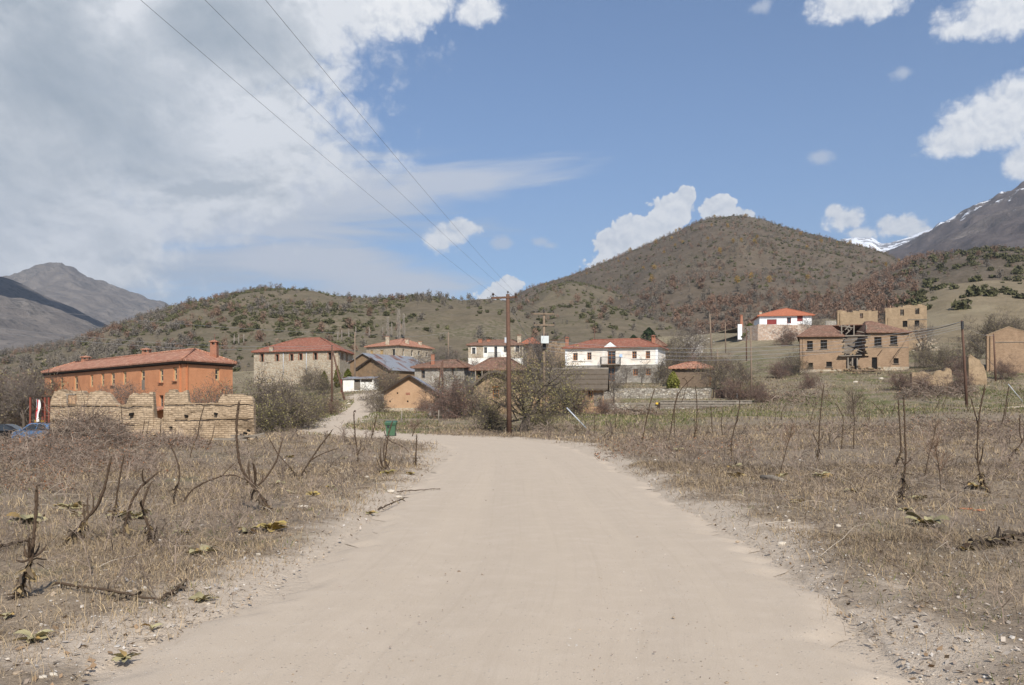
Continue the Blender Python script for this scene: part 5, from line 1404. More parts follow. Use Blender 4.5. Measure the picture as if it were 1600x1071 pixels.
def far_ruins():
    Y = 162; A = vec((at(E(628), Y), Y)); B = vec((at(E(838), Y), Y)); zz = lambda v, y=Y: zat(EV(v), y)
    r = thing('ruined_wall_shell', (*A, 10), 'square topped mud brick shell rising right behind the torn roof', 'ruin')
    L = B[0]-A[0]; u = lambda a: (a-628)/210*L
    m = MB(); o = op(A, B, E(745), E(762), EV(160), EV(192)); ragged(m, A, B, 8, [(0, zz(152)), (u(668), zz(150)), (u(672), zz(158)), (u(700), zz(160)), (u(712), zz(153)), (u(770), zz(150)), (u(800), zz(152)), (u(838), zz(153))], [(o[0], o[1], o[2], zz(166))], .5, 3, .5, .1)
    wall(m, B, B + (0, 7), 8, zz(170)); wall(m, A + (2.9, 7), A, 8, zz(165)); m.build('brickwork', M['adobe_light'], r)
    Y2 = 176; A = vec((at(E(878), Y2), Y2)); B = vec((at(E(1094), Y2-1), Y2-1)); zz2 = lambda v, y=Y2: zat(EV(v), y); L = nrm2(A, B)[2]; u = lambda a: (a-878)/216*L
    r = thing('ruined_tower_house', (*A, 12), 'tallest roofless mud brick ruin with four square window holes', 'ruin')
    P = lambda a, b, c, e: op(A, B, E(a), E(b), EV(c), EV(e))
    ops = [P(955,975,146,178), P(1033,1055,139,170), P(968,993,205,238), P(1030,1055,203,235)]
    low = [(o[0], o[1], o[2], o[3]) for o in ops]
    m = MB(); ragged(m, A, B, 10, [(0, zz2(136)), (u(905), zz2(138)), (u(940), zz2(134)), (u(975), zz2(132)), (u(985), zz2(124)), (u(1012), zz2(120)), (u(1020), zz2(126)), (u(1065), zz2(122)), (u(1094), zz2(128))], low, .5, 7, .5, .15)
    wall(m, B, B + (1, 8), 10, zz2(135)); D = A + (3.7, 8); wall(m, B + (1, 8), D, 10, zz2(240)); wall(m, D, A, 10, zz2(190)); m.build('brickwork', M['adobe_light'], r)
    for o in ops[2:]: window(r, A, B, o, .2, 'wood_dark', 'dark', (0, 0))
    for o in ops[:2]:
        mm = MB(); 
        for a_, b_ in ((o[0]+.04, .06), (o[1]-.1, .06)): mm.obox(wp(A, B, a_+.03, (o[2]+o[3])/2, .2), (.04, 0, 0), (0, .05, 0), (0, 0, (o[3]-o[2])/2))
        mm.obox(wp(A, B, (o[0]+o[1])/2, (o[2]+o[3])/2, .2), ((o[1]-o[0])/2-.08, 0, 0), (0, .04, 0), (0, 0, .04)); mm.build('window_frame', M['wood_dark'], r)
    m = MB(); d, n, _ = nrm2(A, B); m.obox(wp(A, B, u(1050), zz2(200), -.04), np.array([*d,0])*2.0, np.array([*n,0])*.03, (0,0,.06)); m.build('timber_course', M['wood_grey'], r)
    m = MB(); rg = random.Random(5)
    for k in range(60):
        x = at(E(rg.gauss(1075, 22)), 174); y = rg.uniform(170, 175); s = rg.uniform(.12, .4); z = g1(x, y) + s*.3 + rg.random()**2*2.0; m.obox((x, y, z), (s, .05, 0), (-.04, s*.7, .03), (0, -.02, s*.5))
    m.build('rubble', M['stone_cream'], r)['kind'] = 'stuff'
    # mud shed far right
    Y3 = 130; A = vec((at(E(1406), Y3), Y3)); B = vec((at(E(1660), Y3-1), Y3-1)); zz3 = lambda v: zat(EV(v), Y3)
    r = thing('mud_shed', (*A, 7), 'roofless mud brick gable shed at the right edge of the village', 'ruin')
    m = MB(); L = nrm2(A, B)[2]; mid = (1520-1406)/254
    ze = zz3(282); wall(m, A, B, 5, ze); gable_tri(m, A, B, ze, zz3(239), mid=mid); wall(m, B, B + (1, 7), 5, ze); wall(m, A + (4.2, 7), A, 5, ze); wall(m, B + (1, 7), A + (4.2, 7), 5, ze-.4); m.build('brickwork', M['adobe_brown'], r)
    m = MB()
    for (a, b_) in ((A, wp(A, B, L*mid, 0)[:2]), (wp(A, B, L*mid, 0)[:2], B)): pass
    m.beam(wp(A, B, -.1, ze+.03, .2), wp(A, B, L*mid, zz3(239)+.05, .2), .5, .1); m.beam(wp(A, B, L+.1, ze+.03, .2), wp(A, B, L*mid, zz3(239)+.045, .2), .49, .09); m.build('coping', M['adobe_light'], r)
    m = MB(); m.beam(wp(A, B, 1.0, ze-1.0, -.04), wp(A, B, L-.5, ze-1.0, -.04), .06, .08); m.build('timber_course', M['wood_grey'], r)
    # wall stumps
    def stump(name, label, Y, prof, th, seed):
        xs = np.linspace(at(E(prof[0][0]), Y), at(E(prof[-1][0]), Y), 48); pz = np.interp(xs, [at(E(a), Y) for a, _ in prof], [zat(EV(v), Y) for _, v in prof]) + .12*(fbm(xs*2.5, xs*0, seed, 3)-.5)
        nz = 14; t = np.linspace(0, 1, nz); zb = g1(xs.mean(), Y) - 1.2
        X = np.repeat(xs[None], nz, 0); Z = zb + (pz[None]-zb)*t[:, None]; dn = .25*(fbm(X*1.1, Z*1.3, seed, 4)-.5)
        w = th*(1-.45*t[:, None]); V = np.concatenate([np.stack([X, Y+dn, Z], -1).reshape(-1, 3), np.stack([X, Y+w+dn*.5, Z], -1).reshape(-1, 3)])
        n = len(xs); idx = np.arange(n*nz).reshape(nz, n); o = n*nz
        f = [np.stack([idx[:-1,:-1], idx[:-1,1:], idx[1:,1:], idx[1:,:-1]], -1).reshape(-1, 4), np.stack([idx[:-1,:-1]+o, idx[1:,:-1]+o, idx[1:,1:]+o, idx[:-1,1:]+o], -1).reshape(-1, 4), np.stack([idx[-1,:-1], idx[-1,1:], idx[-1,1:]+o, idx[-1,:-1]+o], -1)]
        for c in (0, n-1): s = np.stack([idx[:-1,c], idx[1:,c], idx[1:,c]+o, idx[:-1,c]+o], -1); f.append(s if c == 0 else s[:, ::-1])
        me = np_mesh(name, V, np.concatenate(f)); auto_uv(me, V); o = link(name, me, M['adobe_light']); tag(o, label, 'ruin')
    stump('wall_stump', 'melted mud wall remnant with wavy top in the brambles', 112, [(1016,480),(1022,470),(1050,476),(1075,466),(1100,480),(1128,490),(1140,468),(1165,462),(1185,470),(1195,449),(1215,453),(1226,468),(1229,520)], .9, 31)
    stump('wall_stump', 'leaning mud wall remnant behind the dark wooden utility pole', 114, [(1312,392),(1320,380),(1345,398),(1368,408),(1378,430),(1392,440),(1400,470),(1406,500)], 1.0, 37)
far_ruins()

# ================================================================ terrace walls, fences
def stone_wall(name, label, pts, z0, zt, mat='stone_wall', th=.5, cap=None, capname='coping'):
    r = thing(name, (*pts[0], z0), label, 'wall'); m = MB(); mc = MB()
    rg = random.Random(len(label))
    for p, q in zip(pts[:-1], pts[1:]):
        d, n, L = nrm2(p, q); k = max(2, int(L/.35)); hs = [rg.uniform(-.05, .05) for _ in range(k+1)] if cap is None else [0]*(k+1)
        for i in range(k):
            u0, u1 = L*i/k, L*(i+1)/k
            a = [wp(p, q, u0, z0), wp(p, q, u1, z0), wp(p, q, u1, zt+hs[i+1]), wp(p, q, u0, zt+hs[i])]
            b = [wp(p, q, u0, z0, th), wp(p, q, u1, z0, th), wp(p, q, u1, zt+hs[i+1], th), wp(p, q, u0, zt+hs[i], th)]
            m.poly(*a); m.poly(*b[::-1]); m.quad(a[3], a[2], b[2], b[3])
            if i == 0: m.quad(a[0], a[3], b[3], b[0])
            if i == k-1: m.quad(a[1], b[1], b[2], a[2])
        if cap: 
            for j in range(cap): mc.obox(wp(p, q, L/2, zt+.06 - j*.28, th/2 if j == 0 else -.03), np.array([*d,0])*(L/2-.01), np.array([*n,0])*((th/2+.08) if j == 0 else .035), (0,0,.06 if j == 0 else .1))
    m.build('stonework', M[mat], r)
    if cap: mc.build(capname, M['wood_grey'], r)
    return r
def DV(v, Y): return zat(480+v/4.444, Y)
stone_wall('terrace_wall', 'long grey dry stone terrace wall under the white house lawn', [vec((at(942, 113), 113)), vec((at(1110, 112.5), 112.5)), vec((at(1112.5, 116.5), 116.5))], 1.2, DV(566, 113))
stone_wall('garden_wall', 'front garden stone wall topped with pale grey planks', [vec((at(1031.5, 100), 100)), vec((at(1175, 98.5), 98.5))], .3, DV(655, 100), cap=3)
stone_wall('garden_wall', 'short rough stone wall beside the thatched house door', [vec((at(945.5, 99.5), 99.5)), vec((at(984, 99.5), 99.5))], .3, DV(667, 99.5))
def board_fence():
    A = vec((at(984.5, 99.6), 99.6)); B = vec((at(1026, 99.8), 99.8)); r = thing('board_fence', (*A, 1), 'low weathered plank fence filling the gap in the stone wall', 'fence'); L = nrm2(A, B)[2]
    m = MB()
    for k in range(5): m.obox(wp(A, B, L/2, .75 + k*.3, .03*(k % 2)), (L/2, 0, 0), (0, .025, 0), (0.0, 0, .12))
    m.build('plank', M['wood_grey'], r)
    for u in (.05, L/2, L-.05): m = MB(); m.beam(wp(A, B, u, .3, .12), wp(A, B, u, DV(660, 99.6), .12), .12, .12); m.build('post', M['wood_grey'], r)
    m = MB(); m.box(at(1027, 99.9), at(1031.3, 99.9), 99.85, 99.95, .6, DV(664, 100)); o = m.build('garden_gate', M['wood_dark']); tag(o, 'narrow dark wooden gate between plank fence and stone wall', 'gate')
    m = MB(); b = A + (3.0, -.12); m.box(b[0]-.14, b[0]+.14, b[1], b[1]+.05, DV(676, 99.5), DV(663, 99.5)); o = m.build('yellow_sign', material('yellow_paint', mk_flat((.62,.40,.05)), .6)); tag(o, 'tiny yellow plate fixed to the plank fence', 'sign')
board_fence()
def dark_fence():
    A = vec((at(1115, 112.5), 112.5)); B = vec((at(1172, 108), 108)); L = nrm2(A, B)[2]; r = thing('dark_fence', (*A, 2.5), 'dark stained paling fence with white post beside the garden', 'fence')
    zt0, zt1 = DV(572, 112.5), DV(592, 108)
    m = MB(); m.beam(wp(A, B, 0, zt0-.25), wp(A, B, L, zt1-.25), .06, .12); m.beam(wp(A, B, 0, zt0-1.1), wp(A, B, L, zt1-1.0), .06, .12); m.build('rail', M['wood_dark'], r)
    rg = random.Random(2); m = MB(); k = 0; u = 0
    while u < L:
        z = zt0 + (zt1-zt0)*u/L + rg.uniform(-.12, .1)
        if rg.random() > .12: m.obox(wp(A, B, u, z-.75, -.05), (.075, -.02, 0), (.005, .015, 0), (0, 0, .75))
        u += .2
    m.build('paling', M['wood_dark'], r)
    m = MB(); p = wp(A, B, L*.65, 0); m.beam((p[0], p[1]-.1, 1.4), (p[0], p[1]-.1, zt1-.1), .12, .12); m.build('post', M['cleanwhite'], r)
dark_fence()
# ---------------------------------------------------------------- vegetation materials
def mk_col(mult=1.0, amt=.2, k=20, trans=0.0):
    def fn(t, b):
        a = ATT(t, 'Col').outputs['Color']; n = t.noise(POS(t), k, 3, .6)
        return hsv_jit(t, a, n, amt)
    return fn
M['veg'] = material('plant_matter', mk_col(), .9, .12)
M['bark'] = material('grey_bark', mk_flat((.10,.08,.063), 9, .35), .95, .1)
M['stalk'] = material('dead_stalk', mk_flat((.082,.056,.038), 30, .45), .95, .1)
M['rosette'] = material('felted_leaf', mk_col(1, .15, 12), .85, .2)

def rnd(seed): return np.random.default_rng(seed)

def unit(v): return v/(np.linalg.norm(v, axis=-1, keepdims=True) + 1e-9)

def segs_mesh(name, P0, P1, R0, R1, cols=None, n=3):
    P0, P1 = np.asarray(P0, float), np.asarray(P1, float); R0 = np.asarray(R0, float)[:, None]; R1 = np.asarray(R1, float)[:, None]
    d = unit(P1 - P0); ref = np.where(np.abs(d[:, 2:3]) < .9, np.array([[0, 0, 1.]]), np.array([[1., 0, 0]]))
    a = unit(np.cross(d, ref)); b = np.cross(d, a)
    V = []
    for P, r in ((P0, R0), (P1, R1)):
        for k in range(n):
            t = 2*math.pi*k/n; V.append(P + r*(a*math.cos(t) + b*math.sin(t)))
    V = np.stack(V, 1); m = len(P0); base = (np.arange(m)*2*n)[:, None]
    Fc = np.concatenate([base + np.array([[k, (k+1) % n, n+(k+1) % n, n+k]]) for k in range(n)], 0)
    return np_mesh(name, V.reshape(-1, 3), Fc, None if cols is None else np.repeat(cols, 2*n, 0))

def leaf_quads(rg, C, size, flat=.0):
    """randomly turned little rhombs at points C"""
    m = len(C); a = unit(rg.normal(size=(m, 3))); b = unit(np.cross(a, rg.normal(size=(m, 3))))
    if np.ndim(size) == 0: size = np.full(m, size)
    s = size[:, None]
    V = np.stack([C - a*s, C - b*s*.55, C + a*s, C + b*s*.55], 1).reshape(-1, 3)
    return V, np.arange(m*4).reshape(m, 4)

class Plant:
    def __init__(s, seed): s.rg = rnd(seed); s.S = []; s.tips = []
    def grow(s, p, d, L, r, depth, kids=2, wob=.28, up=.05, shrink=(.5, .8), steps=3, spread=.9, rmin=.006):
        rg = s.rg; d = d/np.linalg.norm(d); r0 = r
        for i in range(steps):
            d = d + rg.normal(size=3)*wob*.6 + np.array([0, 0, up]); d /= np.linalg.norm(d)
            q = p + d*L/steps; r1 = max(rmin*.7, r0*(1 - (i+1)/steps*.45)); ra = max(rmin*.7, r0*(1 - i/steps*.45))
            s.S.append((p, q, ra, r1)); p = q
            if depth > 0:
                for _ in range(kids if i < steps-1 else kids+1):
                    if i == 0 and rg.random() < .5: continue
                    c = unit(d*rg.uniform(.3, .8) + rg.normal(size=3)*spread*.62)
                    s.grow(p, c, L*rg.uniform(*shrink), r1*rg.uniform(.5, .75), depth-1, kids, wob, up, shrink, max(2, steps-1), spread, rmin)
        if depth <= 0: s.tips.append(p)
    def arrays(s):
        return [np.array([x[i] for x in s.S]) for i in range(4)]

def bush_proto(name, seed, stems, L, r, depth, kids, tilt, bud=None, budn=0, twigcol=(.13,.10,.08), trunkr=.02, up=.05, spread=.9, rmin=.006, wob=.28, sh=(.5,.8), label='', cat='bush', group=None, base=.3, budsize=.05, leafname='buds', woodname='branches', trunk=None):
    pl = Plant(seed); rg = pl.rg
    root = thing(name, (0, 0, 0), label, cat, group)
    if trunk is not None:      # (height, radius, lean): stems fork from the top of a short trunk
        top = np.array([trunk[2], 0, trunk[0]]); pts = [np.array([0, 0, -.3]), np.array([trunk[2]*.15, .05, trunk[0]*.35]), np.array([trunk[2]*.6, -.03, trunk[0]*.7]), top]
        m = MB(); m.tube(pts, [trunk[1]*1.35, trunk[1]*1.05, trunk[1]*.95, trunk[1]*.8], 8); m.build('trunk', M['bark'], root)
    for k in range(stems):
        a = 2*math.pi*(k + rg.uniform(-.3, .3))/stems; tl = rg.uniform(*tilt)
        o = np.array([math.cos(a), math.sin(a), 0])*base*rg.uniform(.2, 1)
        if trunk is not None: o = top + o*.12 - (0, 0, rg.uniform(0, trunk[0]*.35))
        pl.grow(o - (0, 0, .05 if trunk is not None else .2), np.array([math.cos(a)*math.sin(tl), math.sin(a)*math.sin(tl), math.cos(tl)]), L*rg.uniform(.75, 1.15), r, depth, kids, wob, up, sh, 3, spread, rmin)
    P0, P1, R0, R1 = pl.arrays()
    P0[:, 2] = np.maximum(P0[:, 2], -.25); P1[:, 2] = np.maximum(P1[:, 2], -.22)
    c = np.array(twigcol)[None]*rg.uniform(.65, 1.45, (len(P0), 1))
    link(woodname, segs_mesh(woodname, P0, P1, R0, R1, c), M['veg'], root)
    if bud:
        T = np.array(pl.tips); T = T[rg.integers(0, len(T), budn)] + rg.normal(size=(budn, 3))*.12
        V, Fc = leaf_quads(rg, T, rg.uniform(.6, 1.3, budn)*budsize)
        cc = np.array(bud)[None]*rg.uniform(.6, 1.5, (budn, 1))
        link(leafname, np_mesh(leafname, V, Fc, np.repeat(cc, 4, 0)), M['veg'], root)
    return root

USED = set()
def put_copy(proto, x, y, s, rz=0., label=None, group=None, z=None, sz=None):
    if proto.name not in USED: USED.add(proto.name); o = proto
    else: o = copy_tree(proto)
    o.location = (x, y, (g1(x, y) if z is None else z)); o.scale = (s, s, sz or s); o.rotation_euler = (0, 0, rz)
    if label: o['label'] = label
    if group: o['group'] = group
    return o

# ================================================================ shrubs and woods on the hills
_phi = (1+5**.5)/2
ICO_V = unit(np.array([(-1,_phi,0),(1,_phi,0),(-1,-_phi,0),(1,-_phi,0),(0,-1,_phi),(0,1,_phi),(0,-1,-_phi),(0,1,-_phi),(_phi,0,-1),(_phi,0,1),(-_phi,0,-1),(-_phi,0,1)], float))
ICO_F = np.array([(0,11,5),(0,5,1),(0,1,7),(0,7,10),(0,10,11),(1,5,9),(5,11,4),(11,10,2),(10,7,6),(7,1,8),(3,9,4),(3,4,2),(3,2,6),(3,6,8),(3,8,9),(4,9,5),(2,4,11),(6,2,10),(8,6,7),(9,8,1)])
def shrub_template(seed, kind, n):
    """triangles of one shrub of unit width: V, F, per-vertex brightness"""
    rg = rnd(seed); V = []; Fc = []; B = []
    if kind == 'green':
        v = ICO_V*rg.uniform(.62, 1.0, (12, 1))*np.array([.40, .40, .30]) + (0, 0, .26); V.append(v); Fc.append(ICO_F); B.append(rg.uniform(.75, 1.1, 12))
        h = .3
    if kind == 'green': C = unit(rg.normal(size=(n, 3)))*rg.uniform(.55, 1.05, (n, 1))*np.array([.46, .46, .34]) + (0, 0, .30); s = rg.uniform(.08, .17, n)
    else: C = unit(rg.normal(size=(n, 3)))*rg.uniform(.1, 1.0, (n, 1))**.6*np.array([.42, .42, .55]) + (0, 0, .62); s = rg.uniform(.06, .16, n)
    C[:, 2] = np.maximum(C[:, 2], .02)
    a = unit(rg.normal(size=(n, 3)) + (np.array([0, 0, 1.2]) if kind != 'green' else 0)); b = unit(np.cross(a, rg.normal(size=(n, 3))))
    w = .8 if kind == 'green' else .38
    t = np.stack([C - a*s[:, None]*.6 - b*s[:, None]*w, C - a*s[:, None]*.6 + b*s[:, None]*w, C + a*s[:, None]*1.1], 1).reshape(-1, 3)
    o = sum(len(x) for x in V); V.append(t); Fc.append(np.arange(n*3).reshape(n, 3) + o); B.append(np.repeat(rg.uniform(.72, 1.25, n), 3))
    if kind != 'green':
        o = sum(len(x) for x in V); w_ = .035
        V.append(np.array([(-w_, 0, -.1), (w_, 0, -.1), (0, w_*.5, .75), (0, -w_, -.1), (0, w_, -.1), (.03, 0, .7)])); Fc.append(np.array([(0,1,2),(3,4,5)]) + o); B.append(np.full(6, .6))
    return np.concatenate(V), np.concatenate(Fc), np.concatenate(B)

KIND_COL = {'green': (.092,.088,.042), 'brown': (.195,.124,.086), 'grey': (.165,.142,.115), 'yellow': (.30,.19,.05)}
def hill_row(X, Y, Z): return HY - F*(Z-EYE)/Y

def surf(px, Y):
    """highest of all the hill surfaces and the ground"""
    px = np.asarray(px, float); Y = np.asarray(Y, float); x = (px-CX)*Y/F
    z = np.where(Y < 340, G0(x, Y), -50.)
    for h in (H_LEFT, H_MAIN, H_SPUR, H_BACK, H_PALE):
        ok = (px >= h.px0) & (px <= h.px1) & (Y >= h.Yf)
        z = np.maximum(z, np.where(ok, h.z(px, Y), -50.))
    return z

SHRUBS = {k: [] for k in KIND_COL}     # rows: x, y, z, size, value jitter
def scatter(h, n, seed, dens, ymin=0):
    """dens(px,row,noise) -> dict kind: probability"""
    rg = rnd(seed); px = rg.uniform(-40, 1640, n); px = px[(px > h.px0) & (px < h.px1)]
    yr = h.yr(px); Y = np.sqrt(rg.uniform(h.Yf**2, (yr*1.01)**2, len(px)))
    z = h.z(px, Y); x = (px-CX)*Y/F
    vis = z >= surf(px, Y) - .8
    px, Y, z, x = px[vis], Y[vis], z[vis], x[vis]; row = hill_row(x, Y, z)
    nz = fbm(x*.012, Y*.012, seed, 4); nz2 = fbm(x*.05, Y*.03, seed+3, 3)
    u = rg.random(len(px)); acc = np.zeros(len(px))
    for kind, (p, smin, smax) in dens(px, row, nz, nz2, Y).items():
        sel = (u >= acc) & (u < acc + p); acc = acc + p
        s = rg.uniform(0, 1, len(px))**1.6*(smax-smin) + smin
        SHRUBS[kind].append(np.stack([x[sel], Y[sel], z[sel], s[sel], rg.uniform(.7, 1.35, sel.sum())], 1))

def d_left(px, row, n, n2, Y):
    g = sstep(.46, .60, n*.6 + n2*.4)*.85 + .10
    g = g*np.where(row > 520, .5, 1)*np.where(px > 560, .55, 1)
    gr = np.where((px < 300) & (row > 485), .35, .06)*sstep(.4, .6, n2)
    br = np.where((px < 420) & (row > 460), .09, .03)*sstep(.5, .6, n)
    return {'green': (g*.66, .8, 3.3), 'grey': (gr, 2, 4.2), 'brown': (br, 2, 4)}
scatter(H_LEFT, 30000, 11, d_left)
def d_spur(px, row, n, n2, Y):
    crest = sstep(.42, .55, n2)*np.where(px < 980, 1, .35)
    return {'green': (.10 + crest*.5*np.where(row < 500, 1, .35), .9, 3.4), 'brown': (np.where(px < 840, .30, .05)*sstep(.42, .55, n), 2, 4), 'grey': (.10, 1.5, 3.5)}
scatter(H_SPUR, 11000, 12, d_spur)
def d_main(px, row, n, n2, Y):
    # gully of grey trees from (1170,385) down to (1010,475); brown oak wood at the lower right
    t = np.clip((row-385)/90, 0, 1); gx = 1170 - 165*t; gully = np.exp(-((px-gx)/26)**2)*(row > 378)*(row < 500)
    edge = 500 - (px-1050)*.21 + 18*(n-.5)*4
    wood = sstep(-6, 14, row - edge)*(px > 1040)
    g = (.16 + .42*sstep(.5, .62, n2))*(1-wood)*np.where(px > 1180, 1.25, .75)
    return {'green': (g*.55, .9, 3.4), 'grey': (gully*.6 + .10 + wood*.28, 1.8, 4.0), 'brown': (wood*.62 + gully*.28 + .05, 2.0, 4.4), 'yellow': (np.full(px.shape, .004), 2.5, 4.5)}
scatter(H_MAIN, 66000, 13, d_main)
def d_back(px, row, n, n2, Y):
    wood = 1 - sstep(1380, 1450, px + 60*(n-.5)*3 + (row-430)*.5)
    return {'brown': (wood*.66 + .03, 1.9, 4.2), 'grey': (wood*.28 + .05, 1.8, 3.8), 'green': ((1-wood)*(.12 + .6*sstep(.47, .58, n2))*.62, 1.8, 4.8)}
scatter(H_BACK, 14000, 14, d_back)
def d_pale(px, row, n, n2, Y):
    top = 1 - sstep(8, 34, row - np.interp(px, H_PALE.rp[:, 0], H_PALE.rp[:, 1]))
    return {'green': (.012 + top*.10 + .02*sstep(.55, .62, n2) + np.where(px < 1440, .12*top, 0), 1.8, 4.6), 'grey': (.006 + np.where(px < 1460, .05, 0), 2, 3.6)}
scatter(H_PALE, 2600, 15, d_pale)
# shrubs picked out on the pale slope
for px, row, s in ((1522,463,5.2),(1535,459,3.6),(1549,463,4.6),(1568,458,4.8),(1580,461,4.0),(1594,466,4.2),(1503,483,5.5),(1440,447,4.5),(1462,448,4),(1425,468,4.5),(1408,476,3.6),(1490,452,4),(1590,440,4),(1574,437,3.6),(1538,450,2.6)):
    Ys = np.arange(175, 338, 1.5); r = hill_row(0, Ys, H_PALE.z(np.full(Ys.shape, float(px)), Ys)); k = int(np.argmin(np.abs(r-row)))
    SHRUBS['green'].append(np.array([[at(px, Ys[k]), Ys[k], float(H_PALE.z(np.array([float(px)]), Ys[k:k+1])[0]), s, .9]]))

def visible_mask(A):
    px = CX + F*A[:, 0]/A[:, 1]; top = A[:, 2] + A[:, 3]*.5; row = hill_row(A[:, 0], A[:, 1], top)
    ok = (px > 4) & (px < 1596)
    best = np.full(len(A), 1e9)
    for f in np.linspace(.15, .97, 30):
        Y = A[:, 1]*f; best = np.minimum(best, hill_row(0, Y, surf(px, Y)))
    # buildings hide what lies low behind them
    low = row > np.select([px < 70, px < 366, px < 396, px < 552, px < 572, px < 700, px < 730, px < 880, px < 1036, px < 1180, px < 1300, px < 1460], [600, 548, 600, 527, 560, 530, 580, 530, 532, 560, 484, 478], 520)
    return ok & (row < best - .3) & ~low

SH_LABEL = {'green': 'dark green low shrub dotted over the dry hillside behind the village', 'brown': 'russet brown leafless oak in the wood on the hillside', 'grey': 'grey leafless thicket bush on the hillside', 'yellow': 'small yellowing tree among the shrubs of the tall hill'}
SH_NAME = {'green': 'hillside_shrub', 'brown': 'brown_oak', 'grey': 'bare_bush', 'yellow': 'yellow_tree'}
SH_MASS = {'green': 'shrub_cover', 'brown': 'oak_wood', 'grey': 'bare_thicket', 'yellow': 'yellow_trees'}
def build_shrubs():
    for ki, kind in enumerate(KIND_COL):
        A = np.concatenate(SHRUBS[kind]) if SHRUBS[kind] else np.zeros((0, 5))
        if not len(A): continue
        A = A[np.argsort(-(A[:, 3]/A[:, 1]))]
        vis = visible_mask(A[:4000]); vi = np.nonzero(vis)[0][:300]
        pick = np.zeros(len(A), bool); pick[vi] = True
        tk = 'green' if kind == 'green' else 'bare'
        col = np.array(KIND_COL[kind])
        # individuals
        protos = []
        for k in range(5):
            V, Fc, B = shrub_template(900+ki*20+k, tk, 110 if tk == 'green' else 150)
            for tint in (.88, 1.08):
                protos.append(np_mesh(SH_NAME[kind], V, Fc, col[None]*B[:, None]*tint))
        rg = rnd(70+ki)
        for r in A[pick]:
            o = link(SH_NAME[kind], protos[rg.integers(len(protos))], M['veg']); k = r[3]
            o.location = (r[0], r[1], r[2]-.12*k); o.scale = (k, k, k*rg.uniform(.75, 1.15)); o.rotation_euler = (0, 0, rg.uniform(0, 6.28))
            tag(o, SH_LABEL[kind], 'shrub' if kind == 'green' else ('bush' if kind == 'grey' else 'tree'), SH_NAME[kind].replace('_', ' ') + 's on the hillsides')
        Bm = A[~pick]
        if not len(Bm): continue
        T = [shrub_template(500+ki*20+k, tk, 24 if tk == 'green' else 52) for k in range(6)]
        Vs, Fs, Cs = [], [], []; off = 0
        g = rg.integers(0, 6, len(Bm))
        for k in range(6):
            q = Bm[g == k]; m = len(q)
            if not m: continue
            V, Fc, B = T[k]; a = rg.uniform(0, 6.28, m); ca, sa = np.cos(a), np.sin(a); s = q[:, 3]
            X = (V[None, :, 0]*ca[:, None] - V[None, :, 1]*sa[:, None])*s[:, None] + q[:, 0:1]
            Y = (V[None, :, 0]*sa[:, None] + V[None, :, 1]*ca[:, None])*s[:, None] + q[:, 1:2]
            Z = V[None, :, 2]*s[:, None]*rg.uniform(.7, 1.2, (m, 1)) + q[:, 2:3] - .12*s[:, None]
            Vs.append(np.stack([X, Y, Z], -1).reshape(-1, 3)); Fs.append((Fc[None] + (np.arange(m)*len(V))[:, None, None]).reshape(-1, 3) + off); off += m*len(V)
            Cs.append((col[None, None]*B[None, :, None]*(q[:, 4]**(1 if kind == 'green' else .6))[:, None, None]*np.array([1, 1, 1])).reshape(-1, 3))
        o = link(SH_MASS[kind], np_mesh(SH_MASS[kind], np.concatenate(Vs), np.concatenate(Fs), np.concatenate(Cs)), M['veg']); tag(o, kind='stuff')
build_shrubs()

# ================================================================ bushes and trees of the village
OLIVE = (.24,.205,.085)
thorn = bush_proto('thorn_tree', 21, 9, 2.35, .085, 4, 2, (.35, 1.25), OLIVE, 5200, (.105,.085,.068), up=.02, spread=1.0, rmin=.009, wob=.42, sh=(.45,.72), budsize=.045,
    label='wide thorny half bare tree with olive buds leaning beside the brown utility pole', cat='tree', base=.35, leafname='crown', trunk=(1.0, .26, .35))
x, y = at(818, 54), 54.; put_copy(thorn, x, y, .98, .6)
bushA = bush_proto('bare_bush', 31, 8, 1.5, .035, 4, 2, (.1, .75), (.20,.165,.09), 1800, (.125,.10,.082), spread=.95, rmin=.008, sh=(.5,.75), cat='bush', label='x')
bushB = bush_proto('bare_bush', 32, 10, 1.2, .03, 4, 2, (.2, 1.0), (.21,.185,.075), 2600, (.12,.098,.078), spread=1.0, rmin=.008, sh=(.5,.78), cat='bush', label='x')
bushC = bush_proto('bare_bush', 33, 9, 1.25, .025, 4, 2, (.1, .9), (.19,.105,.075), 900, (.15,.105,.085), spread=1.0, rmin=.008, sh=(.5,.78), cat='bush', label='x')
treeA = bush_proto('bare_tree', 34, 5, 2.1, .07, 4, 2, (.15, .7), None, 0, (.15,.125,.105), spread=.85, rmin=.010, sh=(.5,.75), cat='tree', label='x', trunk=(1.6, .14, .15), woodname='crown')
N2 = [0]
def bsh(proto, px, Y, s, label, sz=None):
    N2[0] += 1; x = at(px, Y)
    return put_copy(proto, x, Y, s, N2[0]*2.4, label, None, None, sz)
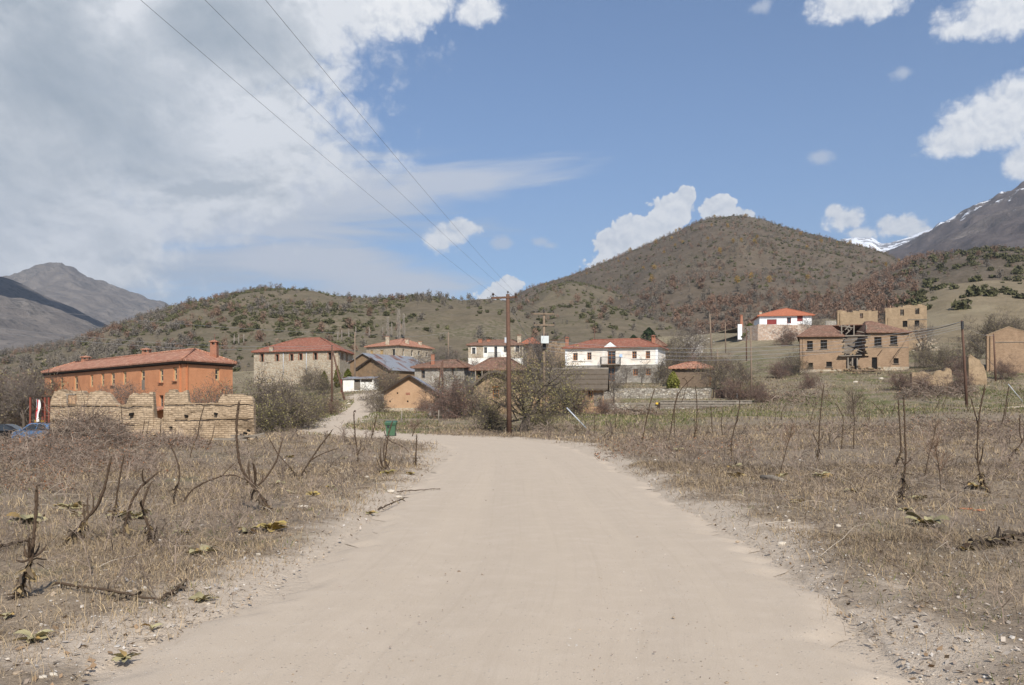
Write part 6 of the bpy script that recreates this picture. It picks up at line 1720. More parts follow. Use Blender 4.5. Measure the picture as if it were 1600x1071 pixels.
V_ = [ (bushA,424,56,1.3,'tallest tangled thicket right behind the end of the mud brick wall'),
 (bushB,408,52,1.0,'dense olive twigged bush touching the right end of the mud brick wall'),
 (bushB,452,58,.95,'rounded olive bush between the mud wall thicket and the dirt track'),
 (bushA,470,60,.75,'low grey bush at the left verge of the dirt track'),
 (bushB,482,72,1.0,'olive bush beside the braced pair of poles'),
 (bushA,452,82,1.3,'grey tangle in front of the cream stone house'),
 (bushC,512,86,.75,'reddish brown bush at the foot of the braced pole'),
 (bushA,345,68,1.3,'bare bush in front of the gable end of the orange house'),
 (bushC,322,66,1.0,'brownish bush rising above the gap in the mud wall'),
 (bushB,374,64,1.15,'olive bush at the corner of the orange house'),
 (treeA,184,66,.75,'thin bare sapling in front of the orange house wall'),
 (bushA,60,105,2.4,'big grey thicket beyond the parked cars'),
 (bushC,20,112,2.6,'russet thicket at the far edge behind the cars'),
 (bushA,-15,100,2.6,'dark thicket at the frame edge behind the black car'),
 (bushA,52,128,2.6,'grey thicket on the slope above the veranda'),
 (bushC,6,140,2.8,'brown thicket higher up the slope behind the cars'),
 (treeA,38,96,1.1,'bare tree just left of the veranda'),
 (bushC,700,74,1.35,'brown bare bush between the orange barn and the mud hut'),
 (bushA,722,78,1.45,'dark tangled bush at the left wall of the mud hut'),
 (bushB,742,80,.85,'small olive bush under the hut eaves'),
 (bushA,590,92,.8,'small bare bush at the left corner of the orange barn'),
 (bushA,604,112,1.5,'bare bush behind the orange barn near the white shed'),
 (bushC,660,93,.6,'low twiggy bush along the stone footing of the orange barn'),
 (bushA,505,130,1.2,'dark bush below the three small conifers'),
 (bushA,485,142,1.4,'grey bush below the cream stone house'),
 (treeA,840,84,1.25,'bare tree behind the thorn tree near the thatched house'),
 (bushB,885,82,1.6,'olive bush in front of the thatched roof'),
 (bushC,940,86,.75,'brownish bush at the door of the thatched house'),
 (bushC,905,83,.9,'russet bush left of the thatched house door'),
 (treeA,960,104,.75,'slender bare tree behind the short stone wall'),
 (treeA,978,135,.55,'bare tree in front of the white house balcony'),
 (treeA,1003,138,.5,'bare tree before the stone ground floor of the white house'),
 (bushA,1036,135,1.5,'grey bush left of the boarded shed'),
 (bushA,1120,118,1.5,'grey bush right of the boarded shed'),
 (bushC,1148,104,1.2,'big brown bush behind the dark paling fence'),
 (bushB,1172,108,1.05,'olive brown bush at the end of the dark fence'),
 (bushA,1160,125,1.2,'grey thicket between dark fence and grass slope'),
 (bushA,1100,150,1.6,'dark thicket above the boarded shed'),
 (bushA,1062,170,2.0,'dark bushy tree to the right of the white house'),
 (treeA,1078,178,1.6,'spreading bare tree upslope of the white house'),
 (bushA,1045,185,2.2,'grey tree mass behind the outhouse'),
 (bushC,1092,168,1.7,'brown bush beside the tall grey poles'),
 (bushC,1128,158,1.3,'russet bush on the slope under the wires'),
 (treeA,700,150,1.2,'bare tree among the brown tiled roofs'),
 (treeA,668,140,1.1,'bare tree behind the low grey stone house'),
 (bushC,735,165,1.6,'brown bushes left of the balcony house'),
 (treeA,845,170,1.5,'bare tree in front of the roofless brown house'),
 (bushA,868,160,1.4,'dark bush left of the white house corner'),
 (bushC,1228,205,1.9,'round russet bush against the pink terrace wall'),
 (treeA,1270,200,1.3,'bare tree between terrace wall and torn roof'),
 (bushA,1290,196,1.3,'grey bush right of the terrace wall'),
 (bushA,1240,136,1.3,'dark bush at the left corner of the ruined house'),
 (bushC,1218,132,1.1,'brown bramble bush on the slope left of the ruin'),
 (bushC,1262,117,.9,'russet bush on the grass below the ruined house'),
 (bushA,1447,137,1.35,'dark thicket right of the ruined house'),
 (bushA,1478,130,1.35,'dark brambles above the melted wall remnant'),
 (bushC,1500,124,1.25,'russet brambles behind the dark wooden pole'),
 (bushA,1525,150,1.6,'grey thicket left of the gable shed'),
 (bushA,1548,190,2.2,'large grey thicket above the gable shed'),
 (bushA,1582,186,2.1,'grey thicket over the roofline of the gable shed'),
 (bushC,1570,120,1.1,'brown bush in front of the gable shed'),
 (bushC,1500,108,1.0,'low russet bush between the two wall remnants'),
 (bushC,1445,107,.95,'low russet bramble in front of the melted wall'),
 (bushC,1405,110,1.0,'russet bramble left of the melted wall'),
 (treeA,1440,160,1.1,'bare tree against the tallest ruin'),
 (bushC,1190,100,.9,'low brown bush at the right end of the garden wall'),
 (bushB,845,60,.55,'small olive bush at the foot of the thorn tree'),
 (bushA,765,56,.62,'low dead branch bush left of the brown pole'),
]
for v in V_: bsh(*v)

# blossom-pale tree clump and dark pine on the slope
pale = bush_proto('blossom_tree', 41, 6, 2.0, .06, 3, 2, (.2, .9), (.46,.42,.38), 1500, (.26,.22,.19), spread=.95, rmin=.012, cat='tree', label='pale blossoming tree among dark thickets above the white house', budsize=.10, leafname='blossom')
put_copy(pale, at(1082, 200), 200, 1.5, .3)

def conifer(seed, h, w, col, label, x, y, lumps=26, name='conifer', n=1500, size=.13):
    rg = rnd(seed); r = thing(name, (x, y, g1(x, y)), label, 'tree')
    m = MB(); m.tube([(x, y, g1(x, y)-.2), (x, y, g1(x, y)+h*.8)], [.09, .03], 6); m.build('trunk', M['bark'], r)
    t = rg.random(n)**.8; prof = np.interp(t, [0, .12, .4, .75, 1], [.55, .95, 1., .62, .08]); a = rg.uniform(0, 6.28, n)
    lump = .72 + .42*vnoise(a*1.6, t*6, seed)
    rad = w/2*prof*lump*np.sqrt(rg.uniform(.25, 1, n)); C = np.stack([rad*np.cos(a), rad*np.sin(a), .1 + t*h*.95 + rg.normal(size=n)*.05], 1)
    V, Fc = leaf_quads(rg, C, rg.uniform(.6, 1.3, n)*size); c = np.array(col)[None]*rg.uniform(.5, 1.5, (n, 1))
    link('crown', np_mesh('crown', V, Fc, np.repeat(c, 4, 0)), M['veg'], r); return r
conifer(51, 2.9, 1.5, (.105,.105,.022), 'dark olive conifer, leftmost of three before the cream stone house', at(506.5, 140), 140)
conifer(52, 3.4, 1.3, (.115,.11,.025), 'slim yellowish conifer in the middle of three small conifers', at(527, 142), 142)
conifer(53, 3.0, 1.9, (.10,.105,.02), 'broad conifer, rightmost of three before the rusty roofed barn', at(543.5, 138), 138)
conifer(54, 2.55, 1.95, (.17,.165,.04), 'bright yellow green conifer on the terrace left of the boarded shed', at(1052, 117), 117, n=2200)
conifer(55, 4.2, 4.8, (.085,.10,.025), 'rounded green hedge bush on the villa terrace wall', at(1172, 229), 229, name='garden_bush', size=.22)
conifer(56, 5.2, 5.2, (.035,.05,.022), 'dark round pine on the slope behind the white house', at(1014, 260), 260, name='pine', size=.28)
conifer(57, 3.4, 3.6, (.035,.05,.022), 'lower dark pine beside the round pine behind the white house', at(990, 262), 262, name='pine', size=.24)

# poplars
def poplar(seed, h, label, px, Y):
    rg = rnd(seed); x = at(px, Y); z = max(g1(x, Y), float(surf(np.array([float(px)]), np.array([float(Y)]))[0])); r = thing('poplar', (x, Y, z), label, 'tree', 'grey poplars behind the village')
    m = MB(); m.tube([(x, Y, z-.5), (x+.1, Y, z+h*.5), (x, Y, z+h)], [.16, .10, .03], 5); m.build('trunk', M['bark'], r)
    n = 150; t = rg.uniform(.08, .97, n); a = rg.uniform(0, 6.28, n); L = h*.15*(1-t*.55)*rg.uniform(.5, 1.2, n)
    P0 = np.stack([0*t, 0*t, t*h], 1); out = np.stack([np.cos(a), np.sin(a), 2.4+0*a], 1); out = unit(out); P1 = P0 + out*L[:, None]
    P2 = P1 + unit(out + rg.normal(size=(n, 3))*.15 + (0, 0, .7))*L[:, None]*.7
    c = np.array((.27,.235,.20))[None]*rg.uniform(.7, 1.3, (n, 1))
    link('crown', segs_mesh('crown', np.concatenate([P0, P1]), np.concatenate([P1, P2]), np.full(2*n, .045), np.full(2*n, .022), np.concatenate([c, c])), M['veg'], r)
for k, (px, Y, top, lab) in enumerate(((606,292,497,'grey bare poplar, left one of the tall pair behind the pyramid roof'),(623,290,484,'tallest grey bare poplar rising over the pyramid roofed stone house'),(631,296,492,'grey bare poplar close right of the tallest poplar'),(598,300,512,'short grey poplar left of the tall poplars'),(612,300,506,'grey poplar between the two tallest poplars'),
    (534,296,517,'small grey poplar above the ridge of the cream stone house'),(545,300,521,'grey poplar between stone house and pyramid roof'),(528,300,523,'lowest grey poplar just right of the red hip roof'),(556,298,524,'grey poplar over the iron roofed barn'),(577,300,519,'grey poplar left above the pyramid roof house'),(373,300,545,'grey poplar in the gap between orange house and stone house'),(381,298,548,'second grey poplar beside the cream stone house wall'),(366,302,549,'grey poplar just right of the tall orange chimney'))):
    x = at(px, Y); z = max(g1(x, Y), float(surf(np.array([float(px)]), np.array([float(Y)]))[0])); poplar(200+k, max(3.5, zat(top, Y) - z), lab, px, Y)
# ================================================================ dry field: grass, forbs, litter (nobody could count it)
def wedge(rg, n, y0, y1, power=1.0, margin=1.5):
    """n points of the field seen between two depths"""
    Y = np.sqrt(rg.uniform(y0**2, y1**2, n)) if power == 1 else y0*(y1/y0)**rg.random(n)
    x = (rg.uniform(-.60, .60, n))*Y + rg.uniform(-margin, margin, n)
    return x, Y

STRAW = np.array([(.38,.31,.22),(.30,.245,.18),(.25,.205,.16),(.22,.18,.148),(.18,.145,.12),(.28,.22,.155)])
FORB = np.array([(.21,.175,.15),(.17,.14,.12),(.26,.22,.185),(.145,.118,.10),(.23,.185,.155),(.30,.255,.21)])
def edge_keep(rg, x, y, soft=.9, off=.05):
    rd = road_dist(x, y) + .9*(fbm(x*.9, y*.9, 91, 3)-.5)
    return rg.random(len(x)) < sstep(off, off+soft, rd)

def build_grass():
    rg = rnd(61); VV, FF, CC = [], [], []; off = 0
    for (n, y0, y1, hmin, hmax) in ((90000, 4.2, 11, .03, .14), (100000, 11, 24, .04, .17), (80000, 24, 62, .06, .24)):
        x, y = wedge(rg, n, y0, y1)
        dens = sstep(.30, .56, fbm(x*.55, y*.55, 93, 4))
        k = edge_keep(rg, x, y) & (rg.random(n) < .25 + .75*dens); x, y = x[k], y[k]; m = len(x)
        h = rg.uniform(hmin, hmax, m)*(.6 + .7*vnoise(x*.8, y*.8, 95)); w = np.maximum(.0014, .00026*y)*rg.uniform(.7, 1.4, m)
        a = rg.uniform(0, 6.28, m); lean = rg.uniform(.3, 2.2, m)*h; d = np.stack([np.cos(a)*lean, np.sin(a)*lean], 1); b = a + rg.uniform(.6, 2.4, m)
        sx, sy = np.cos(b)*w, np.sin(b)*w; z = G(x, y) - .01
        up = np.sqrt(np.maximum(h*h - (lean*.55)**2, (h*.15)**2))
        L = []
        for f, fu, ww in ((0, 0, 1), (.32, .62, .85), (1, 1., .15)):
            cx, cy, cz = x + d[:, 0]*f, y + d[:, 1]*f, z + up*fu
            L += [np.stack([cx-sx*ww, cy-sy*ww, cz], 1), np.stack([cx+sx*ww, cy+sy*ww, cz], 1)]
        V = np.stack(L, 1).reshape(-1, 3); base = (np.arange(m)*6)[:, None] + off
        FF.append(np.concatenate([base + [[0,1,3,2]], base + [[2,3,5,4]]])); VV.append(V); off += m*6
        c = STRAW[rg.integers(0, len(STRAW), m)]*rg.uniform(.75, 1.35, (m, 1))*np.array([1.08, 1.0, .84])*(.7 + .6*fbm(x*.3, y*.3, 111, 3))[:, None]
        CC.append(np.repeat(c, 6, 0))
    o = link('dry_grass', np_mesh('dry_grass', np.concatenate(VV), np.concatenate(FF), np.concatenate(CC)), M['veg']); tag(o, kind='stuff')
build_grass()

def strands(rg, P, dirs, n, steps, L, w, droop=-.25, wob=.6):
    """curling ribbons from points P"""
    m = len(P); d = unit(dirs); pts = [P]
    for k in range(steps):
        d = unit(d + rg.normal(size=(m, 3))*wob*.45 + np.array([0, 0, droop/steps]))
        pts.append(pts[-1] + d*(L/steps)[:, None])
    b = unit(np.cross(rg.normal(size=(m, 3)), d))
    V = []
    for k, p in enumerate(pts):
        ww = (w*(1 - .6*k/steps))[:, None]; V += [p - b*ww, p + b*ww]
    V = np.stack(V, 1); base = (np.arange(m)*2*(steps+1))[:, None]
    Fc = np.concatenate([base + [[2*k, 2*k+1, 2*k+3, 2*k+2]] for k in range(steps)])
    return V.reshape(-1, 3), Fc, 2*(steps+1)

def build_forbs():
    rg = rnd(62); VV, FF, CC = [], [], []; off = 0
    for (nc, per, y0, y1, R_, L0, L1) in ((2300, 30, 4.3, 11, .15, .05, .22), (3400, 28, 11, 25, .20, .08, .28), (3200, 22, 25, 62, .34, .12, .38)):
        cx, cy = wedge(rg, nc, y0, y1)
        dens = sstep(.34, .6, fbm(cx*.42, cy*.42, 97, 4)); k = edge_keep(rg, cx, cy, .8, .25) & (rg.random(nc) < .22 + .78*dens); cx, cy = cx[k], cy[k]
        big = rg.uniform(.55, 1.35, len(cx)); hue = FORB[rg.integers(0, len(FORB), len(cx))]*rg.uniform(.65, 1.12, (len(cx), 1))*np.array([1.05, .98, .86])*(.65 + .7*fbm(cx*.3, cy*.3, 113, 3))[:, None]
        i = np.repeat(np.arange(len(cx)), per); m = len(i)
        x = cx[i] + rg.normal(size=m)*R_*big[i]; y = cy[i] + rg.normal(size=m)*R_*big[i]; z = G(x, y) - .01
        dirs = np.stack([rg.normal(size=m), rg.normal(size=m), rg.uniform(.0, 1.1, m)], 1)
        L = rg.uniform(L0, L1, m)*big[i]; w = np.maximum(.0011, .00024*y)*rg.uniform(.6, 1.4, m)
        V, Fc, nv = strands(rg, np.stack([x, y, z], 1), dirs, m, 4, L, w, -.5, .6)
        V[:, 2] = np.maximum(V[:, 2], np.repeat(z, nv) + .004)
        VV.append(V); FF.append(Fc + off); off += len(V); CC.append(np.repeat(hue[i]*rg.uniform(.75, 1.3, (m, 1)), nv, 0))
    o = link('dead_weeds', np_mesh('dead_weeds', np.concatenate(VV), np.concatenate(FF), np.concatenate(CC)), M['veg']); tag(o, kind='stuff')
build_forbs()

def build_twigs():
    # small branching dead weeds and long fallen stems
    rg = rnd(67); VV, FF, CC = [], [], []; off = 0; pro = []
    for k in range(7):
        pl = Plant(700+k); pl.grow(np.array([0, 0, -.03]), np.array([rg.normal()*.25, rg.normal()*.25, 1.]), .30, .006, 2, 2, .3, .06, (.45, .7), 3, .7, .0026); pro.append(pl.arrays())
    for (n, y0, y1) in ((200, 4.6, 11), (340, 11, 24), (460, 24, 52)):
        x, y = wedge(rg, n, y0, y1); k = edge_keep(rg, x, y, .8, .5) & (rg.random(n) < .25 + .75*sstep(.4, .62, fbm(x*.4, y*.4, 121, 3))); x, y = x[k], y[k]; z = G(x, y)
        for i in range(len(x)):
            P0, P1, R0, R1 = pro[rg.integers(7)]; a = rg.uniform(0, 6.28); s = rg.uniform(.5, 1.35)*(1 + y[i]/60); c_, s_ = math.cos(a), math.sin(a); tl = rg.normal(size=2)*.3
            def tr(P): Q = np.stack([P[:, 0]*c_-P[:, 1]*s_ + tl[0]*P[:, 2], P[:, 0]*s_+P[:, 1]*c_ + tl[1]*P[:, 2], P[:, 2]*.85], 1)*s; return Q + (x[i], y[i], z[i])
            VV.append((tr(P0), tr(P1), R0*max(1, y[i]/11), R1*max(1, y[i]/11), np.array([(.215,.165,.13)])*rg.uniform(.55, 1.4)*np.ones((len(P0), 1))))
    A = [np.concatenate([v[j] for v in VV]) for j in range(5)]
    o = link('twiggy_weeds', segs_mesh('twiggy_weeds', *A), M['veg']); tag(o, kind='stuff')
    n = 900; x, y = wedge(rg, n, 4.4, 22); k = edge_keep(rg, x, y, .8, .2); x, y = x[k], y[k]; m = len(x); z = G(x, y)
    a = rg.uniform(0, 6.28, m); V, Fc, nv = strands(rg, np.stack([x, y, z + .03], 1), np.stack([np.cos(a), np.sin(a), rg.uniform(.02, .75, m)], 1), m, 7, rg.uniform(.3, .95, m), np.maximum(.0016, .00028*y), -.9, .28)
    V[:, 2] = np.maximum(V[:, 2], np.repeat(z, nv) + .012)
    c = np.array([(.40,.335,.26),(.30,.24,.18),(.22,.17,.13),(.48,.41,.33)])[rg.integers(0, 4, m)]*rg.uniform(.7, 1.1, (m, 1))
    o = link('fallen_stems', np_mesh('fallen_stems', V, Fc, np.repeat(c, nv, 0)), M['veg']); tag(o, kind='stuff')
build_twigs()

def build_brambles():
    """reddish bramble thicket before the mud wall and lower ones along the slope"""
    rg = rnd(63); VV, FF, CC = [], [], []; off = 0
    spots = [(72,205,34,41,1.15,1500,1.0),(84,190,36.5,41,1.5,1500,1.0),(-80,80,30,40,.5,700,1.),(-60,82,44,58,.85,800,1.),(-60,170,25,35,.6,3200,1.0),(170,330,33,41,.5,1800,1.0),(60,260,20,30,.34,2400,1.0),(-40,120,16,24,.28,1200,1.0),(930,1180,26,44,.3,1600,1.0),(1400,1530,100,108,1.5,900,.9),(1180,1300,95,112,1.0,600,.9),(940,1040,84,90,.9,500,1.),(700,1180,96,99,.6,300,1.),(1380,1620,46,66,.7,900,1.),(1180,1400,50,64,.5,500,1.)]
    for (pa, pb, ya, yb, h, n, kk) in spots:
        Y = rg.uniform(ya, yb, n); px = rg.uniform(pa, pb, n); x = at(px, Y); 
        e = np.minimum(np.minimum((px-pa)/(pb-pa), (pb-px)/(pb-pa))*4, 1); hh = h*(.35 + .65*e)*(.6 + .7*vnoise(x*.7, Y*.7, 99))
        z = G(x, Y); P = np.stack([x, Y, z + rg.uniform(0, .55, n)*hh], 1)
        dirs = np.stack([rg.normal(size=n), rg.normal(size=n), rg.uniform(.2, 1.7, n)], 1)
        V, Fc, nv = strands(rg, P, dirs, n, 6, hh*rg.uniform(.7, 1.7, n), np.maximum(.004, .00034*Y)*rg.uniform(.7, 1.4, n), -1.5, .8)
        V[:, 2] = np.maximum(V[:, 2], np.repeat(z, nv) - .02)
        col = np.array([(.21,.15,.115),(.18,.135,.105),(.25,.20,.155),(.14,.105,.08)])[rg.integers(0, 4, n)]*rg.uniform(.7, 1.25, (n, 1))
        VV.append(V); FF.append(Fc + off); off += len(V); CC.append(np.repeat(col, nv, 0))
        # last leaves
        k = rg.integers(0, len(V), n//2); Vl, Fl = leaf_quads(rg, V[k] + rg.normal(size=(len(k), 3))*.03, rg.uniform(.02, .045, len(k))*(Y.mean()/36)**.5)
        VV.append(Vl); FF.append(Fl + off); off += len(Vl); CC.append(np.repeat(np.array([(.24,.115,.06)])*rg.uniform(.6, 1.5, (len(k), 1)), 4, 0))
    o = link('brambles', np_mesh('brambles', np.concatenate(VV), np.concatenate(FF), np.concatenate(CC)), M['veg']); tag(o, kind='stuff')
build_brambles()

def build_litter():
    rg = rnd(64)
    # pale dead leaves and flakes lying about
    x, y = wedge(rg, 9000, 4.2, 30, 2); rd = road_dist(x, y); k = (rd > .02) & (rg.random(len(x)) < np.exp(-np.maximum(rd-1.2, 0)/2.6)*.8 + .12); x, y = x[k], y[k]; m = len(x)
    C = np.stack([x, y, G(x, y) + .012], 1); a = rg.uniform(0, 6.28, m); s = rg.uniform(.008, .032, m)*np.maximum(1, y/16)
    ax = np.stack([np.cos(a)*s, np.sin(a)*s, rg.normal(size=m)*s*.4], 1); bx = np.stack([-np.sin(a)*s, np.cos(a)*s, rg.normal(size=m)*s*.4], 1)*.6
    V = np.stack([C-ax, C-bx, C+ax, C+bx], 1).reshape(-1, 3)
    col = np.array([(.42,.36,.30),(.33,.26,.19),(.50,.45,.40),(.30,.20,.12),(.24,.19,.15)])[rg.integers(0, 5, m)]*rg.uniform(.7, 1.15, (m, 1))
    o = link('fallen_leaves', np_mesh('fallen_leaves', V, np.arange(m*4).reshape(m, 4), np.repeat(col, 4, 0)), M['veg']); tag(o, kind='stuff')
    # gravel along the road and on it
    x, y = wedge(rg, 26000, 4.2, 30, 2); rd = road_dist(x, y)
    k = rg.random(len(x)) < np.where(rd < -.5, .14, np.where(rd < .1, .22, .75*np.exp(-np.maximum(rd, 0)/1.5) + .05)); x, y = x[k], y[k]; m = len(x)
    on = road_dist(x, y) < 0
    s = rg.uniform(.0045, .013, m)*np.where(rg.random(m) < .05, 2.1, 1)*np.maximum(1, y/14); s = np.where(on, s*.5, s)
    V = ICO_V[None]*s[:, None, None]*rg.uniform(.6, 1.25, (m, 12, 1))*np.array([1, 1, .62]) + np.stack([x, y, G(x, y) + np.where(on, .022, 0.004)], 1)[:, None]
    Fc = (ICO_F[None] + (np.arange(m)*12)[:, None, None]).reshape(-1, 3)
    col = np.array([(.46,.40,.33),(.36,.29,.22),(.52,.48,.43),(.28,.23,.19),(.40,.31,.22)])[rg.integers(0, 5, m)]*rg.uniform(.75, 1.15, (m, 1))
    o = link('gravel', np_mesh('gravel', V.reshape(-1, 3), Fc, np.repeat(col, 12, 0)), M['veg']); tag(o, kind='stuff')
    # green turf beyond the road
    x, y = [], []
    n = 60000; Y = np.sqrt(rg.uniform(47**2, 112**2, n)); px = rg.uniform(480, 1640, n); xx = at(px, Y)
    dn = fbm(xx*.10, Y*.06, 103, 3); ok = (rg.random(n) < sstep(.38, .6, dn)) & (road_dist(xx, Y) > .3) & ~((xx > .2*Y) & (Y < 74)); xx, Y = xx[ok], Y[ok]; m = len(xx)
    h = rg.uniform(.06, .22, m); w = .00055*Y*rg.uniform(.6, 1.3, m); a = rg.uniform(0, 6.28, m); z = G(xx, Y)
    V = np.stack([np.stack([xx-np.cos(a)*w, Y-np.sin(a)*w, z], 1), np.stack([xx+np.cos(a)*w, Y+np.sin(a)*w, z], 1), np.stack([xx+rg.normal(size=m)*.08, Y+rg.normal(size=m)*.08, z+h], 1)], 1).reshape(-1, 3)
    col = np.array([(.11,.125,.04),(.17,.165,.065),(.26,.215,.12),(.085,.105,.03)])[rg.integers(0, 4, m)]*rg.uniform(.7, 1.2, (m, 1))
    o = link('green_grass', np_mesh('green_grass', V, np.arange(m*3).reshape(m, 3), np.repeat(col, 3, 0)), M['veg']); tag(o, kind='stuff')
    # straw on the slopes beyond
    n = 60000; Y = np.sqrt(rg.uniform(55**2, 135**2, n)); px = rg.uniform(-20, 1640, n); xx = at(px, Y)
    ok = (rg.random(n) < .35 + .65*sstep(.4, .6, fbm(xx*.16, Y*.1, 131, 3))) & (road_dist(xx, Y) > .4); xx, Y = xx[ok], Y[ok]; m = len(xx)
    h = rg.uniform(.08, .34, m); w = .00055*Y*rg.uniform(.5, 1.2, m); a = rg.uniform(0, 6.28, m); z = G(xx, Y)
    V = np.stack([np.stack([xx-np.cos(a)*w, Y-np.sin(a)*w, z], 1), np.stack([xx+np.cos(a)*w, Y+np.sin(a)*w, z], 1), np.stack([xx+rg.normal(size=m)*.12, Y+rg.normal(size=m)*.12, z+h], 1)], 1).reshape(-1, 3)
    col = np.array([(.30,.235,.14),(.22,.17,.11),(.36,.29,.18),(.17,.135,.09)])[rg.integers(0, 4, m)]*rg.uniform(.65, 1.1, (m, 1))
    o = link('straw', np_mesh('straw', V, np.arange(m*3).reshape(m, 3), np.repeat(col, 3, 0)), M['veg']); tag(o, kind='stuff')
    # low green tufts in the foreground
    n = 9000; x, y = wedge(rg, n, 4.3, 20, 2); k = (fbm(x*1.1, y*1.1, 107, 3) > np.where((x > 2) & (y < 9), .56, .62)) & (road_dist(x, y) > .4); x, y = x[k], y[k]; m = len(x); z = G(x, y); a = rg.uniform(0, 6.28, m); w = np.maximum(.003, .0005*y)
    V = np.stack([np.stack([x-np.cos(a)*w, y-np.sin(a)*w, z], 1), np.stack([x+np.cos(a)*w, y+np.sin(a)*w, z], 1), np.stack([x+rg.normal(size=m)*.03, y+rg.normal(size=m)*.03, z+rg.uniform(.02, .07, m)], 1)], 1).reshape(-1, 3)
    o = link('green_sprouts', np_mesh('green_sprouts', V, np.arange(m*3).reshape(m, 3), np.repeat(np.array([(.10,.12,.03)])*rg.uniform(.6, 1.4, (m, 1)), 3, 0)), M['veg']); tag(o, kind='stuff')
build_litter()

# ================================================================ dead mullein stalks
def stalk(label, main, sides=(), base=None, r=.021, leaf=1.0, seed=1, name='dead_mullein', knob=True, deadleaf=True, group='dead mullein stalks in the field', lean=.0, Y=None):
    """main and sides: (px, py) paths as seen, the main one from its foot upwards"""
    rg = rnd(seed); foot = main[0]
    if Y is None: Y = on_ground(foot[0], base or foot[1])[1]
    x0 = at(foot[0], Y); z0 = g1(x0, Y)
    dz = z0 - zat(foot[1], Y)
    root = thing(name, (x0, Y, z0), label, 'dead plant', group)
    def path(P, y_off=0.0, n=5):
        P = [(a, b) for a, b in P]; Q = _spline(np.array([(a, b, 0.) for a, b in P]), n)[:, :2]
        k = np.linspace(0, 1, len(Q)); yy = Y + y_off*k + lean*k
        return np.stack([at(Q[:, 0], yy), yy, zat(Q[:, 1], yy) + dz*(1-k)], 1)
    s = max(1.0, Y/24)**.55
    def rod(P, r0, name_, knobs=.35):
        n = len(P); L = np.concatenate([[0], np.cumsum(np.linalg.norm(np.diff(P, axis=0), axis=1))]); N = max(6, int(L[-1]/.035)); N = min(N, 90)
        t = np.linspace(0, L[-1], N); Q = np.stack([np.interp(t, L, P[:, i]) for i in range(3)], 1); k = t/L[-1]
        rad = r0*.8*(1 - .25*k)*(1 + (rg.uniform(-.5, 1, N)*knobs if knob else 0)); rad[-1] *= .3; rad[-2] *= .75
        Q = Q + rg.normal(size=(N, 3))*r0*.14; m = MB(); m.tube(Q, rad, 6, smooth=False)
        # seed capsules standing off the rod
        if knob:
            for q in Q[N//3::1]:
                for _ in range(2):
                    a = rg.uniform(0, 6.28); c = q + np.array([math.cos(a), math.sin(a), rg.uniform(-.3, .5)])*r0*.8; h = r0*rg.uniform(.25, .5)
                    v = c + ICO_V[[0, 3, 5, 8, 10, 6]]*h; m.add(v, [(0,1,2),(3,4,5),(0,3,5),(1,4,2),(0,2,4),(1,3,4)])
        return m.build(name_, M['stalk'], root)
    P = path(main, rg.uniform(-.15, .15)); st = rod(P, r*s, 'stalk')
    for k, sd in enumerate(sides): rod(path(sd, rg.uniform(-.22, .22)), r*s*rg.uniform(.55, .8), 'side_stem', .45)
    if deadleaf:
        n = int(36*leaf); L = min(.55, np.linalg.norm(P[-1]-P[0])*.38)
        t = rg.random(n)**1.5*L; cum = np.concatenate([[0], np.cumsum(np.linalg.norm(np.diff(P, axis=0), axis=1))])
        C = np.stack([np.interp(t, cum, P[:, i]) for i in range(3)], 1); a = rg.uniform(0, 6.28, n)
        dirs = np.stack([np.cos(a), np.sin(a), rg.uniform(-.9, .25, n)], 1)
        V, Fc, nv = strands(rg, C, dirs, n, 3, rg.uniform(.05, .14, n)*leaf**.3, rg.uniform(.010, .026, n)*s, -1.6, 1.3)
        V[:, 2] = np.maximum(V[:, 2], z0 + .01)
        c = np.array([(.105,.078,.055),(.16,.12,.08),(.075,.055,.042),(.26,.19,.10)])[rg.integers(0, 4, n)]*rg.uniform(.7, 1.2, (n, 1))
        o = np_mesh('dead_leaves', V - ORI[root.name], Fc, np.repeat(c, nv, 0)); link('dead_leaves', o, M['veg'], root)
    return root
def z1(P): return [(a/3.967, 620 + b/3.967) for a, b in P]
def z2(P): return [(a/3.9525, 800 + b/3.9525) for a, b in P]
def z3(P): return [(330 + a/3.967, 620 + b/3.967) for a, b in P]
def z4(P): return [(860 + a/3.967, 580 + b/3.967) for a, b in P]
def z5(P): return [(1200 + a/3.967, 580 + b/3.967) for a, b in P]

stalk('nearest dead mullein, candelabra of brown spikes in the lower left corner', z2([(92,600),(120,500),(165,420),(188,350),(205,200),(218,60),(228,-160)]), [z2([(185,350),(160,300),(150,215)]), z2([(190,345),(225,290),(247,190)]), z2([(192,350),(255,280),(286,205)]), z2([(175,365),(130,340),(98,300)]), z2([(186,350),(178,260),(176,150)]), z2([(195,340),(205,250),(200,170)])], r=.020, leaf=1.6, seed=1)
stalk('leaning dead mullein with forked spikes over withered leaf clump, left field', z1([(385,930),(440,865),(510,790),(570,720),(610,660),(650,550),(690,370)]), [z1([(575,715),(580,650),(570,585)]), z1([(548,745),(540,680),(547,605)]), z1([(525,760),(518,710),(522,655)]), z1([(590,705),(625,640),(640,570)])], r=.021, leaf=1.8, seed=2)
stalk('straight single brown mullein rod leaning slightly, left field', z1([(694,800),(708,730),(722,640),(740,520),(770,360)]), r=.015, leaf=.7, seed=3)
stalk('crooked dark mullein stem bending away to a thin drooping tip', z1([(765,915),(775,820),(805,690),(850,600),(900,540),(985,465)]), [z1([(890,550),(882,500),(886,450)])], r=.019, leaf=.8, seed=4)
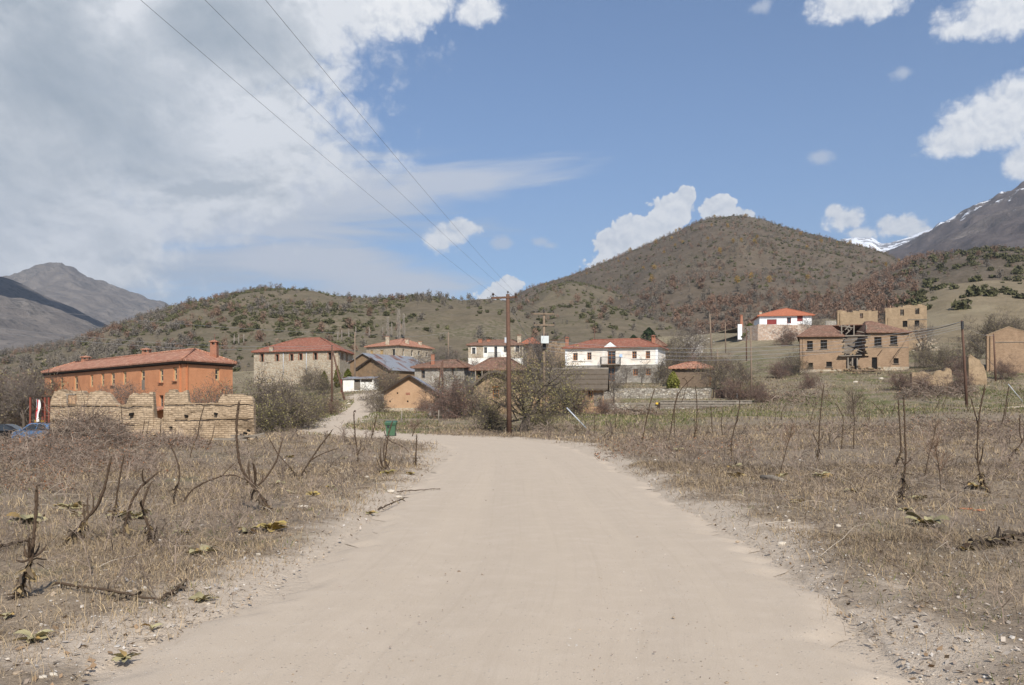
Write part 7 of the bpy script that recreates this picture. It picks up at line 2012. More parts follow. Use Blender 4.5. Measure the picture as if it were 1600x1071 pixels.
stalk('zigzag dark mullein stem with a sheaf of dry leaves at its foot', z1([(930,945),(932,850),(915,790),(885,715),(890,650),(915,580),(945,525)]), [z1([(955,920),(962,860),(972,800)]), z1([(910,940),(920,870),(930,810)]), z1([(885,700),(870,670),(880,640)])], r=.019, leaf=1.8, seed=5)
stalk('slim hooked mullein stem in front of the mud wall, left field', z1([(1070,660),(1085,590),(1110,510),(1110,440),(1085,360),(1045,270)]), r=.017, leaf=.8, seed=6)
stalk('big candelabra mullein with two long curved arms left of the road', z3([(365,735),(345,690),(305,635),(265,580),(225,520),(185,445),(163,330),(157,180),(171,28)]), [z3([(290,575),(350,505),(405,405),(430,310),(442,262)]), z3([(255,565),(235,490),(234,403)]), z3([(268,570),(278,500),(264,412)]), z3([(272,570),(266,480),(258,410)]), z3([(295,565),(318,530),(321,478)]), z3([(235,555),(207,520),(207,450)])], r=.026, leaf=2.2, seed=7)
stalk('arched fallen mullein stem drooping to the ground beside the big candelabra', z1([(1130,660),(1180,580),(1270,525),(1370,490),(1450,485),(1515,515)]), [z1([(1370,490),(1410,450),(1460,408)])], r=.018, leaf=.6, seed=8, deadleaf=False)
stalk('forked bare mullein stem leaning towards the road, mid left field', z3([(545,510),(580,450),(620,390),(680,300),(755,203)]), [z3([(612,398),(690,355),(790,318)])], r=.022, leaf=.8, seed=9)
stalk('thin forward leaning mullein stem behind the big candelabra', z3([(540,500),(495,440),(450,395),(405,340),(360,258)]), r=.018, leaf=1.0, seed=10)
stalk('tall dark hooked mullein rod left of the green bin', z3([(912,415),(905,340),(893,250),(886,150),(884,92)]), [z3([(905,360),(925,320),(928,262)]), z3([(905,365),(945,330),(948,300)]), z3([(886,96),(892,88),(896,98)])], r=.024, leaf=1.0, seed=11)
stalk('thin mullein stem standing between dirt track and green bin', z3([(990,270),(1002,230),(1015,170),(1030,98)]), [z3([(992,260),(1000,200),(1003,160)])], r=.020, leaf=.8, seed=12)
stalk('many pronged candelabra mullein below the green bin', z3([(1078,490),(1078,430),(1085,340),(1098,240),(1125,150)]), [z3([(1070,470),(1040,430),(1024,378)]), z3([(1072,465),(1052,390),(1050,310)]), z3([(1080,460),(1068,350),(1080,270)]), z3([(1085,460),(1105,410),(1112,360)]), z3([(1068,470),(1055,430),(1038,350)])], r=.022, leaf=1.6, seed=13)
stalk('curved mullein stem bowing low right of the green bin', z3([(1225,355),(1190,318),(1130,290),(1090,260),(1070,208)]), r=.018, leaf=.4, seed=14, deadleaf=False)
stalk('upright knobbly mullein rod close to the left road edge', z3([(1263,445),(1266,390),(1272,310),(1274,235)]), r=.022, leaf=1.0, seed=15)
stalk('slender mullein stem before the right part of the mud wall', z1([(1178,385),(1190,330),(1225,240),(1240,150),(1268,50)]), r=.020, leaf=.5, seed=16)
stalk('short thin mullein stem before the broken foot of the mud wall', z1([(1280,325),(1308,270),(1322,225),(1330,180)]), r=.018, leaf=.4, seed=17)
stalk('thin vertical stem in front of the mud wall middle', z1([(762,275),(760,200),(754,110),(750,50)]), r=.020, leaf=.4, seed=18, Y=40.8)
stalk('thin stem against the left part of the mud wall', z1([(584,200),(582,150),(576,82)]), r=.02, leaf=.4, seed=19, Y=40.5)
stalk('short stem under the gap of the mud wall', z1([(990,245),(994,200),(998,150)]), r=.022, leaf=.4, seed=20, Y=41)
stalk('paired thin stems left of the gap in the mud wall', z1([(878,255),(888,190),(898,140)]), [z1([(905,240),(915,190),(925,135)])], r=.018, leaf=.4, seed=21, Y=41)
# right of the road
stalk('straight dark mullein rod leaning right below the plank fence', z4([(568,445),(582,370),(600,275),(622,190),(646,108)]), [z4([(590,330),(598,290),(612,250)])], r=.022, leaf=1.0, seed=22)
stalk('long curved mullein stem with a coiled tip in front of the boarded shed', z4([(735,320),(752,250),(770,170),(805,95),(892,32)]), [z4([(748,270),(762,200),(790,130)]), z4([(815,85),(830,60),(836,42),(848,28),(844,12),(830,8),(818,20),(826,34),(840,30)])], r=.022, leaf=1.2, seed=23, Y=44)
stalk('vertical mullein rod with bushy foot before the garden wall', z4([(886,415),(900,360),(908,280),(908,190),(898,90)]), [z4([(896,370),(895,310),(893,270)]), z4([(905,360),(918,300),(922,250)])], r=.022, leaf=1.4, seed=24, Y=43)
stalk('tall wavy mullein stem with withered leaves at the end of the garden wall', z4([(1132,555),(1120,490),(1128,410),(1150,320),(1170,230),(1175,150),(1178,72)]), [z4([(1150,325),(1162,300),(1160,270)])], r=.020, leaf=1.8, seed=25)
stalk('thin double stem halfway across the right field', z4([(1068,405),(1062,350),(1060,310),(1064,268)]), r=.018, leaf=.6, seed=26)
stalk('small stem right below the garden wall planks', z4([(1005,310),(1000,270),(994,215)]), r=.02, leaf=.5, seed=27, Y=52)
stalk('thin stem just right of the coiled mullein', z4([(770,345),(768,290),(770,230)]), r=.018, leaf=.5, seed=28, Y=47)
stalk('mullein with low side prongs in the middle of the right field', z5([(308,570),(312,500),(318,400),(322,300),(333,190),(347,80)]), [z5([(312,450),(290,410),(280,380)]), z5([(314,440),(338,410),(342,370)]), z5([(305,530),(296,500),(300,470)])], r=.021, leaf=1.8, seed=29)
stalk('twin dark mullein spikes, the shorter behind one of the pair', z5([(780,610),(800,560),(822,500),(822,420),(814,300),(806,178)]), [z5([(810,540),(830,500),(838,470)])], r=.024, leaf=1.6, seed=30)
stalk('tallest knobbly mullein spike of the right field, with side prong', z5([(826,825),(836,740),(848,640),(853,540),(850,420),(846,290),(840,158)]), [z5([(856,585),(880,560),(886,528)]), z5([(854,600),(835,570),(830,540)])], r=.020, leaf=2.2, seed=31)
stalk('mullein with side candles above a long trail of dead leaves', z5([(1385,765),(1350,700),(1318,640),(1302,560),(1298,430),(1308,280),(1325,180),(1347,90)]), [z5([(1310,555),(1328,510),(1332,455)]), z5([(1303,545),(1286,520),(1286,490)]), z5([(1306,330),(1280,240),(1258,170)])], r=.021, leaf=2.6, seed=32)
stalk('fallen mullein trailing dark leaves with upright spikes at the frame edge', z5([(1470,560),(1520,500),(1572,440),(1560,380),(1562,270)]), [z5([(1575,440),(1590,390),(1588,330)])], r=.022, leaf=3.0, seed=33)
stalk('dark leaning stem near the pale gravel strip', z5([(1442,262),(1462,220),(1478,160),(1492,98)]), [z5([(1468,210),(1480,180),(1494,170)])], r=.026, leaf=.6, seed=34, Y=58)
for k, (P, sd) in enumerate(((z5([(85,305),(84,270),(95,235),(118,200)]), [z5([(90,280),(110,250),(112,215)])]), (z5([(262,325),(272,280),(282,240),(302,195)]), [z5([(266,300),(250,250),(246,200)])]), (z5([(1020,262),(1040,230),(1055,200),(1062,160)]), []), (z5([(1078,232),(1090,200),(1112,150)]), []), (z5([(715,265),(690,235),(660,205),(636,188)]), [z5([(700,250),(720,220),(700,190)])]), (z5([(765,275),(778,240),(790,195)]), []), (z5([(625,320),(628,280),(626,230)]), [z5([(622,300),(600,260),(575,225)])]), (z5([(455,490),(460,400),(466,300),(440,235),(415,195)]), []), (z5([(385,470),(382,430),(375,385)]), []), (z5([(1240,260),(1225,200),(1210,150)]), [z5([(1245,250),(1262,200),(1250,150)])]), (z5([(40,320),(46,280),(40,240)]), []), (z4([(160,385),(165,350),(155,330)]), []), (z4([(270,400),(275,330),(272,270)]), []), (z4([(375,410),(380,360),(370,300)]), [z4([(378,380),(350,330),(346,290)])]), (z4([(522,370),(523,320)]), []), (z4([(403,370),(402,290)]), []), (z4([(1282,305),(1286,260),(1290,220)]), []), (z4([(702,440),(704,400),(703,350)]), []))):
    stalk('thin dead stem among the low far weeds of the field', P, sd, r=.017, leaf=.6, seed=60+k, name='dry_weed', group='thin dead stems in the far weeds')
def branchy(label, main, seed, n, L, spread=.7, col=(.19,.125,.085), Y=None, name='dead_weed'):
    rg = rnd(seed); foot = main[0]
    if Y is None: Y = on_ground(*foot)[1]
    x0 = at(foot[0], Y); z0 = g1(x0, Y); root = thing(name, (x0, Y, z0), label, 'dead plant')
    Q = _spline(np.array([(a, b, 0.) for a, b in main]), 6)[:, :2]; P = np.stack([at(Q[:, 0], Y), np.full(len(Q), Y), zat(Q[:, 1], Y)], 1) + (0, 0, z0 - zat(foot[1], Y))
    m = MB(); m.tube(P, np.linspace(.013, .004, len(P))*max(1, Y/18), 5); m.build('stem', M['stalk'], root)
    pl = Plant(seed); H = P[-1, 2]-P[0, 2]
    for k in range(n):
        t = rg.uniform(.30, .98); p = np.array([np.interp(t*(len(P)-1), np.arange(len(P)), P[:, i]) for i in range(3)]); a = rg.uniform(0, 6.28)
        pl.grow(p - ORI[root.name], np.array([math.cos(a)*spread, math.sin(a)*spread, .8]), L*(1.15-t*.8), .005, 1, 2, .25, .08, (.4, .6), 3, .6, .003*max(1, Y/18))
    P0, P1, R0, R1 = pl.arrays(); c = np.array(col)[None]*rg.uniform(.7, 1.3, (len(P0), 1)); link('twigs', segs_mesh('twigs', P0, P1, R0, R1, c), M['veg'], root)
branchy('feathery reddish dead weed right of the tallest mullein', z5([(1070,755),(1068,680),(1058,600),(1045,520),(1038,470)]), 81, 34, .36)
branchy('loose branching dead weed behind the feathery one', z5([(972,655),(990,560),(1012,470),(1035,380),(1040,340)]), 82, 30, .42, col=(.21,.145,.10))
branchy('wispy brown dead weed by the fallen log', z4([(1418,650),(1440,570),(1465,470),(1485,400),(1498,330)]), 83, 26, .34, .6)
branchy('bushy dark dead weed in front of the far weeds, right field', z5([(530,485),(532,400),(534,300),(528,220),(520,155)]), 84, 44, .8, .75, (.13,.095,.075))
branchy('low twiggy weed between bush and road bend', z3([(1245,250),(1262,200),(1290,160)]), 85, 24, .5, .9, (.16,.11,.085))

# ================================================================ mullein rosettes
def rosette(label, px, py, wpx, seed, col=(.32,.28,.155), up=.3, n=None):
    rg = rnd(seed); x, Y = on_ground(px, py); z = g1(x, Y); s = wpx*Y/F/2*1.25
    n = n or int(rg.integers(17, 26)); V, Fc, C = [], [], []; o = 0
    for k in range(n):
        a = 2*math.pi*k/n + rg.uniform(-.3, .3); L = s*rg.uniform(.4, 1.05); w = L*rg.uniform(.15, .24); el = rg.uniform(.05, up*2.2) if k % 3 else rg.uniform(.5, 1.0)
        d = np.array([math.cos(a), math.sin(a)]); sd = np.array([-d[1], d[0]]); tw = rg.uniform(-.7, .7)
        for i, t in enumerate((0, .3, .62, .85, 1.0)):
            ww = w*(.35, .8, 1.0, .7, .05)[i]; r = L*t*math.cos(el*(1-.55*t)); h = L*math.sin(el)*(t - .62*t*t)*1.15 + .012 + s*.05*math.sin(k*2.4 + t*3)
            c = np.array([*(d*r + sd*s*.09*math.sin(t*4 + k)*t), h])
            e = np.array([*(sd*ww), ww*(.35 + tw)]); f = np.array([*(-sd*ww), ww*(.35 - tw)])
            V += [c + f, c - (0, 0, ww*.05), c + e]
        b = rg.uniform(.7, 1.2); hue = np.array(col)*b if rg.random() > .22 else np.array((.33,.22,.085))*b
        C += [hue]*15
        for i in range(4): q = o + 3*i; Fc += [(q, q+1, q+4, q+3), (q+1, q+2, q+5, q+4)]
        o += 15
    ob = link('mullein_rosette', np_mesh('mullein_rosette', np.array(V), np.array(Fc), np.array(C), smooth=True), M['rosette'])
    ob.location = (x, Y, z); return tag(ob, label, 'leaf rosette', 'mullein rosettes in the dry field')
P_ = lambda f, q: f([q])[0]
for k, (p, w, lab, kw) in enumerate((
 (P_(z1,(175,775)), 62, 'sprawling pale green rosette left of the nearest candelabra spike', {}), (P_(z1,(430,690)), 44, 'grey green rosette beneath the leaning forked mullein', {}),
 (P_(z1,(495,745)), 26, 'small rosette right under the forked mullein spikes', {}), (P_(z1,(850,770)), 46, 'broad leaved rosette between the two crooked dark stems', {}), (P_(z1,(745,765)), 34, 'rosette at the foot of the straight brown rod', {}),
 (P_(z1,(1128,895)), 26, 'small upright rosette right of the zigzag stem', dict(up=.7)), (P_(z1,(1250,1010)), 46, 'rosette with one long outstretched leaf, left verge', {}), (P_(z1,(1540,880)), 34, 'yellowish rosette left of the largest yellow one', {}),
 (P_(z2,(200,850)), 54, 'nearest rosette of broad upright leaves, lower left corner', dict(up=.55)), (P_(z2,(940,745)), 32, 'two leaved upright rosette at the left road edge', dict(up=.8, n=5)), (P_(z2,(770,930)), 40, 'flat withered rosette beside the road edge', dict(up=.15)), (P_(z2,(40,680)), 26, 'yellow rosette cut by the left frame edge', {}), (P_(z2,(1250,575)), 40, 'flattened dull rosette on the left road shoulder', dict(up=.12)),
 (P_(z3,(375,870)), 58, 'largest golden yellow rosette left of the road', dict(col=(.38,.285,.095), up=.5, n=18)), (P_(z3,(235,880)), 32, 'smaller rosette touching the largest golden one', {}), (P_(z3,(630,640)), 24, 'golden rosette in the mid left field', dict(col=(.38,.28,.09))), (P_(z3,(405,550)), 26, 'rosette behind the trunk of the big candelabra', {}), (P_(z3,(740,580)), 15, 'tiny upright rosette right of the golden one', dict(up=.8)), (P_(z3,(1085,500)), 26, 'yellow rosette at the foot of the many pronged mullein', dict(col=(.36,.29,.10))), (P_(z3,(490,375)), 15, 'small rosette behind the forked bare stem', {}), (P_(z3,(1235,490)), 14, 'small golden rosette near the left road edge', dict(col=(.38,.3,.1))), (P_(z3,(985,735)), 20, 'flat rosette at the bulge of the left verge', {}), (P_(z3,(500,600)), 16, 'small rosette right of the candelabra trunk', {}), (P_(z3,(820,385)), 12, 'tiny rosette left of the dark hooked rod', {}), (P_(z3,(910,435)), 14, 'small rosette under the dark hooked rod', {}),
 (P_(z4,(790,505)), 20, 'pale rosette close to the right road bend', dict(up=.5)), (P_(z4,(1140,610)), 28, 'wide pale rosette in the right field before the wavy stem', dict(up=.2)), (P_(z4,(1155,672)), 26, 'browned rosette just below the wide pale one', dict(col=(.30,.22,.10))), (P_(z4,(1430,665)), 20, 'rosette at the foot of the wispy brown weed', {}), (P_(z4,(630,425)), 10, 'tiny yellow rosette on the right verge', {}),
 (P_(z5,(935,800)), 30, 'upright rosette right of the tallest knobbly spike', dict(up=.7)), (P_(z5,(985,985)), 62, 'largest broad leaved rosette of the right field', dict(up=.5, n=14)), (P_(z5,(1285,735)), 36, 'rosette beside the trail of dead leaves', dict(up=.5)), (P_(z5,(330,668)), 32, 'flat dull rosette in the middle right field', dict(up=.12)), (P_(z5,(520,760)), 20, 'olive rosette below the bushy weed', {}), (P_(z5,(860,890)), 24, 'ragged rosette under the tallest spike', {}), (P_(z5,(880,490)), 10, 'tiny yellow rosette behind the tallest spike', {}), (P_(z5,(1190,382)), 12, 'small yellow rosette far in the right field', {}), (P_(z5,(180,860)), 26, 'straw coloured rosette at the right verge', dict(col=(.34,.28,.15))),
 ((1508,872), 34, 'withered rosette under the dark fallen mullein', dict(col=(.27,.22,.12))))):
    rosette(lab, p[0], p[1], w, 300+k, **kw)

def fallen_mullein(label, px0, py0, px1, py1, seed, n=150, r=.03, s=1.0):
    rg = rnd(seed); a = on_ground(px0, py0); b = on_ground(px1, py1); P0 = np.array([*a, g1(*a)+.05]); P1 = np.array([*b, g1(*b)+.05])
    root = thing('fallen_mullein', P0, label, 'dead plant'); m = MB(); k = np.linspace(0, 1, 14)
    Q = P0 + (P1-P0)*k[:, None] + rg.normal(size=(14, 3))*min(.012, r*.35); m.tube(Q, r*.8*(1-.3*k)*rg.uniform(.8, 1.3, 14), 6, smooth=False); m.build('stalk', M['stalk'], root)
    if n:
        C = P0 + (P1-P0)*rg.random((n, 1)); V, Fc, nv = strands(rg, C, np.stack([rg.normal(size=n), rg.normal(size=n), rg.uniform(-.2, 1.1, n)], 1), n, 3, rg.uniform(.08, .22, n)*s, rg.uniform(.012, .034, n)*s, -1.6, .8)
        V[:, 2] = np.maximum(V[:, 2], min(P0[2], P1[2]) - .04)
        c = np.array([(.085,.065,.048),(.13,.10,.068),(.06,.046,.036),(.20,.155,.09)])[rg.integers(0, 4, n)]; link('dead_leaves', np_mesh('dead_leaves', V - ORI[root.name], Fc, np.repeat(c, nv, 0)), M['veg'], root)
fallen_mullein('dark fallen mullein smothered in curled dead leaves, lower right', 1512, 872, 1600, 846, 401, 230, .03, 1.15)
fallen_mullein('bare fallen mullein rod lying flat in the lower left field', 85, 936, 252, 956, 402, 40, .013, .6)
fallen_mullein('short fallen stalk half buried near the left road edge', 255, 952, 292, 925, 403, 30, .016, .6)
fallen_mullein('dark stalk lying behind the nearest candelabra', 0, 858, 52, 848, 404, 30, .022, .7)
fallen_mullein('thin stick pointing across the sandy left road edge', 620, 773, 688, 768, 405, 6, .012, .4)
fallen_mullein('gnarled dark twig lying along the left road edge', 590, 802, 632, 783, 406, 18, .014, .5)

# stones, log, tile
def stone(label, px, py, w, h, seed, col='stone_pale', name='stone'):
    rg = rnd(seed); x, Y = on_ground(px, py); s = w*Y/F/2; V = ICO_V*rg.uniform(.75, 1.2, (12, 1))*np.array([s, s*.7, h*Y/F*.6]); m = MB(); m.add(V + np.array([x, Y, g1(x, Y) + h*Y/F*.25]), [tuple(f) for f in ICO_F]); o = m.build(name, M[col]); return tag(o, label, 'stone', 'loose stones on the verges')
M['cable_mid'] = material('grey_cable', lambda t, b: (.13,.13,.135), .6, .3)
M['stone_pale'] = material('pale_limestone', mk_flat((.50,.44,.36), 25, .25, .01), .9, .2)
M['tile_bit'] = material('broken_tile', mk_flat((.40,.16,.08), 25, .3), .9, .2)
stone('pale angular stone at the bulge of the left road edge', 611, 772, 13, 7, 501); stone('flatter pale stone right of the angular one', 623, 778, 13, 5, 502); stone('bright white pebble under the many pronged mullein', 573, 750, 7, 4, 503); stone('long buff stone in the grass left of the road', 473, 799, 18, 6, 504); stone('white stone near the largest golden rosette', 404, 876, 8, 6, 505)
stone('white pebble in the lower left litter', 225, 930, 10, 7, 506); stone('chalky stone at the lower left road edge', 84, 1061, 14, 8, 507); stone('chalky flat stone left of the other chalky stone', 68, 1066, 15, 6, 508); stone('white stone in the stubble of the right verge', 1232, 827, 8, 6, 509); stone('pale stone pair on the right verge', 1225, 836, 9, 6, 510); stone('pale stone with rounded top, right verge', 1310, 831, 9, 7, 511); stone('buff stone at the eroded right road edge', 1222, 858, 16, 8, 512)
stone('white flake in the lower right weeds', 1420, 882, 9, 5, 513); stone('pale flake beside the white one, lower right', 1412, 910, 12, 4, 514)
stone('dark pebble left on the middle of the road', 717, 895, 6, 3, 515, 'pole_grey', 'road_pebble'); stone('small pale pebble on the right half of the road', 1001, 925, 3, 2, 516, 'stone_pale', 'road_pebble'); stone('brown clod on the road centre', 823, 761, 8, 2, 517, 'pole_grey', 'road_pebble'); stone('dark clod low on the road', 833, 1014, 6, 3, 518, 'pole_grey', 'road_pebble')
for k, (px, py, w) in enumerate(((1508, 795, 26), (1530, 798, 22))): stone(('broken red roof tile piece in the right field', 'second red tile piece beside the first')[k], px, py, w, 3, 520+k, 'tile_bit', 'tile_fragment')
def log():
    a = on_ground(1188, 753); b = on_ground(1226, 756); m = MB(); m.tube([(a[0], a[1], g1(*a)+.05), ((a[0]+b[0])/2, (a[1]+b[1])/2, g1(*a)+.07), (b[0], b[1], g1(*b)+.05)], [.05, .06, .04], 7); o = m.build('fallen_log', M['wood_grey']); tag(o, 'pale weathered log lying in the right field', 'log')
log()

# ================================================================ poles and wires
def pole(label, px, top, Y, r=.13, mat='pole', tilt=0.0, foot=None, name='utility_pole', base_px=None):
    x0 = at(base_px if base_px else px, Y); x1 = at(px, Y); z0 = (zat(foot, Y) if foot else g1(x0, Y)); z1_ = zat(top, Y)
    root = thing(name, (x0, Y, min(z0, g1(x0, Y))), label, 'utility pole', 'wooden utility poles')
    m = MB(); m.tube([(x0, Y, min(z0, g1(x0, Y))-.6), ((x0+x1)/2, Y, (z0+z1_)/2), (x1, Y, z1_)], [r*1.1, r*.95, r*.75], 8); m.build('pole', M[mat], root)
    return root, np.array([x1, Y, z1_])
def insulator(par, p, s=1.0):
    m = MB(); m.tube([p, p+(0,0,.1*s), p+(0,0,.12*s), p+(0,0,.2*s), p+(0,0,.22*s)], [.02*s, .02*s, .06*s, .055*s, .03*s], 8); m.build('insulator', M['ceramic'], par); return p + (0, 0, .18*s)
def wire(label, a, b, sag=.4, r=.008, mat='cable', n=28, group='overhead wires'):
    a, b = vec(a), vec(b); t = np.linspace(0, 1, n)[:, None]; P = a + (b-a)*t; P[:, 2] -= sag*4*(t*(1-t))[:, 0]
    m = MB(); m.tube(P, r, 4, cap=False); o = m.build('overhead_wire', M[mat], uv=False); return tag(o, label, 'wire', group)
r, T = pole('tall brown utility pole with crossarm at the road bend', 793.5, 460, 50, .135, base_px=796)
m = MB(); a, b = np.array([at(768, 50), 49.85, zat(466.5, 50)]), np.array([at(808, 50), 50.0, zat(464.5, 50)]); m.beam(a, b, .1, .11); arm = m.build('crossarm', M['pole'], r)
ins = [insulator(arm, np.array([at(p, 50), 49.9, zat(465.5, 50)]), 1.15) for p in (770.5, 806)]; ins.append(insulator(r, T - (0, 0, .02), .9))
m = MB(); m.box(T[0]-.18, T[0]-.08, 49.8, 49.95, 5.2, 5.5); m.build('id_plate', M['galv'], r)
for lab, P, e in (('lowest left of the three wires sweeping overhead to the brown pole', ins[0], (-5.65, 13.5, 7.79)), ('middle one of the three wires sweeping overhead to the brown pole', ins[2], (-4.67, 13.5, 7.79)), ('rightmost of the three wires sweeping overhead to the brown pole', ins[1], (-3.75, 13.5, 7.79))):
    P = vec(P); e = vec(e); end = e + (e-P)*.72; end[2] = 8.35; L = 1.72; tm = 1/L
    sag = ((P[2]*(1-tm) + end[2]*tm) - e[2])/(4*tm*(1-tm)); wire(lab, P, end, sag, .0042, 'cable_mid')
# transformer pole behind the thorn tree
r2, T2 = pole('transformer pole with two crossarms rising behind the thorn tree', 850, 489, 80, .14, 'pole_grey')
tops = []
for k, (v, a, b) in enumerate(((491, 833.5, 865.5), (508.5, 834, 866))):
    m = MB(); m.beam((at(a, 80), 79.85, zat(v, 80)), (at(b, 80), 79.85, zat(v, 80)), .1, .12); am = m.build('crossarm', M['pole_grey'], r2)
    for p in (a+1, b-1, 850): 
        if k == 0 or p != 850: tops.append(insulator(am, np.array([at(p, 80), 79.85, zat(v, 80)]), 1.3))
m = MB(); x0, x1 = at(845, 80), at(857, 80); m.box(x0, x1, 79.3, 79.8, zat(537.5, 80), zat(526, 80)); 
tb = m.build('transformer', material('pale_grey_enamel', mk_flat((.55,.58,.57), 4, .08), .5, .4), r2)
m = MB()
for k in range(3): p = np.array([x0+.15+.22*k, 79.55, zat(526, 80)]); m.tube([p, p+(0,0,.12), p+(0,0,.26)], [.05, .06, .02], 7)
m.build('bushing', M['ceramic'], tb)
m = MB(); m.box(at(848, 80), at(853, 80), 79.7, 79.95, zat(546, 80), zat(538, 80)); m.build('fuse_box', M['iron'], r2)
for i in (0, 1, 2): wire(('high wire from the brown pole to the left end of the transformer crossarm', 'high wire from the brown pole to the right end of the transformer crossarm', 'high wire from the brown pole top to the transformer pole top')[i], ins[i], tops[i], .25, .011)
r3, T3 = pole('dark leaning utility pole standing in the right field before the wall remnants', 1502.5, 501, 92, .14, 'pole', base_px=1511, foot=622)
m = MB(); m.box(T3[0]-.1, T3[0]+.1, 91.75, 91.9, T3[2]-.9, T3[2]-.1); m.build('rack', M['iron'], r3)
for k in range(4):
    wire(('topmost','second','third','lowest')[k] + ' of the four wires strung from transformer pole to the dark leaning pole', (at(851, 80), 79.9, zat(533 + 5*k, 80)), (T3[0], 91.9, T3[2]-.15-.22*k), 1.55 + .12*k, .013, 'cable_pale')
wire('thick twisted cable from the dark leaning pole to the ruined house', T3 - (0, 0, .1), (at(1424, 136), 136, zat(518, 136)), .3, .04, 'cable')
wire('wire leaving the dark leaning pole for the slim pole by the gable shed', T3 - (0, 0, .25), (at(1553, 118), 118, zat(524, 118)), .5, .014, 'cable_pale')
more = [('slim dark pole in front of the gable shed', 1552.5, 522, 118, .12, 'pole', 1556), ('plain grey pole at the end of the dark fence', 1172.8, 512, 104, .11, 'pole_grey', 1174.5), ('thin dark pole below the left end of the villa terrace', 1166, 512, 170, .12, 'pole', 1166.5),
 ('tall grey pole on the slope right of the white house', 1109, 491, 172, .16, 'pole_grey', 1113), ('short grey pole further up beside the villa path', 1133, 504, 205, .14, 'pole_grey', 1134), ('grey pole above the boarded shed roof', 1121, 546, 140, .12, 'pole_grey', 1122),
 ('short brown pole above the brown tiled roofs', 700.5, 519, 175, .15, 'pole_grey', 700.5), ('grey pole in front of the iron roofed barn', 554.5, 519, 132, .12, 'pole_grey', 554.5), ('slim pole behind the orange house chimney', 335.5, 522, 185, .13, 'pole', 335.5), ('slender pole right of the balcony house roof', 929, 515, 230, .12, 'pole', 929)]
TP = {}
for lab, px, top, Y, rr, mt, bp in more: TP[px] = pole(lab, px, top, Y, rr, mt, base_px=bp)[1]
# braced pairs
def braced(label, px, top, Y, foot, bx, by, tx, ty, dY=1.2, r=.13):
    root, T = pole(label, px, top, Y, r, 'pole', foot=foot); m = MB(); a = np.array([at(bx, Y-dY), Y-dY, min(zat(by, Y-dY), g1(at(bx, Y-dY), Y-dY))-.3]); b = np.array([at(tx, Y), Y-.1, zat(ty, Y)]); m.tube([a, b], [r*1.05, r*.8], 7); m.build('brace', M['pole'], root); return T
TB = braced('brown pole braced by a slanting timber at the left of the dirt track', 518.6, 539, 112, 636, 542, 637, 519.5, 547)
TC = braced('short pole with slanting prop beside the grey stone house', 691.5, 564, 98, 612, 680, 600, 690.5, 567, .6, .11)
# wires on the left
wire('upper pale wire crossing in front of the far mountain', (at(-60, 70), 70, zat(472, 70)), TP[554.5] - (0,0,.2), .5, .014, 'cable_pale')
wire('middle pale wire passing over the orange house roof', (at(-60, 70), 70, zat(506, 70)), TB - (0,0,.1), .75, .014, 'cable_pale')
wire('lower pale wire passing over the orange house roof', (at(-60, 70), 70, zat(513.5, 70)), TB - (0,0,.35), .85, .014, 'cable_pale')
wire('wire from braced pole across the stone house to the short prop pole', TB - (0,0,.1), TC + (0,0,0), .4, .013, 'cable_pale')
wire('wire from the barn pole to the brown pole above the tiled roofs', TP[554.5], TP[700.5], .8, .014, 'cable_pale')
wire('wire from plain grey pole up to the thin pole under the villa', TP[1172.8], TP[1166], .5, .013, 'cable_pale')
wire('wire from the tall grey pole to the short pole by the villa path', TP[1109], TP[1133], .6, .014, 'cable')
# stay wires with bright sleeves
def stay(label, p_top, px, py, Y, a_px, a_py, b_px, b_py):
    r = thing('stay_wire', (at(px, Y), Y, zat(py, Y)), label, 'stay wire'); a = np.array([at(a_px, Y), Y, zat(a_py, Y)]); b = np.array([at(b_px, Y), Y, zat(b_py, Y)])
    m = MB(); m.tube([a, b], [.036, .036], 8); m.build('sleeve', M['galv'], r)
    m = MB(); m.tube([p_top, a], .012, 5); m.build('wire', M['cable'], r)
stay('stay wire with shiny metal sleeve right of the thorn tree', T - (0, 0, .5), 916.5, 670, 51, 885.5, 637.5, 916.5, 670)
stay('stay wire with white sleeve at the right frame edge', T3 - (0, 0, .6), 1597, 627, 86, 1575.5, 600.5, 1598, 628)

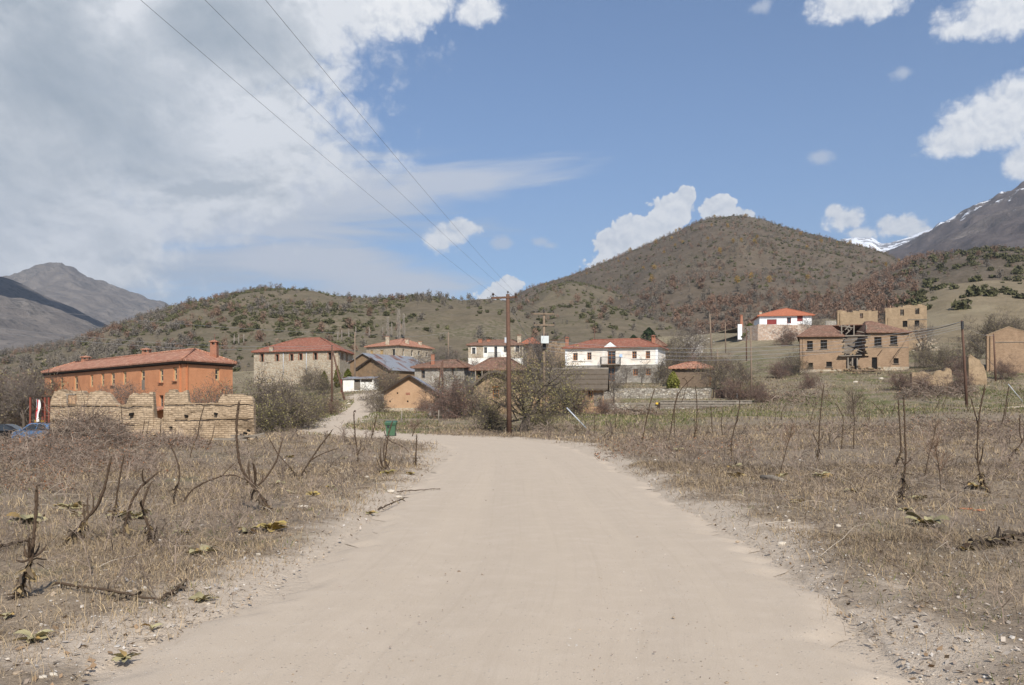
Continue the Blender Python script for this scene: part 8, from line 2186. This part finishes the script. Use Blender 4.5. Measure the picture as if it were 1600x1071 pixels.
# ================================================================ bin, box, veranda, flag, cars
def green_bin():
    Y = 47.5; x = at(611, Y); z = g1(x, Y); r = thing('wheelie_bin', (x, Y, z), 'green wheeled rubbish bin with slanted lid standing at the road bend', 'bin')
    M['bin'] = material('green_plastic', mk_flat((.06,.125,.07), 3, .25), .45, .4); M['bin_dark'] = material('dark_green_plastic', mk_flat((.035,.095,.045), 3, .2), .45, .4)
    w, d, h = .27, .30, .70; m = MB()
    lo = [(-w*.78,-d*.75,.06),(w*.78,-d*.75,.06),(w*.78,d*.75,.06),(-w*.78,d*.75,.06)]; hi = [(-w,-d,h),(w,-d,h),(w,d,h+.06),(-w,d,h+.06)]
    V = [vec(p) + (x, Y, z) for p in lo + hi]; m.add(V, [(0,3,2,1),(4,5,6,7),(0,1,5,4),(1,2,6,5),(2,3,7,6),(3,0,4,7)]); m.build('body', M['bin'], r)
    m = MB(); m.box(x-w-.03, x+w+.03, Y-d-.04, Y-d+.03, z+h-.07, z+h-.005); m.build('rim', M['bin_dark'], r)
    m = MB(); V = [vec(p) + (x, Y, z) for p in ((-w-.04,-d-.07,h+.005),(w+.04,-d-.07,h+.005),(w+.04,d+.05,h+.09),(-w-.04,d+.05,h+.09),(-w-.02,-d-.03,h+.07),(w+.02,-d-.03,h+.07),(w+.02,d+.02,h+.15),(-w-.02,d+.02,h+.15))]; m.add(V, [(0,3,2,1),(4,5,6,7),(0,1,5,4),(1,2,6,5),(2,3,7,6),(3,0,4,7)]); ld = m.build('lid', M['bin_dark'], r)
    m = MB(); m.tube([(x-w, Y+d+.1, z+h-.02), (x+w, Y+d+.1, z+h-.02)], .02, 6); m.build('handle', M['bin_dark'], ld)
    for s in (-1, 1): m = MB(); m.tube([(x+s*(w*.72), Y+d*.8, z+.1), (x+s*(w*.9), Y+d*.8, z+.1)], .1, 12); m.build('wheel', M['iron'], r)
    m = MB(); m.box(x-.17, x-.05, Y-d-.01, Y-d+.08, z+.48, z+.59); m.build('sticker', M['iron'], r)
green_bin()

def wooden_box():
    Y = 82; x0, x1 = at(672, Y), at(697.5, Y); z = zat(651.5, Y); zt = zat(631, Y); r = thing('well_box', (x0, Y, z), 'grey weathered plank box with stone ends beside the barn corner', 'wooden box')
    m = MB(); n = 6
    for k in range(n): za = z + (zt-z)*k/n; m.box(x0+.1, x1, Y, Y+.06, za+.008, z + (zt-z)*(k+1)/n - .008)
    m.box(x0, x1+.04, Y-.04, Y+1.1, zt, zt+.05); m.build('plank_front', M['wood_grey'], r)
    m = MB(); m.box(x0-.12, x0+.1, Y-.05, Y+1.0, z-.4, zt-.02); m.box(x1, x1+.2, Y-.05, Y+1.0, z-.4, zt-.35); m.build('stone_end', M['stone_grey'], r)
    m = MB(); p = np.array([at(702, 80), 80, 0]); zb = g1(p[0], 80); m.tube([(p[0], 80, zb-.2), (p[0], 80, zat(643.5, 80))], .12, 7); r2 = thing('stone_post', (p[0], 80, zb), 'short stone post carrying a small white lamp beside the plank box', 'post'); m.build('post', M['stone_grey'], r2)
    m = MB(); m.box(p[0]-.15, p[0]+.15, 79.85, 80.15, zat(643.4, 80), zat(640.5, 80)); m.build('lamp', M['cleanwhite'], r2)
    for k, (px, Y) in enumerate(((679, 76), (685, 70), (627, 66))):
        x = at(px, Y); zg = g1(x, Y); m = MB(); m.tube([(x, Y, zg-.2), (x+.03, Y, zg+.9)], .05, 5); o = m.build('fence_stake', M['wood_grey']); tag(o, ('grey stake in front of the plank box', 'thin stake on the grass before the barn', 'lone stake on the grass right of the green bin')[k], 'stake')
    x, Y = at(717, 76), 76; z = g1(x, Y); m = MB(); m.tube([(x-.3, Y, z-.2), (x-.1, Y, z+.6), (x+.05, Y, z+1.0)], [.5, .38, .2], 9, smooth=False); o = m.build('tree_stump', M['bark']); tag(o, 'dark leaning stump under the bare bush by the hut', 'stump')
    # white rocks lying in the grass
    for k, (px, py, w) in enumerate(((1337, 598, 9), (1377, 593, 8), (1330, 576, 6), (545, 634, 7))): stone(('white rock on the grass below the ruined house','white rock right of the other one below the ruin','small white rock close to the ruin door','white rock at the foot of the track brace')[k], px, py, w, 4, 540+k, 'stone_pale', 'rock')
    m = MB(); rg = random.Random(3)
    for k in range(9): x = at(1350+rg.uniform(-16, 16), 132.5); m.beam((x-1.1, 132+rg.uniform(-.6,.6), g1(x, 132)+.25+rg.random()*.4), (x+1.0, 132.2+rg.uniform(-.6,.6), g1(x, 132)+.3+rg.random()*.4), .3, .07)
    o = m.build('plank_pile', M['wood_brown']); tag(o, 'heap of fallen planks on the grass before the ruined house', 'planks', kind='stuff')
wooden_box()

def veranda():
    Y = 92; x0, x1 = at(46.5, Y), at(92, Y); zf, zc = zat(661, Y), zat(621, Y); r = thing('veranda', (x0, Y, -1.2), 'red framed wooden veranda with flat dark roof at the end of the orange house', 'veranda')
    m = MB(); m.box(x0-.15, x1, Y-.1, Y+2.6, zc, zc+.14); m.build('roof', M['wood_dark'], r); M['redpost'] = material('red_brown_paint', mk_flat((.20,.055,.035), 4, .2), .6, .3)
    m = MB(); m.box(x0-.1, x1, Y-.05, Y+2.5, zf-.12, zf); m.build('deck', M['redpost'], r)
    for px in (47.5, 70.5, 76.5):
        for y in (Y, Y+2.4): m = MB(); x = at(px, Y); m.box(x-.08, x+.08, y-.08, y+.08, -1.6, zc); m.build('post', M['redpost'], r)
    m = MB()
    for k in range(12): x = x0+.15 + (x1-x0-.3)*k/11; m.tube([(x, Y+.02, zf), (x, Y+.02, zf+.95)], .018, 4)
    m.tube([(x0, Y+.02, zf+.95), (x1, Y+.02, zf+.95)], .03, 5); m.build('railing', M['iron'], r)
    fl = thing('flag', (at(58.5, Y-.4), Y-.4, zf), 'narrow white and red banner hanging in the veranda opening', 'flag'); zt, zb = zat(625, Y), zat(659, Y)
    for nm, a, b, mt in (('red_band', 56.8, 58.6, material('red_cloth', lambda t, b: (.55,.02,.025), .8)), ('white_band', 58.6, 61.8, M['cleanwhite'])):
        m = MB(); N = 14
        def pp(px, k): t = k/N; return np.array([at(px, Y-.4) + .10*math.sin(t*5+.6), Y-.4 + .07*math.sin(t*9+px), zt + (zb-zt)*t])
        for k in range(N): m.quad(pp(a, k+1), pp(b, k+1), pp(b, k), pp(a, k))
        o = m.build(nm, mt, fl)
    m = MB(); m.tube([(at(57.5, Y-.4), Y-.4, zf-1.0), (at(57.5, Y-.4), Y-.4, zt+.1)], .02, 5); m.build('staff', M['galv'], fl)
    m = MB(); x = at(61, Y+.3)
    for k in range(5): m.tube([(x-.4+.22*k, Y+.3, zf), (x-.4+.22*k, Y+.3, zf+.18), (x-.4+.22*k, Y+.3, zf+.26)], [.08, .1, .03], 7)
    o = m.build('flower_pots', material('yellow_flowers', mk_flat((.5,.33,.05), 20, .5)), r)
veranda()

def car(label, px, Y, z, col, face=1, name='parked_car', yaw=0.0, L=4.1):
    """side profile swept across the width; face=+1 looks right"""
    root = thing(name, (at(px, Y), Y, z), label, 'car', 'parked cars'); root.rotation_euler = (0, 0, yaw)
    o = vec((at(px, Y), Y, z)); f = face; W = .84
    paint = material(name+'_paint', lambda t, b: col, .25, .5)
    prof = [(-2.02,.32),(-2.05,.62),(-1.98,.92),(-1.72,.98),(-.62*1.0+.0,.98+.0),(.95,.95),(1.25,.92),(1.9,.78),(2.04,.58),(2.02,.32)]
    prof = [(a*L/4.1, b) for a, b in prof]
    def sect(P, half, m, inset=None):
        n = len(P); ws = half if hasattr(half, '__len__') else [half]*n
        v = [o + (f*a, -w, b) for (a, b), w in zip(P, ws)] + [o + (f*a, w, b) for (a, b), w in zip(P, ws)]
        fs = [tuple(range(n)), tuple(range(2*n-1, n-1, -1))] + [(i, (i+1) % n, n+(i+1) % n, n+i) for i in range(n)]
        m.add(v, [q[::-1] if f > 0 else q for q in fs])
    m = MB(); sect(prof, [.74,.80,.80,.80,.82,.82,.80,.76,.74,.74], m)
    cab = [(-1.80,.95),(-1.55,1.36),(-1.1,1.46),(.05,1.47),(.35,1.40),(1.08,.93)]; cab = [(a*L/4.1, b) for a, b in cab]
    sect(cab, [.78,.64,.60,.60,.62,.76], m); b = m.build('body', paint, root)
    # windows set just proud of the cabin
    m = MB()
    for s in (-1, 1):
        for P in ([(-1.52,1.0,.775),(-1.40,1.33,.66),(-.62,1.40,.632),(-.58,1.0,.785)], [(-.48,1.0,.785),(-.52,1.40,.632),(.1,1.40,.635),(.80,1.0,.78)]):
            q = [o + (f*a*L/4.1, s*(w+.012), b_) for a, b_, w in P]; m.poly(*(q if s*f < 0 else q[::-1]))
    m.poly(*[o + (f*(a)*L/4.1, w, b_) for a, b_, w in ((1.06,.97,-.70),(1.06,.97,.70),(.40,1.385,.56),(.40,1.385,-.56))]); m.poly(*[o + (f*(a)*L/4.1, w, b_) for a, b_, w in ((-1.80,1.0,.70),(-1.80,1.0,-.70),(-1.585,1.345,-.58),(-1.585,1.345,.58))])
    m.build('windows', M['glass'], root)
    for a in (-1.28, 1.28):
        for s in (-1, 1):
            c = o + (f*a*L/4.1, s*.72, .31); m = MB(); m.tube([c - (0, .1, 0), c - (0, .09, 0), c + (0, .09, 0), c + (0, .1, 0)], [.27, .31, .31, .27], 18); w = m.build('wheel', M['iron'], root)
            m = MB(); m.tube([c + (0, s*.1, 0), c + (0, s*.112, 0)], .19, 12); m.build('rim', M['galv'], w)
    for s in (-1, 1):
        m = MB(); m.obox(o + (f*1.93*L/4.1, s*.58, .68), (.07, 0, .02), (0, .13, 0), (0, 0, .06)); m.build('headlight', M['cleanwhite'], root)
        m = MB(); m.obox(o + (-f*2.0*L/4.1, s*.66, .80), (.04, 0, 0), (0, .09, 0), (0, 0, .1)); m.build('tail_light', M['redshut'], root)
    for s in (-1, 1): m = MB(); m.obox(o + (f*.82*L/4.1, s*.9, 1.0), (.06, 0, 0), (0, .1, 0), (0, 0, .06)); m.build('mirror', paint, root)
    m = MB(); m.box(o[0]-.0-f*2.06*L/4.1-.01, o[0]-f*2.06*L/4.1+.01, o[1]-.26, o[1]+.26, z+.5, z+.62); m.build('number_plate', M['cleanwhite'], root)
car('black parked car cut off by the left frame edge', 12, 66, zat(663, 66)-1.47, (.012,.012,.014), 1, 'parked_car', .1, 4.3)
car('light blue parked hatchback half hidden behind the brambles', 62, 63, zat(661, 63)-1.47, (.10,.175,.31), -1, 'parked_car', -.35, 3.8)
